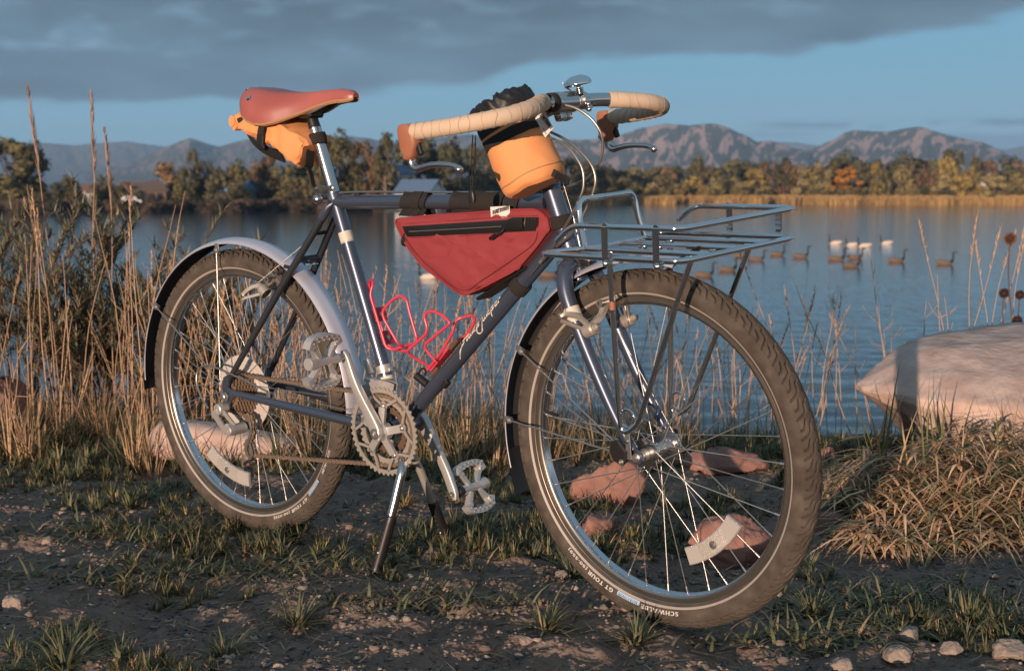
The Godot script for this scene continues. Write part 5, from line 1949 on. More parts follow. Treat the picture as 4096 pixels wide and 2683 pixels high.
func seat(bike: Node3D) -> void:
	var sd := (SC - BB).normalized()
	var p := base("seat_post", bike)
	var mb := MB.new()
	mb.tube([SC + sd * .01, SC + sd * .166], .0131, 22)
	obj("post", mb, M.alu, p)
	mb = MB.new()
	mb.lathe(SC + sd * .164, sd, [[0, .0136], [.004, .0130], [.026, .0115], [.034, .013]], 20)
	mb.box(SC + sd * .196, Vector3(.040, .018, .046), Basis(), .005)
	mb.box(SC + sd * .206, Vector3(.046, .008, .050), Basis(), .003)
	obj("clamp_head", mb, M.black_plastic, p)
	mb = MB.new()
	for q in [.086, .102, .118]:
		for sg in [.35, -.35]:
			var nn := Vector3(sg, 0, .94).normalized()
			mb.box(SC + sd * q + nn * .0130, Vector3(.0022, .014, .0006), Basis(nn.cross(sd).normalized() * -1.0, sd, nn))
	obj("gauge_slot", mb, M.rusty, p)
	# saddle
	var s := base("saddle", bike)
	mb = MB.new()
	var edge := MB.new()
	var prof := [ # x, crown height, half width, skirt depth
		[.086, 1.0060, .030, .010], [.089, 1.0125, .048, .026], [.097, 1.0150, .062, .040], [.112, 1.0150, .0720, .052], [.132, 1.0125, .0765, .0600], [.155, 1.0080, .0770, .0625], [.180, 1.0040, .0720, .0600], [.205, 1.0015, .0610, .0540], [.230, .9998, .0480, .0455], [.255, .9992, .0375, .0380], [.280, .9995, .0300, .0310], [.305, 1.0005, .0250, .0260], [.330, 1.0015, .0215, .0220], [.352, 1.0015, .0200, .0200], [.370, .9995, .0180, .0180], [.382, .9960, .0145, .0140], [.389, .9915, .0090, .0080]]
	var g := []
	var low := [[], []]
	for q in prof:
		var row := PackedVector3Array()
		var w: float = q[2]
		var dpt: float = q[3]
		for j in 25:
			var t := -1.0 + j / 12.0
			var a := absf(t)
			# flat over the middle, then rolling over into the skirt
			var z := w * (1.10 * a if a < .62 else .682 + .318 * sin((a - .62) / .38 * PI / 2)) * signf(t)
			z *= 1.0 - .05 * smoothstep(.8, 1.0, a)
			var y: float = q[1] - .10 * w * pow(a, 2.0) - dpt * pow(clampf((a - .45) / .55, 0, 1), 1.7)
			row.append(Vector3(q[0], y, z))
		g.append(row)
		low[0].append(row[0]); low[1].append(row[24])
	mb.grid(g)
	if mb.n[12 + 25 * 6].y < 0:
		mb = MB.new(); mb.grid(g, false, false, true)
	mb.fan(g[-1], Vector3(.95, -.2, 0)); mb.fan(g[0], Vector3(-.9, -.2, 0))
	# the inner face of the leather, five millimetres below
	var g2 := []
	for row in g:
		var r2 := PackedVector3Array()
		for v in row: r2.append(Vector3(v.x * .985 + .003, v.y - .0045, v.z * .93))
		g2.append(r2)
	edge.grid(g2, false, false, true)
	for e in 2:
		var a := []
		for i in g.size():
			var v0: Vector3 = g[i][0] if e == 0 else g[i][24]
			var v1: Vector3 = g2[i][0] if e == 0 else g2[i][24]
			a.append(PackedVector3Array([v0, v0 + Vector3(0, -.0030, -signf(v0.z) * .0008), v1 + Vector3(0, -.0025, 0), v1]))
		edge.grid(a, false, false, e == 0)
		var L := []
		for q in a: L.append(q[1])
		edge.tube(L, .0019, 6)
	obj("leather_top", mb, M.leather, s)
	obj("leather_edge", edge, M.leather_edge, s)
	mb = MB.new()
	for q in [[.130, .9915, .0620, .62], [.103, 1.0120, .036, .2], [.0975, 1.0140, .0, 0.0], [.103, 1.0120, -.036, -.2], [.130, .9915, -.0620, -.62], [.372, .9975, 0.0, 0.0]]:
		var nn := Vector3(-.35 if q[0] < .2 else .3, 1.0, q[3] * 1.6).normalized()
		mb.lathe(Vector3(q[0], q[1], q[2]), nn, [[-.001, .0068], [.0012, .0064], [.0022, .0045], [.0026, .0001]], 16)
	obj("rivet", mb, M.chrome, s)
	mb = MB.new()
	for sg in [1.0, -1.0]:
		mb.tube(spl(pts([.128, .975, .045 * sg, .165, .957, .030 * sg, .200, .9535, .0225 * sg, .265, .9555, .0220 * sg, .300, .964, .020 * sg, .350, .983, .012 * sg, .374, .986, .006 * sg]), 5), .0034, 9)
	obj("rail", mb, M.steel, s)
	mb = MB.new()
	mb.box(Vector3(.120, .985, 0), Vector3(.010, .018, .105), Basis(), .003)
	mb.tube(spl(pts([.280, .958, .004, .300, .966, .004, .318, .9765, .004, .345, .984, 0]), 4), .0065, 8)
	mb.box(Vector3(.340, .9840, 0), Vector3(.055, .007, .020), Basis(Vector3.BACK, .12), .002)
	obj("under_frame", mb, M.black_plastic, s)

func small_parts(bike: Node3D) -> void:
	# double kickstand
	var k := base("kickstand", bike)
	var mb := MB.new()
	mb.box(Vector3(.440, .276, 0), Vector3(.060, .012, .040), Basis(), .003)
	mb.box(Vector3(.448, .262, .005), Vector3(.034, .024, .030), Basis(), .005)
	obj("mount_plate", mb, M.alu_dirty, k)
	var A := bend(pts([.452, .262, .012, .500, .254, .030, .5345, .236, .066, .523, .140, .094, .4985, .034, .119]), .022, 6)
	var B := bend(pts([.452, .262, -.002, .452, .256, -.028, .4690, .206, -.052, .4765, .110, -.088, .4835, .012, -.124]), .030, 6)
	for q in [[A, M.alu, .0095], [B, M.alu_dirty, .0088]]:
		mb = MB.new()
		mb.tube(q[0].slice(0, q[0].size() - 1) + [q[0][-2].lerp(q[0][-1], .6)], q[2], 14)
		obj("leg", mb, q[1], k)
	for q in [[Vector3(.5215, .128, .0975), Vector3(.4985, .026, .1215)], [Vector3(.4760, .106, -.0900), Vector3(.4840, .004, -.1260)]]:
		mb = MB.new()
		var d: Vector3 = (q[1] - q[0]).normalized()
		mb.tube([q[0] - d * .012, q[0] - d * .010, q[0] + d * .004, q[1] - d * .008, q[1]], [.0095, .0118, .0124, .0124, .0145], 14)
		obj("sleeve", mb, M.black_plastic, k)
		mb = MB.new()
		var side := d.cross(Vector3(.5, 0, -.6)).normalized() if q[0].z > 0 else d.cross(Vector3(.5, 0, -.6)).normalized()
		var out := Vector3(.15, .1, 1.0).normalized()
		for i in 7:
			var c: Vector3 = q[0].lerp(q[1], .22 + .10 * i)
			mb.lathe(c + out * .0115, out, [[0, .0026], [.0016, .0026], [.0016, .0001]] if i != 4 else [[0, .0034], [.003, .0030], [.0038, .0001]], 10)
		obj("height_hole", mb, M.alu, k)
	# bottle cages of bent pink wire
	var sd := (SC - BB).normalized()
	var c1 := base("bottle_cage", bike)
	mb = MB.new()
	var w := .0030
	mb.tube(bend(pts([.457, .470, .018, .418, .578, .017, .424, .600, .012, .409, .609, 0, .3915, .600, -.010, .388, .580, -.014, .426, .472, -.018, .438, .460, -.020, .490, .4575, -.014, .5030, .470, .0, .5050, .4800, .030, .4745, .5350, .040, .4735, .5500, .040, .4960, .5720, .036, .5180, .5835, .034, .5360, .5760, .034, .5395, .5580, .034, .5590, .4980, .034, .5545, .4880, .030, .505, .4755, .010, .470, .4640, .012]), .010, 5, true), w, 9, true)
	obj("wire", mb, M.pink_wire, c1)
	mb = MB.new()
	for q in [.535, .487]:
		mb.box(Vector3(.4280 + (.535 - q) * .36, q, 0), Vector3(.0035, .030, .036), Basis(Vector3.BACK, .33), .001)
	obj("bolt_plate", mb, M.pink_plate, c1)
	mb = MB.new()
	for q in [.535, .487]: bolt(mb, Vector3(.4310 + (.535 - q) * .36, q, 0), Vector3(.94, .33, 0), .0042, .003)
	obj("cage_bolt", mb, M.steel, c1)
	var c2 := base("bottle_cage", bike)
	mb = MB.new()
	mb.tube(bend(pts([.5640, .4300, .012, .600, .4630, .016, .6140, .4790, .017, .6400, .5150, .016, .6440, .5350, .014, .6540, .5420, .010, .6720, .5470, -.008, .6740, .5370, -.013, .6580, .5140, -.016, .6250, .4860, -.018, .5830, .4460, -.019, .5760, .4380, -.020, .5600, .4280, -.012, .5330, .4560, .020, .5290, .4690, .034, .5850, .5080, .036, .5900, .5200, .036, .5830, .5430, .036, .5900, .5540, .036, .6090, .5570, .036, .6380, .5470, .036, .6500, .5350, .036, .6420, .5290, .036, .5830, .4890, .036, .5795, .4790, .034, .5960, .4520, .022]), .009, 5), w, 9)
	obj("wire", mb, M.pink_wire, c2)
	mb = MB.new()
	mb.bar([Vector3(.5700, .4290, 0), Vector3(.6400, .4990, 0)], .020, .0040, Vector3(-.7, .7, 0))
	obj("bolt_plate", mb, M.pink_wire, c2)
	mb = MB.new()
	for q in [.578, .632]: bolt(mb, Vector3(q, q - .139, .0), Vector3(-.7, .7, 0), .0046, .004)
	mb.box(Vector3(.5800, .4260, .006), Vector3(.030, .010, .018), Basis(Vector3.BACK, .78), .003)
	mb.box(Vector3(.6350, .4880, .006), Vector3(.030, .010, .018), Basis(Vector3.BACK, .78), .003)
	obj("cage_bolt", mb, M.rusty, c2)
	# pump peg and cable guide on the down tube
	var g := base("pump_peg", bike)
	mb = MB.new()
	mb.tube([Vector3(.555, .398, .004), Vector3(.527, .415, .006)], .0085, 12)
	mb.bar(bend([Vector3(.533, .418, .006), Vector3(.545, .432, .006), Vector3(.556, .428, .006), Vector3(.550, .416, .006)], .004, 3), .004, .002, Vector3.BACK)
	mb.box(Vector3(.607, .404, .006), Vector3(.020, .012, .014), Basis(Vector3.BACK, .75), .003)
	obj("peg", mb, M.black_plastic, g)
	mb = MB.new()
	mb.tube([Vector3(.118, .507, -.051), Vector3(.124, .515, -.051), Vector3(.133, .530, -.050)], [.0075, .0075, .0035], 10)
	obj("peg", mb, M.hood, g)

# ------------------------------------------------------------------ bags
func label_print(t: Node3D, o: Vector3, bs: Basis, w: float, h: float) -> void:
	# a sewn cloth label with its print; bs.x along the writing, bs.y up, bs.z out
	var mb := MB.new()
	var g := []
	for i in 9:
		var row := PackedVector3Array()
		for j in 5:
			var x := -w / 2 + w * i / 8.0
			var y := -h / 2 + h * j / 4.0
			row.append(o + bs * Vector3(x, y, .0006 * sin(x * 160.0)))
		g.append(row)
	mb.grid(g, false, false, true)
	var lab := obj("label", mb, M.label_white, t)
	mb = MB.new()
	var sz := h * .30
	var full := text_width("ROAD RUNNER", sz)
	var sq := w * .84 / full
	text_on(mb, "ROAD RUNNER", sz, func(x: float): return Transform3D(bs * Basis(Vector3(sq, 0, 0), Vector3(.18, 1, 0), Vector3.BACK), o + bs * Vector3(-w * .42 + x * sq, -h * .16 + x * .10, .0011)))
	text_on(mb, "BAGS", sz * .34, func(x: float): return Transform3D(bs, o + bs * Vector3(w * .16 + x, -h * .34, .0011)), 1.6)
	# a small swept bird-like mark above the words
	for q in [[-.22, .25, .10, .34], [.0, .27, .16, .31], [-.10, .31, .06, .36]]:
		mb.tube([o + bs * Vector3(w * q[0], h * q[1], .0008), o + bs * Vector3(w * (q[0] + q[2]) * .6, h * (q[1] + q[3]) * .56, .0008), o + bs * Vector3(w * (q[0] + q[2]), h * q[1], .0008)], .0007, 5)
	obj("lettering", mb, M.ink, lab)

func loft(mb: MB, secs: Array, n: int, pw: float, caps := true) -> Array:
	# rounded-rectangle sections: [centre, half-x axis vector, half-y axis vector]
	var g := []
	for s in secs:
		var row := PackedVector3Array()
		for j in n:
			var a := TAU * j / n
			var cx := signf(cos(a)) * pow(absf(cos(a)), pw)
			var cy := signf(sin(a)) * pow(absf(sin(a)), pw)
			row.append(s[0] + s[1] * cx + s[2] * cy)
		g.append(row)
	mb.grid(g, true, false, false)
	if caps:
		mb.fan(g[0], (g[0][0] - g[-1][0]).normalized()); mb.fan(g[-1], (g[-1][0] - g[0][0]).normalized())
	return g

func crumple(g: Array, amp: float, freq: float, sd: int) -> void:
	var f := FastNoiseLite.new()
	f.seed = sd; f.frequency = freq; f.fractal_octaves = 2
	for i in g.size():
		var row: PackedVector3Array = g[i]
		for j in row.size():
			var p := row[j]
			row[j] = p + Vector3(f.get_noise_3dv(p), f.get_noise_3dv(p + Vector3(5, 0, 0)), f.get_noise_3dv(p + Vector3(0, 7, 0))) * amp
		g[i] = row

func bags() -> void:
	# --- red half-frame bag under the top tube
	var t := base("frame_bag", self, BK)
	tag(t, "red canvas frame bag with a black zip strapped below the top tube", "bag")
	var outline := PackedVector2Array()
	var corner := [Vector3(.504, .7365, 0), Vector3(.615, .7465, 0), Vector3(.703, .7515, 0), Vector3(.797, .7590, 0), Vector3(.863, .7610, 0), Vector3(.884, .7490, 0), Vector3(.893, .7270, 0), Vector3(.862, .6915, 0), Vector3(.811, .6450, 0), Vector3(.728, .6080, 0), Vector3(.677, .5885, 0), Vector3(.575, .6440, 0), Vector3(.534, .6850, 0)]
	var ring := bend(corner, .016, 4, true)
	var ctr := Vector3(.700, .690, 0)
	var mb := MB.new()
	for sg in [1.0, -1.0]:
		var g := []
		for i in 15:
			var f := lerpf(.04, 1.0, i / 14.0)
			var row := PackedVector3Array()
			for p in ring:
				var r: Vector3 = ctr.lerp(p, pow(f, .8))
				var puff := .0275 + .0125 * (1.0 - pow(f, 3.0))
				row.append(Vector3(r.x, r.y, sg * puff))
			g.append(row)
		crumple(g, .005, 26.0, 3)
		mb.fan(g[0], Vector3(0, 0, sg))
		for i in g[14].size(): g[14][i].z = sg * .0275
		mb.grid(g, true, false, sg > 0)
	obj("panel", mb, M.red_cloth, t)
	mb = MB.new()
	var gus := []
	for i in 7:
		var z := lerpf(-.0275, .0275, i / 6.0)
		var row := PackedVector3Array()
		for p in ring:
			var out: Vector3 = (p - ctr).normalized() * (.0035 * (1.0 - pow(z / .0275, 2.0)))
			row.append(Vector3(p.x + out.x, p.y + out.y, z))
		gus.append(row)
	mb.grid(gus, true)
	obj("gusset", mb, M.red_cloth, t)
	mb = MB.new()
	for sg in [1.0, -1.0]:
		var L := []
		for p in ring: L.append(Vector3(p.x, p.y, sg * .0282))
		mb.tube(L, .0017, 7, true)
		var L2 := []
		for p in ring: L2.append(Vector3(lerpf(ctr.x, p.x, .90), lerpf(ctr.y, p.y, .90), sg * .0352))
	obj("piping", mb, M.red_cloth, t)
	# seam line of the side panel
	mb = MB.new()
	mb.tube(spl(pts([.540, .7000, .0350, .565, .6720, .0370, .620, .6300, .0370, .6840, .6010, .0345, .735, .6240, .0375, .80, .6600, .0380, .8560, .6950, .0350, .8690, .7200, .0330]), 5), .0006, 5)
	mb.tube(spl(pts([.523, .7270, .0325, .60, .7330, .0350, .70, .7395, .0370, .80, .7470, .0355, .868, .7490, .0315]), 5), .0006, 5)
	mb.tube(spl(pts([.555, .7010, .0380, .62, .7040, .0400, .70, .7095, .0412, .79, .7170, .0400, .864, .7210, .0350]), 5), .0006, 5)
	obj("stitching", mb, M.red_seam, t)
	mb = MB.new()
	var zt := []
	for i in 25:
		var f := i / 24.0
		var row := PackedVector3Array()
		for j in 5:
			var q := j / 4.0
			var x := lerpf(.533, .866, f) + .012 * (1 - f) * q
			var y := lerpf(lerpf(.7230, .7450, f), lerpf(.7020, .7215, f), q)
			var ed := clampf(minf(f, 1.0 - f) * 9.0, 0, 1)
			row.append(Vector3(x, y, .0345 + .0072 * ed * (1.0 - pow(f * 2 - 1, 4.0) * .4) + .0012 * sin(q * PI) + .0008 * sin(f * 60.0) * sin(f * 23.0)))
		zt.append(row)
	mb.grid(zt, false, false, true)
	var zip := obj("zip_flap", mb, M.tarp, t)
	mb = MB.new()
	for i in 70:
		var f := .05 + .72 * i / 69.0
		var x := lerpf(.539, .866, f)
		mb.box(Vector3(x, lerpf(.7125, .7335, f), .0345 + .0085 * clampf(minf(f, 1.0 - f) * 9.0, 0, 1) * (1.0 - pow(f * 2 - 1, 4.0) * .4) + .0012), Vector3(.0024, .0016, .0014))
	obj("zip_teeth", mb, M.steel, zip)
	mb = MB.new()
	loft(mb, [[Vector3(.803, .7300, .040), Vector3(0, .0115, 0), Vector3(0, 0, .0030)], [Vector3(.818, .7330, .0425), Vector3(0, .0130, 0), Vector3(0, 0, .0048)], [Vector3(.842, .7345, .0400), Vector3(0, .0120, 0), Vector3(0, 0, .0040)]], 14, .7)
	mb.tube(spl(pts([.800, .7240, .0455, .793, .7165, .048, .782, .7120, .050]), 4), .0022, 7)
	mb.box(Vector3(.776, .7095, .0505), Vector3(.020, .0065, .006), Basis(Vector3.BACK, .55), .002)
	obj("zip_garage", mb, M.tarp, t)
	mb = MB.new()
	for i in 9:
		mb.bar(spl([Vector3(.846 + i * .0028, .7240, .0375 - i * .0008), Vector3(.849 + i * .0028, .7350, .0425 - i * .0008), Vector3(.846 + i * .0028, .7460, .0375 - i * .0008)], 3), .0018, .0012, Vector3.BACK)
	obj("elastic_loop", mb, M.velcro, t)
	mb = MB.new()
	mb.bar(spl([Vector3(.541, .7085, .0300), Vector3(.5345, .7000, .0310), Vector3(.5295, .6890, .0290), Vector3(.5290, .6850, .018)], 4), .0105, .0016, Vector3(.7, -.3, .6))
	obj("webbing_loop", mb, M.nylon, t)
	label_print(t, Vector3(.7830, .7520, .0335), Basis(Vector3(.998, .062, 0), Vector3(-.062, .998, 0), Vector3.BACK), .046, .0270)
	# hook-and-loop straps over the top tube and round the down tube and head tube
	for q in [[.5300, .0300, 0], [.5530, .0230, 1], [.5730, .0130, 0], [.6720, .0520, 0], [.7350, .0760, 1], [.7960, .0300, 0]]:
		mb = MB.new()
		var L := []
		for i in 17:
			var a := deg_to_rad(-62.0 + 304.0 * i / 16.0)
			var rr: float = .0178 + .0010 * q[2]
			L.append(Vector3(q[0] + .004 * sin(a * 2.0), .7700 + .0012 + rr * sin(a) * 1.02, rr * cos(a)))
		L.push_front(Vector3(q[0] - .004, .7430, .0205)); L.append(Vector3(q[0] - .004, .7430, -.0205))
		mb.bar(spl(L, 2), q[1], .0016, Vector3(1, 0, 0)) if false else strap(mb, spl(L, 2), q[1], .0016, Vector3.RIGHT)
		obj("strap", mb, M.velcro if q[2] else M.nylon, t)
	var dt := (Vector3(.903, .712, 0) - BB).normalized()
	mb = MB.new()
	strap_ring(mb, BB + dt * .452, dt, .0182, .024)
	obj("strap", mb, M.velcro, t)
	mb = MB.new()
	strap_ring(mb, axis_at(.7360), Vector3(-.20, .97, .05).normalized(), .0212, .024)
	obj("strap", mb, M.velcro, t)
	mb = MB.new()
	mb.box(Vector3(.768, .6170, 0), Vector3(.14, .006, .046), Basis(Vector3.BACK, .50), .002)
	obj("base_patch", mb, M.tarp, t)

	# --- orange stem bag with a black drawstring top
	t = base("stem_bag", self, BK)
	tag(t, "orange cloth stem bag with a gathered black top hung behind the handlebar", "bag")
	var ax := Vector3(-.40, .90, .06).normalized()
	var c0 := Vector3(.893, .8060, .066)
	var e1 := Vector3(.92, .40, 0)
	e1 = (e1 - ax * e1.dot(ax)).normalized()
	var e2 := e1.cross(ax)
	var tube_rows := func(sec: Array, sd: int, amp: float, n := 40) -> Array:
		var g := []
		for q in sec:
			var row := PackedVector3Array()
			for j in n:
				var a := TAU * j / n
				row.append(c0 + ax * q[0] + (e1 * cos(a) + e2 * sin(a)) * q[1])
			g.append(row)
		crumple(g, amp, 14.0, sd)
		return g
	mb = MB.new()
	var body: Array = tube_rows.call([[-.004, .0505], [.000, .0560], [.004, .0590], [.012, .0605], [.024, .0612], [.036, .0615], [.048, .0612], [.060, .0608], [.072, .0600], [.084, .0592], [.096, .0585], [.108, .0580]], 5, .0042)
	mb.grid(body, true)
	mb.fan(body[0], -ax)
	obj("body", mb, M.orange_cloth, t)
	mb = MB.new()
	var sm: Array = tube_rows.call([[.0165, .0612], [.0175, .0622], [.0185, .0612]], 5, .0042)
	mb.grid(sm, true)
	obj("seam", mb, M.leather_edge, t)
	mb = MB.new()
	mb.grid(tube_rows.call([[.088, .0600], [.089, .0610], [.098, .0603], [.107, .0598], [.108, .0590]], 5, .0040), true)
	obj("webbing_band", mb, M.nylon, t)
	mb = MB.new()
	mb.grid(tube_rows.call([[.107, .0586], [.111, .0586], [.113, .0583]], 5, .0036), true)
	obj("body", mb, M.orange_cloth, t)
	mb = MB.new()
	mb.grid(tube_rows.call([[.113, .0585], [.114, .0593], [.128, .0588], [.136, .0580]], 5, .0034), true)
	obj("webbing_band", mb, M.nylon, t)
	mb = MB.new()
	var folds := []
	var fn := FastNoiseLite.new()
	fn.seed = 77; fn.frequency = 1.3; fn.fractal_octaves = 3
	var prof := [[.134, .0572], [.142, .0590], [.150, .0596], [.158, .0585], [.163, .0570], [.168, .0540], [.171, .0480], [.172, .0390], [.170, .0280], [.166, .0170], [.162, .0080], [.161, .0010]]
	for i in prof.size():
		var row := PackedVector3Array()
		for j in 72:
			var a := TAU * j / 72
			var k := smoothstep(0.0, .35, i / 11.0)
			var w := 1.1 * fn.get_noise_2d(cos(a) * 2.2 + i * .22, sin(a) * 2.2) + .16 * sin(a * 9.0 + i * .8) + .14 * sin(a * 17.0 - i * .6)
			var r: float = prof[i][1] * (1.0 + .10 * k * w)
			row.append(c0 + ax * (prof[i][0] + .009 * k * w) + (e1 * cos(a) + e2 * sin(a)) * r)
		folds.append(row)
	mb.grid(folds, true)
	obj("gathered_top", mb, M.tarp_cloth, t)
	mb = MB.new()
	mb.tube(spl(pts([.792, .900, .118, .793, .870, .124, .790, .830, .126, .790, .800, .127]), 5), .0011, 6)
	mb.tube(spl(pts([.797, .898, .117, .800, .862, .124, .795, .825, .126, .793, .800, .127]), 5), .0011, 6)
	obj("draw_cord", mb, M.nylon, t)
	mb = MB.new()
	loft(mb, [[Vector3(.7915, .801, .127), Vector3(.0040, 0, 0), Vector3(0, 0, .003)], [Vector3(.7920, .797, .127), Vector3(.0068, 0, 0), Vector3(0, 0, .0045)], [Vector3(.7925, .786, .127), Vector3(.0080, 0, 0), Vector3(0, 0, .0050)], [Vector3(.7925, .7775, .127), Vector3(.0062, 0, 0), Vector3(0, 0, .004)]], 14, .7)
	obj("cord_lock", mb, M.black_plastic, t)
	label_print(t, Vector3(.9310, .9170, .088), Basis(Vector3(.62, -.72, .25).normalized(), Vector3(.74, .66, .0).normalized(), Vector3(-.30, .15, .94).normalized()), .046, .0250)
	mb = MB.new()
	for i in 8:
		var o := Vector3(.957 + i * .0034, .8255 - i * .0016, .092 - .0006 * i)
		mb.bar(spl([o + Vector3(-.002, -.006, 0), o + Vector3(.001, .001, .004), o + Vector3(.003, .007, 0)], 3), .0022, .0014, Vector3.BACK)
	mb.box(Vector3(.953, .8280, .090), Vector3(.012, .014, .004), Basis(Vector3.BACK, -.5), .001)
	mb.box(Vector3(.970, .8200, .0885), Vector3(.026, .010, .004), Basis(Vector3.BACK, -.45), .001)
	obj("webbing_loop", mb, M.velcro, t)
	mb = MB.new()
	strap_ring(mb, (FT * Vector3(.930, .9545, .050)), (FT.basis * Vector3(.12, 0, 1)).normalized(), .0150, .016)
	obj("strap", mb, M.velcro, t)

	# --- orange roll-top bag under the saddle
	t = base("saddle_bag", self, BK)
	tag(t, "small orange roll-top saddle bag buckled under the brown saddle", "bag")
	mb = MB.new()
	var S := []
	var q0 := [[.2385, .8460, .2740, .8930, .040], [.2320, .8445, .2700, .9020, .045], [.2050, .8620, .2360, .9220, .0475], [.1810, .8800, .2000, .9390, .0475], [.1620, .8885, .1810, .9470, .0455], [.1500, .8945, .1680, .9500, .0425], [.1380, .8990, .1560, .9530, .0440], [.1200, .9050, .1360, .9560, .0485], [.1030, .9120, .1160, .9570, .0510], [.0850, .9200, .0980, .9580, .0545], [.0720, .9280, .0760, .9580, .0565], [.0615, .9350, .0600, .9550, .0575]]
	var gg := []
	for q in q0:
		var lo := Vector3(q[0], q[1], 0)
		var hi := Vector3(q[2], q[3], 0)
		var row := PackedVector3Array()
		for j in 44:
			var a := TAU * j / 44
			row.append((lo + hi) / 2 + (hi - lo) / 2 * (signf(cos(a)) * pow(absf(cos(a)), .42)) + Vector3(0, 0, q[4] * signf(sin(a)) * pow(absf(sin(a)), .42)))
		gg.append(row)
	var dense := []
	for i in gg.size() - 1:
		for e in 3:
			var row := PackedVector3Array()
			for j in 44: row.append(gg[i][j].lerp(gg[i + 1][j], e / 3.0))
			dense.append(row)
	dense.append(gg[-1])
	gg = dense
	crumple(gg, .0055, 42.0, 31)
	crumple(gg, .0075, 15.0, 12)
	mb.grid(gg, true, false, true)
	mb.fan(gg[0], Vector3(.6, -.8, 0)); mb.fan(gg[-1], Vector3.LEFT)
	obj("body", mb, M.orange_cloth, t)
	mb = MB.new()
	for e in 2:
		var L := []
		for k in 13: L.append(Vector3([.066, .074][e] + .002 * sin(k * 1.3), [.9440, .9335][e] + .0012 * sin(k * 2.1), lerpf(-.0575, .0575, k / 12.0)))
		mb.tube(L, .0125 if e == 0 else .0095, 14)
	obj("rolled_end", mb, M.orange_cloth, t)
	mb = MB.new()
	strap(mb, spl(pts([.172, .952, .050, .160, .932, .0545, .152, .910, .0535, .150, .890, .048, .152, .880, .030, .154, .876, 0]), 4), .018, .002, Vector3(.9, .3, 0))
	strap(mb, spl(pts([.112, .952, .047, .098, .948, .055, .086, .944, .057]), 4), .010, .0018, Vector3(.2, .9, 0))
	strap(mb, spl(pts([.064, .930, .02, .095, .905, .03, .125, .885, .03, .158, .872, .028, .186, .862, .022]), 4), .030, .003, Vector3(.4, .6, 0.6))
	strap(mb, spl(pts([.262, .880, .016, .256, .850, .014, .240, .838, .010, .214, .838, .012]), 4), .022, .002, Vector3(0, .2, 1))
	strap(mb, spl(pts([.236, .842, .014, .255, .838, .016, .262, .822, .016, .268, .806, .018, .276, .800, .020]), 4), .014, .002, Vector3(0.2, .1, 1))
	obj("strap", mb, M.nylon, t)
	mb = MB.new()
	mb.box(Vector3(.1515, .9010, .0545), Vector3(.020, .026, .006), Basis(Vector3.BACK, -.1), .002)
	mb.box(Vector3(.1500, .8880, .0520), Vector3(.023, .010, .007), Basis(Vector3.BACK, -.1), .002)
	obj("buckle", mb, M.black_plastic, t)
	mb = MB.new()
	var sd := (SC - BB).normalized()
	strap_ring(mb, SC + sd * .140, (sd + Vector3(.12, .0, 0)).normalized(), .0162, .024)
	obj("strap", mb, M.velcro, t)

func strap(mb: MB, P: Array, w: float, h: float, across: Vector3) -> void:
	# webbing: wide along `across`
	var g := []
	for e in [1.0, -1.0]:
		var gg := []
		for i in P.size():
			var d: Vector3 = (P[mini(i + 1, P.size() - 1)] - P[maxi(i - 1, 0)]).normalized()
			var a := (across - d * across.dot(d)).normalized()
			var nn: Vector3 = d.cross(a) * e * h / 2
			gg.append(PackedVector3Array([P[i] - a * w / 2 + nn, P[i] - a * w / 6 + nn * 1.1, P[i] + a * w / 6 + nn * 1.1, P[i] + a * w / 2 + nn]))
		mb.grid(gg, false, false, e > 0)
		g.append(gg)
	for e in 2:
		var gg := []
		for i in P.size():
			var k := 0 if e == 0 else 3
			gg.append(PackedVector3Array([g[0][i][k], g[1][i][k]]))
		mb.grid(gg, false, false, e == 1)

func strap_ring(mb: MB, c: Vector3, ax: Vector3, r: float, w: float) -> void:
	mb.lathe(c, ax, [[-w / 2, r - .0015], [-w / 2, r + .0015], [-w * .3, r + .0022], [w * .3, r + .0022], [w / 2, r + .0015], [w / 2, r - .0015]], 28, false)

# ------------------------------------------------------------------ rocks
func rock_mesh(sd: int, s: Vector3, rough := .22, flat := .0) -> MB:
	# a boulder: a sphere cut by many planes, then roughened
	var R := RandomNumberGenerator.new()
	R.seed = sd
	var planes := []
	for i in 11:
		var n := Vector3(R.randfn(), R.randfn() * .8, R.randfn()).normalized()
		planes.append([n, R.randf_range(.52, .92)])
	var f := FastNoiseLite.new()
	f.seed = sd; f.frequency = 1.6; f.fractal_octaves = 4
	var mb := MB.new()
	var g := []
	var na := 44
	var nb := 24
	for i in nb + 1:
		var el := PI * i / nb - PI / 2
		var row := PackedVector3Array()
		for j in na:
			var a := TAU * j / na
			var d := Vector3(cos(el) * cos(a), sin(el), cos(el) * sin(a))
			var r := 1.0
			for q in planes:
				var k: float = d.dot(q[0])
				if k > .01: r = minf(r, q[1] / k)
			r += f.get_noise_3dv(d * 1.5) * rough * .5
			row.append(d * r * s)
		g.append(row)
	mb.grid(g, true)
	return mb

func rock(called: String, s: float, f: float, size: Vector3, sd: int, m: Material, turn: float, sink: float, label: String) -> void:
	var o := obj(called, rock_mesh(sd, size), m)
	var p := place(s, f)
	o.position = p + Vector3(0, size.y * (.55 - sink), 0)
	o.rotation.y = YAW + turn
	tag(o, label, "rock", "rocks on the bank")

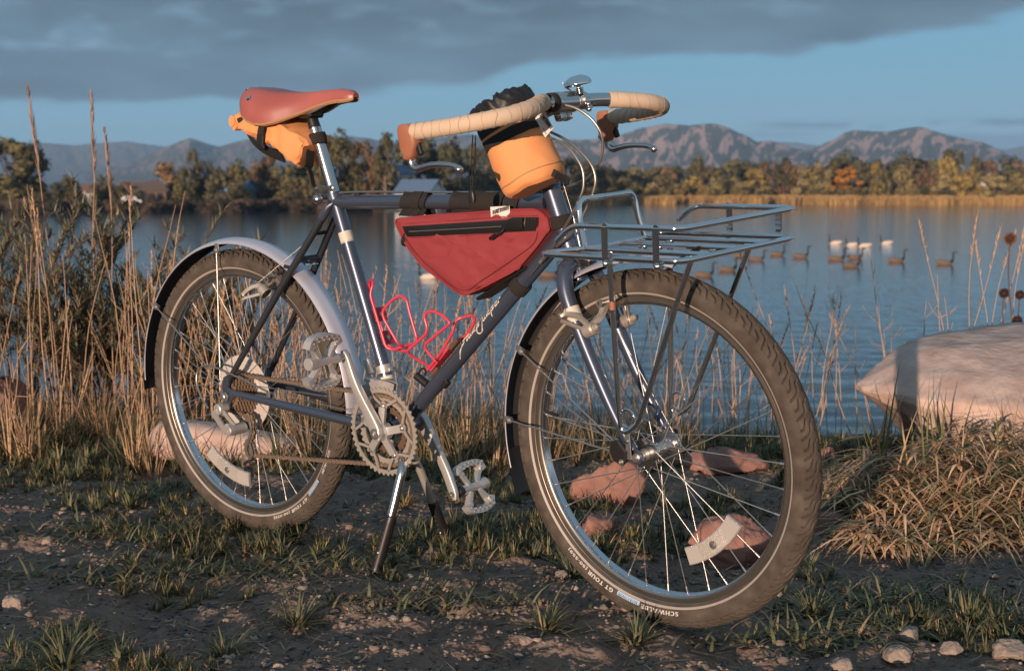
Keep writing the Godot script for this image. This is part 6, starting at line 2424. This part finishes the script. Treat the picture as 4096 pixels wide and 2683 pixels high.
func rocks() -> void:
	# the big pale boulder at the right
	var mb := MB.new()
	var f := FastNoiseLite.new()
	f.seed = 8; f.frequency = 2.2; f.fractal_octaves = 5
	var g := []
	# cross sections from the left tip to beyond the right edge: [side, top, lip y, underside y, near depth, far depth]
	var sec := [[-.03, .215, .205, .198, .02, .03], [.02, .240, .203, .172, .10, .12], [.10, .276, .202, .118, .20, .22], [.20, .305, .198, .040, .28, .32], [.32, .326, .194, -.05, .36, .42], [.48, .338, .190, -.12, .42, .50], [.66, .345, .186, -.14, .45, .55], [.86, .335, .18, -.14, .46, .55], [1.06, .31, .16, -.14, .42, .5], [1.22, .27, .12, -.14, .32, .4], [1.34, .20, .08, -.12, .15, .2]]
	for i in 61:
		var x := i / 60.0 * (sec.size() - 1)
		var k := mini(int(x), sec.size() - 2)
		var u := x - k
		var q := []
		for e in 6: q.append(lerpf(sec[k][e], sec[k + 1][e], smoothstep(0, 1, u) * .5 + u * .5))
		var row := PackedVector3Array()
		var P := [Vector2(-q[5], q[3]), Vector2(-q[5] * 1.02, lerpf(q[3], q[1], .6)), Vector2(-q[5] * .7, q[1]), Vector2(-q[5] * .1, q[1] * .985), Vector2(q[4] * .55, lerpf(q[1], q[2], .45)), Vector2(q[4], q[2]), Vector2(q[4] * .98, lerpf(q[2], q[3], .35)), Vector2(q[4] * .62, q[3])]
		for e in 8:
			for w in 5:
				var a: Vector2 = P[e].lerp(P[(e + 1) % 8], w / 5.0)
				var v := Vector3(q[0], a.y, a.x)
				v += Vector3(f.get_noise_3dv(v), f.get_noise_3dv(v + Vector3(9, 0, 0)), f.get_noise_3dv(v + Vector3(0, 9, 0))) * .022
				row.append(v)
		g.append(row)
	mb.grid(g, true)
	mb.fan(g[0], Vector3.LEFT); mb.fan(g[-1], Vector3.RIGHT)
	var o := obj("boulder", mb, M.rock_pink)
	var p := place(1.02, 3.72)
	o.position = Vector3(p.x, .03, p.z)
	o.rotation.y = YAW + .10
	tag(o, "large pale pink boulder with an overhanging tip at the right edge", "rock")
	rock("rock", .25, 3.27, Vector3(.105, .085, .07), 12, M.rock_red, .2, .22, "sunlit red rock seen through the upper spokes of the front wheel")
	rock("rock", .19, 2.97, Vector3(.075, .050, .05), 13, M.rock_red, .9, .25, "low dull red rock under the sunlit one behind the front wheel")
	rock("rock", .465, 2.80, Vector3(.105, .080, .07), 16, M.rock_red, .3, .28, "purple-red rock behind the reflector of the front wheel")
	rock("rock", .755, 3.08, Vector3(.052, .036, .035), 15, M.rock_red, 0.0, .2, "small oblong red stone right of the front tyre")
	rock("rock", .60, 3.70, Vector3(.15, .045, .09), 17, M.rock_red, -.2, .3, "flat grey-red slab behind the front hub at the bank edge")
	rock("rock", .93, 3.82, Vector3(.035, .040, .035), 18, M.rock_red, .5, .3, "rounded red stone beside the water right of the front tyre")
	rock("rock", 1.02, 3.66, Vector3(.085, .050, .06), 19, M.rock_red, .3, .25, "long dark red stone below the tip of the boulder")
	rock("rock", 1.14, 3.66, Vector3(.060, .060, .05), 20, M.rock_red, 1.2, .2, "blunt dark red stone under the boulder tip")
	rock("rock", -1.67, 4.3, Vector3(.15, .16, .12), 24, M.rock_red, .3, .2, "grey stone deep in the dry stalks at the left edge")
	# the log-like stone behind the rear wheel
	var lg := MB.new()
	loft(lg, [[Vector3(-.23, .0, 0), Vector3(0, .045, 0), Vector3(0, 0, .05)], [Vector3(-.20, .012, 0), Vector3(0, .060, 0), Vector3(0, 0, .07)], [Vector3(-.06, .008, .01), Vector3(0, .058, .01), Vector3(0, 0, .075)], [Vector3(.08, -.008, .0), Vector3(0, .046, 0), Vector3(0, 0, .07)], [Vector3(.18, -.016, -.01), Vector3(0, .036, 0), Vector3(0, 0, .06)], [Vector3(.21, -.024, -.01), Vector3(0, .024, 0), Vector3(0, 0, .04)]], 26, .7)
	var lo := obj("stone_block", lg, M.rock_pink)
	p = place(-.83, 3.86)
	lo.position = Vector3(p.x, p.y + .055, p.z)
	lo.rotation.y = YAW - .08
	tag(lo, "long pale stone block lying in the grass behind the rear wheel", "rock")
	# gravel
	var mesh := []
	for i in 4: mesh.append(pebble_mesh(40 + i))
	var tone := [Color(.17, .145, .125), Color(.27, .225, .19), Color(.105, .10, .10), Color(.32, .25, .20), Color(.20, .15, .125)]
	for k in 4:
		var T := []
		var C := []
		for i in 4200:
			var ff := 2.0 + 2.1 * pow(rng.randf(), 1.3)
			var s := rf(-.46, .46) * ff
			var q := place(s, ff)
			var patch := noise.get_noise_2d(q.x * 1.7 + 30.0, q.z * 1.7)
			if patch < -.12 and rng.randf() < .75: continue
			var z := rf(.0014, .0042) if rng.randf() < .90 else rf(.004, .0105)
			T.append(Transform3D(Basis(Vector3.UP, rf(0, TAU)).scaled(Vector3(z, z * rf(.5, .9), z)), q + Vector3(0, z * .2, 0)))
			C.append(tone[rng.randi() % 5] * rf(.7, 1.2))
		scatter("gravel", mesh[k], M.pebble, T, C)
	# the larger loose stones, one by one
	var named := [[-.947, 2.447, .026, "pale wedge-shaped stone at the left frame edge"], [-1.047, 2.92, .016, "rounded buff stone on the left path above the wedge-shaped one"], [-.952, 2.754, .016, "grey stone between the buff stone and the wedge at left"], [-.761, 2.69, .016, "flat grey stone in the left foreground nearest the rear tyre"], [.657, 2.178, .028, "flat white stone at the bottom right below the grass"], [.548, 2.137, .022, "split pale stone at the very bottom right of centre"], [.635, 2.318, .016, "knobbly stone among grass at right"], [.70, 2.27, .022, "broad flat stone right of the knobbly one"], [.832, 2.158, .032, "layered buff stone near the bottom right corner"], [.75, 2.19, .020, "grey stone left of the layered buff one at bottom right"], [.027, 2.265, .013, "lone pale stone at the bottom centre"], [.10, 2.62, .014, "pale stone between the stand and the front tyre"], [.953, 2.421, .026, "squared pale stone at the right frame edge"], [-.60, 2.99, .016, "knobbed buff stone under the rear tyre"], [-.57, 2.92, .012, "small buff stone in front of the rear tyre"]]
	for q in named:
		var r := obj("stone", rock_mesh(int(q[0] * 1000) + 777, Vector3(q[2] * 1.25, q[2] * .7, q[2])), M.pebble)
		var tn: Color = tone[[1, 3, 0][int(absf(q[0]) * 100) % 3]]
		var mb2: ArrayMesh = r.mesh
		r.material_override = M.stone_pale
		r.position = place(q[0], q[1]) + Vector3(0, q[2] * .25, 0)
		r.rotation.y = rf(0, TAU)
		tag(r, q[3], "stone", "loose stones on the bank")

func pebble_mesh(sd: int) -> ArrayMesh:
	var R := RandomNumberGenerator.new()
	R.seed = sd
	var mb := MB.new()
	var g := []
	for i in 5:
		var el := PI * i / 4 - PI / 2
		var row := PackedVector3Array()
		for j in 7:
			var a := TAU * j / 7
			row.append(Vector3(cos(el) * cos(a), sin(el), cos(el) * sin(a)) * R.randf_range(.75, 1.25) * Vector3(1.2, .9, .9))
		g.append(row)
	for j in 7:
		g[0][j] = g[0][0]; g[4][j] = g[4][0]
	mb.grid(g, true)
	return mb.mesh()

# ------------------------------------------------------------------ plants on the bank
func blade(mb: MB, root: Vector3, dir: Vector3, l: float, w: float, droop: float, c: Color) -> void:
	var n := 4
	var up := Vector3.UP
	var side := Vector3(-dir.z, 0, dir.x).normalized()
	if side.length() < .5: side = Vector3.RIGHT
	var p := root
	var d := dir
	var b := mb.v.size()
	mb.col = c
	for i in n + 1:
		var f := float(i) / n
		var ww := w * (1.0 - pow(f, 1.6)) * .5 + .0002
		var nn := side.cross(d).normalized()
		mb.vert(p - side * ww, nn); mb.vert(p + side * ww, nn)
		p += d * (l / n)
		d = (d + Vector3(dir.x, -1.0, dir.z) * droop / n).normalized()
	for i in n:
		var a := b + i * 2
		mb.k.append_array([a, a + 2, a + 3, a, a + 3, a + 1])

func tuft_mesh(sd: int, count: int, l: float, w: float, spread: float, droop: float, cols: Array, lean := Vector3.ZERO) -> ArrayMesh:
	var R := RandomNumberGenerator.new()
	R.seed = sd
	var mb := MB.new()
	for i in count:
		var a := R.randf() * TAU
		var tilt := R.randf_range(.1, spread)
		var d := (Vector3(cos(a) * sin(tilt), cos(tilt), sin(a) * sin(tilt)) + lean).normalized()
		var c: Color = cols[R.randi() % cols.size()] * R.randf_range(.75, 1.25)
		c.a = 1.0
		blade(mb, Vector3(cos(a), 0, sin(a)) * R.randf() * l * .22, d, l * R.randf_range(.45, 1.1), w * R.randf_range(.7, 1.2), droop * R.randf_range(.4, 1.4), c)
	return mb.mesh()

func straw_mesh(sd: int, l: float, head: int) -> ArrayMesh:
	# one dry stalk: thin stem, a node or two, withered leaf, and a seed head
	var R := RandomNumberGenerator.new()
	R.seed = sd
	var mb := MB.new()
	var c := Color(.50, .325, .20)
	mb.col = c
	var P := []
	var x := 0.0
	var z := 0.0
	var bx := R.randf_range(-.12, .12)
	var bz := R.randf_range(-.10, .10)
	for i in 9:
		var f := i / 8.0
		P.append(Vector3(bx * f * f * l + .006 * l * sin(f * 9.0 + sd), f * l, bz * f * f * l))
	mb.tube(P, [.0021, .0020, .0019, .0018, .0016, .0015, .0013, .0011, .0007], 5)
	for i in R.randi_range(0, 2):
		var k := R.randi_range(2, 5)
		var a := R.randf() * TAU
		blade(mb, P[k], Vector3(cos(a) * .6, .8, sin(a) * .6).normalized(), R.randf_range(.06, .16), .004, 1.6, c * 1.05)
	mb.col = c * 1.08
	if head == 1: # narrow spikelets
		for i in 26:
			var f := R.randf_range(.80, 1.0)
			var k := f * 8.0
			var p: Vector3 = P[int(minf(k, 7))].lerp(P[mini(int(k) + 1, 8)], fposmod(k, 1.0))
			var a := R.randf() * TAU
			blade(mb, p, Vector3(cos(a) * .35, 1, sin(a) * .35).normalized(), R.randf_range(.014, .030), .0042, .2, c * R.randf_range(.9, 1.3))
	elif head == 2: # a dense plume
		for i in 150:
			var f := pow(R.randf(), .8)
			var p: Vector3 = P[6].lerp(P[8], f)
			var a := R.randf() * TAU
			blade(mb, p, Vector3(cos(a) * .28, 1, sin(a) * .28).normalized(), R.randf_range(.018, .045) * (1.25 - f * .6), .0038, .1, Color(.40, .265, .20) * R.randf_range(.8, 1.3))
	elif head == 3: # forked twigs
		for i in 5:
			var k := R.randi_range(4, 7)
			var a := R.randf() * TAU
			var e: Vector3 = P[k] + Vector3(cos(a) * .05, R.randf_range(.05, .12), sin(a) * .05)
			mb.tube([P[k], P[k].lerp(e, .5) + Vector3(cos(a) * .008, 0, sin(a) * .008), e], [.0011, .001, .0006], 4)
	return mb.mesh()

func stalk(mesh: Mesh, s: float, f: float, h: float, lean: float, label: String, called := "dry_stalk", cat := "grass stalk", grp := "tall dry stalks") -> void:
	var o := MeshInstance3D.new()
	o.name = called
	o.mesh = mesh
	o.material_override = M.blade
	add_child(o, true)
	var p := place(s, f) - Vector3(0, .02, 0)
	o.position = p
	h -= p.y
	o.basis = Basis(Vector3.UP, YAW) * Basis(Vector3.BACK, -lean) * Basis(Vector3.UP, rf(-.4, .4)).scaled(Vector3(1, h, 1))
	tag(o, label, cat, grp)

func near_plants() -> void:
	var green := [Color(.140, .152, .082), Color(.180, .180, .100), Color(.105, .118, .066), Color(.23, .195, .115)]
	var mixed := [Color(.10, .11, .045), Color(.19, .155, .075), Color(.38, .25, .14), Color(.075, .085, .038)]
	var straw := [Color(.48, .31, .18), Color(.40, .26, .15), Color(.56, .37, .23), Color(.22, .17, .085)]
	# short grass of the path, in tufts that crowd into patches
	var T := [[], [], [], []]
	var C := [[], [], [], []]
	var tufts := [tuft_mesh(1, 30, .052, .0046, 1.35, .8, green), tuft_mesh(2, 38, .042, .0042, 1.45, .7, mixed), tuft_mesh(3, 22, .060, .0046, 1.15, 1.0, green), tuft_mesh(4, 44, .038, .0038, 1.5, .5, mixed)]
	for i in 6500:
		var f := 1.98 + 2.2 * pow(rng.randf(), 1.15)
		var s := rf(-.47, .47) * f
		var p := place(s, f)
		var n := noise.get_noise_2d(p.x * .95 + 11.0, p.z * 1.15 - 4.0) + .35 * noise2.get_noise_2d(p.x * .4, p.z * .4)
		var edge := smoothstep(3.45, 4.05, f)
		if n < .09 - edge * .5 : continue
		if f < 3.4 and rng.randf() < .15: continue
		var k := rng.randi() % 4
		var z := rf(.45, 1.1) * (.8 + .5 * smoothstep(.1, .5, n)) * (1.0 + edge * .7)
		T[k].append(Transform3D(Basis(Vector3.UP, rf(0, TAU)).scaled(Vector3.ONE * z), p - Vector3(0, .003, 0)))
		C[k].append(Color.WHITE * rf(.75, 1.25))
	for k in 4: scatter("short_grass", tufts[k], M.blade, T[k], C[k])
	# loose straw lying on the ground
	var chip := MB.new()
	blade(chip, V3, Vector3(1, .04, 0).normalized(), .05, .0028, .05, Color(.40, .27, .17))
	T = []; C = []
	for i in 2400:
		var f := 2.0 + 2.0 * rng.randf()
		var p := place(rf(-.47, .47) * f, f)
		T.append(Transform3D(Basis(Vector3.UP, rf(0, TAU)).scaled(Vector3(rf(.3, 1.4), 1, 1)), p + Vector3(0, .004, 0)))
		C.append(Color.WHITE * rf(.5, 1.25))
	scatter("straw_litter", chip.mesh(), M.blade, T, C)
	# taller grass along the lip of the bank
	var tall := [tuft_mesh(11, 34, .17, .0042, .75, .8, green), tuft_mesh(12, 30, .21, .0044, .70, .9, mixed), tuft_mesh(13, 28, .24, .0040, .60, .6, straw), tuft_mesh(14, 24, .15, .0040, .9, .9, straw)]
	T = [[], [], [], []]; C = [[], [], [], []]
	for i in 1700:
		var f := rf(3.72, 6.3)
		var s := rf(-.50, .50) * f
		# the right side is open towards the water
		if s > .55 and f < 4.6 and rng.randf() < .82: continue
		if s > .62 and rng.randf() < .72: continue
		var p := place(s, f)
		var k: int = [0, 1, 1, 2, 2, 3, 0][rng.randi() % 7]
		var z := rf(.5, 1.15)
		if s > .2: z *= .8
		T[k].append(Transform3D(Basis(Vector3.UP, rf(0, TAU)).scaled(Vector3(z, z * rf(.8, 1.2), z)), p - Vector3(0, .01, 0)))
		C[k].append(Color.WHITE * rf(.7, 1.2))
	for k in 4: scatter("bank_grass", tall[k], M.blade, T[k], C[k])
	# dry stalks in the hundreds behind the bicycle
	var stems := []
	for i in 8: stems.append(straw_mesh(60 + i, 1.0, [1, 1, 0, 3, 1, 0, 3, 1][i]))
	T = []; C = []
	for k in 8: T.append([]); C.append([])
	# side from, to, distance from, to, count, lowest and highest tip above the path
	var zones := [[-1.14, -.62, 4.2, 5.2, 170, .30, .60], [-.62, .0, 4.2, 5.4, 95, .12, .54], [.0, .98, 4.2, 5.4, 120, .05, .40], [-2.1, -1.22, 4.0, 4.7, 70, .30, .84], [.98, 1.5, 4.6, 5.4, 12, .2, .5], [-1.3, -1.05, 4.1, 4.8, 26, .3, .62]]
	for q in zones:
		for i in int(q[4]):
			var f := rf(q[2], q[3])
			var s := rf(q[0], q[1]) * f / 4.6 + rng.randfn() * .04
			var p := place(s, f)
			var k := rng.randi() % 8
			var h := maxf(.15, lerpf(q[5], q[6], pow(rng.randf(), .8)) - p.y)
			var b := Basis(Vector3.UP, rf(0, TAU)) * Basis(Vector3.BACK, rf(-.16, .16))
			if rng.randf() < .12: b = b * Basis(Vector3.BACK, rf(-.9, .9))
			T[k].append(Transform3D(b.scaled_local(Vector3(1.0, h, 1.0)), p - Vector3(0, .02, 0)))
			C[k].append(Color.WHITE * rf(.75, 1.3))
	for k in 8: scatter("dry_grass", stems[k], M.blade, T[k], C[k])
	# stalks that stand out one by one
	var plume := [straw_mesh(81, 1.0, 2), straw_mesh(82, 1.0, 2), straw_mesh(83, 1.0, 2)]
	stalk(plume[0], -1.50, 4.45, 1.12, -.05, "tallest feathery grass plume, leftmost of the high three at upper left", "grass_plume", "grass plume", "feathery plumes at the left")
	stalk(plume[1], -1.46, 4.50, 1.11, .09, "feathery grass plume leaning right, middle one of the high three at upper left", "grass_plume", "grass plume", "feathery plumes at the left")
	stalk(plume[2], -1.38, 4.52, .99, .05, "shorter feathery plume nearest the rear wheel at left", "grass_plume", "grass plume", "feathery plumes at the left")
	stalk(plume[1], -1.70, 4.50, .96, -.03, "dark low plume in front of the big tree at the left edge", "grass_plume", "grass plume", "feathery plumes at the left")
	stalk(stems[0], .97, 4.6, .63, -.10, "pale arching seed stalk over the water right of the rack")
	stalk(stems[4], .98, 4.6, .45, -.03, "thin upright stalk over the water, just right of the arching one")
	stalk(stems[1], 1.06, 4.5, .36, .04, "short pale stalk over the water midway to the boulder")
	stalk(stems[7], 1.04, 4.4, .22, -.14, "short bent stalk leaning left near the right tyre edge")
	stalk(stems[2], -.46, 4.5, .58, -.05, "lone tall stalk left of the frame bag's tip")
	var lab := ["leftmost", "second", "third", "fourth", "fifth", "sixth", "seventh", "rightmost"]
	for i in 8:
		var s: float = [1.50, 1.535, 1.57, 1.59, 1.607, 1.627, 1.697, 1.717][i]
		stalk(stems[[0, 4, 1, 7, 4, 0, 1, 4][i]], s, 4.5, [.70, .68, .73, .66, .71, .64, .66, .70][i], [.0, .03, -.06, .05, .10, .08, -.02, .02][i], "%s of the eight pale tall straws behind the boulder" % lab[i])
	var fork := [straw_mesh(91, 1.0, 3), straw_mesh(92, 1.0, 3), straw_mesh(93, 1.0, 3)]
	for i in 6:
		stalk(fork[i % 3], [1.17, 1.24, 1.30, 1.36, 1.42, 1.53][i], 4.45, [.52, .44, .60, .42, .50, .44][i], [-.36, -.22, -.10, .12, .20, -.08][i], "%s branching dry weed behind the boulder's left end" % ["leftmost leaning", "second", "third", "fourth", "fifth", "sixth"][i], "dry_weed", "weed", "branching weeds behind the boulder")
	seed_heads()
	willow()
	# the big collapsed clump of dry grass before the boulder
	var cl := base("dry_grass_clump")
	cl.position = place(1.02, 3.04)
	cl.rotation.y = YAW
	tag(cl, "large sunlit clump of matted dry grass below the boulder", "grass clump")
	var mb := MB.new()
	var R := RandomNumberGenerator.new()
	R.seed = 5
	for i in 3400:
		var x := R.randf_range(-.24, .52)
		var z := R.randf_range(-.34, .16)
		var y := .20 * (1.0 - pow(absf(x - .22) / .55, 2.0)) * smoothstep(.2, -.15, z) * R.randf_range(.0, 1.0)
		var a := R.randf_range(-.2, PI + .2) if R.randf() < .75 else R.randf() * TAU
		var d := Vector3(cos(a) * .9, R.randf_range(-.15, .75), sin(a) * .9).normalized()
		var cc: Color = [Color(.62, .41, .25), Color(.52, .335, .19), Color(.70, .48, .30), Color(.26, .23, .12), Color(.17, .175, .09), Color(.42, .25, .15)][R.randi() % 6] * R.randf_range(.8, 1.15)
		blade(mb, Vector3(x, y + .005, z), d, R.randf_range(.06, .20), R.randf_range(.0042, .0105), R.randf_range(.8, 2.6), cc)
	obj("blades", mb, M.blade, cl)
	mb = MB.new()
	for i in 60:
		var x := R.randf_range(-.15, .45)
		blade(mb, Vector3(x, .12, R.randf_range(-.34, -.12)), Vector3(R.randf_range(-.45, .35), 1.0, R.randf_range(-.2, .3)).normalized(), R.randf_range(.12, .26), R.randf_range(.004, .009), .35, [Color(.15, .165, .07), Color(.50, .34, .19)][R.randi() % 2] * R.randf_range(.8, 1.2))
	obj("upright_blades", mb, M.blade, cl)
	# big tufts in the foreground
	for q in [[-.752, 2.158, 2.0, "dense dark grass tuft in the bottom left corner"], [-.498, 2.221, 1.25, "small splayed grass tuft at the bottom left of centre"], [.571, 2.447, 1.3, "grass tuft touching the front tyre on the right"], [.90, 2.395, 1.6, "starry grass tuft near the right edge"], [-.069, 2.984, 1.5, "grass tuft between the left pedal and the stand"], [.124, 2.659, 1.6, "grass tuft behind the lower left of the front tyre"], [-.269, 3.256, 1.2, "reddish grass tuft behind the stand's left leg"], [-.394, 2.358, 1.4, "grass tuft left of the stand's right foot"], [.062, 2.334, 1.3, "grass tuft at the bottom centre before the front tyre"], [.222, 2.288, 1.4, "grass tuft just below the front tyre"]]:
		var o := MeshInstance3D.new()
		o.name = "grass_tuft"
		o.mesh = tuft_mesh(int(q[2] * 100) + int(q[1] * 10), 90, .062 * q[2] * .75, .0036, 1.25, .9, green if q[2] != 1.2 else mixed)
		o.material_override = M.blade
		add_child(o, true)
		o.position = place(q[0], q[1]) - Vector3(0, .004, 0)
		o.scale = Vector3(1.4, 1, 1.4)
		tag(o, q[3], "grass tuft", "grass tufts in the foreground")
	for q in [[.70, 2.52, .36, .16, 420, "wide green grass patch right of the front wheel"], [.78, 2.33, .34, .10, 260, "second grass patch, below the wide one at right"], [.49, 2.28, .22, .08, 130, "ragged grass patch under the front tyre at bottom right"], [-.86, 3.02, .34, .14, 260, "grass patch left of the rear tyre's foot"], [-.44, 2.72, .40, .12, 300, "grass patch before the rear tyre"], [-.79, 2.66, .26, .09, 160, "thin grass patch in the left foreground"], [-.154, 2.45, .32, .09, 190, "grass patch between the stand's right foot and the bottom edge"]]:
		mb = MB.new()
		for i in int(q[4] * 1.8):
			var x: float = R.randfn() * q[2] * .42
			var z: float = R.randfn() * q[3] * .42
			var a := R.randf() * TAU
			var tl := R.randf_range(.5, 1.5)
			var cc: Color = green[R.randi() % 4] * R.randf_range(.75, 1.3) if R.randf() < .86 else Color(.40, .28, .16)
			var g := place(q[0] + x, q[1] - z)
			blade(mb, Vector3(x, g.y - place(q[0], q[1]).y - .002, z), Vector3(cos(a) * sin(tl), cos(tl), sin(a) * sin(tl)), R.randf_range(.025, .080), R.randf_range(.0042, .0068), R.randf_range(.5, 1.5), cc)
		var o := obj("grass_patch", mb, M.blade)
		o.position = place(q[0], q[1])
		o.rotation.y = YAW
		tag(o, q[5], "", "", "stuff")
	# a fallen cane and broad-leaved weed at the right
	mb = MB.new()
	mb.col = Color(.46, .29, .17)
	mb.tube([Vector3(-.18, .02, .02), Vector3(-.06, .045, 0), Vector3(.06, .075, -.02), Vector3(.10, .078, -.02), Vector3(.16, .05, -.02), Vector3(.21, .02, -.01)], [.0045, .005, .005, .006, .0035, .002], 7)
	var cane := obj("fallen_cane", mb, M.blade)
	cane.position = place(1.00, 3.45)
	cane.rotation.y = YAW
	tag(cane, "bent pale cane lying across the stones below the boulder tip", "stick")
	var wd := base("leafy_weed")
	wd.position = place(.86, 3.10)
	wd.rotation.y = YAW
	mb = MB.new()
	for i in 26:
		var a := R.randf() * TAU
		var c: Color = [Color(.05, .055, .03), Color(.26, .24, .07), Color(.07, .065, .035), Color(.035, .03, .02)][R.randi() % 4]
		blade(mb, Vector3(R.randf_range(-.10, .16), R.randf_range(.02, .10), R.randf_range(-.10, .06)), Vector3(cos(a), R.randf_range(-.1, .5), sin(a)).normalized(), R.randf_range(.03, .055), R.randf_range(.016, .026), .8, c)
	obj("leaves", mb, M.blade, wd)
	mb = MB.new()
	for i in 9:
		mb.col = Color(.10, .07, .05)
		var x := R.randf_range(-.1, .18)
		mb.tube([Vector3(x, 0, R.randf_range(-.08, .05)), Vector3(x + R.randf_range(-.04, .04), .06, 0), Vector3(x + R.randf_range(-.08, .08), .11, .01)], [.002, .0016, .001], 5)
	obj("stems", mb, M.blade, wd)
	tag(wd, "dark broad-leaved weed with a few yellow leaves right of the front tyre", "weed")

func seed_heads() -> void:
	# dark round seed heads on stiff stalks behind the boulder
	for q in [[1.620, 4.32, .635, .021, 0, "tall reddish seed head high on a stiff stalk behind the boulder"], [1.615, 4.34, .456, .017, 1, "dark seed head just below the tall one behind the boulder"], [1.667, 4.34, .450, .016, 1, "dark seed head at the right frame edge behind the boulder"], [1.658, 4.33, .367, .017, 1, "black seed head on the right, third one down"], [1.557, 4.28, .322, .018, 0, "brown seed head resting on the boulder's skyline"], [1.664, 4.30, .318, .014, 1, "small dark seed head low beside the boulder at right"]]:
		var t := base("seed_head_plant")
		var p := place(q[0], q[1])
		t.position = p
		t.rotation.y = YAW
		var h: float = q[2] - p.y
		var mb := MB.new()
		mb.col = Color(.13, .075, .06)
		mb.tube(spl([Vector3(.06, 0, 0), Vector3(.035, h * .4, .0), Vector3(.0, h * .8, 0), Vector3(0, h, 0)], 4), .0026, 6)
		blade(mb, Vector3(.04, h * .35, 0), Vector3(.7, .7, .2).normalized(), .07, .014, 1.0, Color(.10, .10, .05))
		obj("stem", mb, M.blade, t)
		mb = MB.new()
		var r: float = q[3]
		for i in 90:
			var y := 1.0 - 2.0 * (i + .5) / 90.0
			var a := i * 2.399963
			var d := Vector3(sqrt(1 - y * y) * cos(a), y, sqrt(1 - y * y) * sin(a))
			mb.col = (Color(.16, .085, .055) if q[4] == 0 else Color(.040, .026, .022)) * rf(.7, 1.3)
			var s := d.cross(Vector3(.3, 1, .2)).normalized() * r * .16
			var o := Vector3(0, h, 0)
			mb.tri(o + d * r * .6 - s, o + d * r * 1.15, o + d * r * .6 + s)
			var s2 := d.cross(s).normalized() * r * .16
			mb.tri(o + d * r * .6 - s2, o + d * r * 1.12, o + d * r * .6 + s2)
		mb.col = Color(.06, .035, .028)
		mb.ball(Vector3(0, h, 0), r * .72, 10)
		obj("seed_head", mb, M.blade, t)
		tag(t, q[5], "seed head", "seed heads behind the boulder")

func willow_mesh(sd: int, count: int, hmin: float, hmax: float, wide: float) -> Array:
	var R := RandomNumberGenerator.new()
	R.seed = sd
	var st := MB.new()
	var lf := MB.new()
	for i in count:
		var a := R.randf() * TAU
		var h := R.randf_range(hmin, hmax)
		var o := wide * sqrt(R.randf())
		var root := Vector3(cos(a) * o * .5, 0, sin(a) * o * .35)
		var tip := Vector3(cos(a) * o * 1.15 + R.randf_range(-.1, .15), h, sin(a) * o * .6)
		var P := spl([root, root.lerp(tip, .35) + Vector3(0, h * .08, 0), root.lerp(tip, .7) + Vector3(0, h * .05, 0), tip], 5)
		st.col = Color(.15, .09, .065)
		var W := []
		for k in P.size(): W.append(lerpf(.0045, .0012, float(k) / P.size()))
		st.tube(P, W, 5)
		var twigs := [P]
		for k in 8:
			var q: Vector3 = P[R.randi_range(4, P.size() - 3)]
			var aa := R.randf() * TAU
			var e := q + Vector3(cos(aa) * .13, R.randf_range(.10, .22), sin(aa) * .10)
			var L := [q, q.lerp(e, .5) + Vector3(0, .02, 0), e]
			st.tube(L, [.0017, .0013, .0008], 4)
			twigs.append(spl(L, 6))
		for L in twigs:
			for k in range(2 if L.size() < 15 else 6, L.size()):
				for e in 5:
					var d: Vector3 = (L[k] - L[k - 1]).normalized()
					var out := Vector3(R.randfn(), R.randfn() * .5, R.randfn()).normalized()
					var c: Color = [Color(.185, .190, .135), Color(.25, .235, .155), Color(.14, .145, .10), Color(.26, .205, .125)][R.randi() % 4] * R.randf_range(.75, 1.25)
					blade(lf, L[k], (d * .8 + out * .65).normalized(), R.randf_range(.034, .068), R.randf_range(.0042, .0066), .35, c)
	return [st, lf]

func willow() -> void:
	for q in [[-1.72, 4.60, 1, 24, .34, .80, .46, "tall grey-green willow bush at the left edge of the bank"], [-1.34, 4.65, 2, 24, .20, .58, .40, "lower willow bush between the left bush and the rear wheel"], [-2.12, 4.9, 3, 14, .5, .85, .36, "willow bush cut off by the left frame edge"], [-1.17, 4.75, 4, 10, .20, .50, .18, "thin willow sprays just left of the rear mudguard"]]:
		var t := base("willow_bush")
		var p := place(q[0], q[1])
		t.position = p - Vector3(0, .03, 0)
		t.rotation.y = YAW
		var m := willow_mesh(q[2], q[3], q[4] - p.y, q[5] - p.y, q[6])
		obj("stems", m[0], M.blade, t)
		obj("foliage", m[1], M.blade, t)
		tag(t, q[7], "bush", "willow bushes at the left")
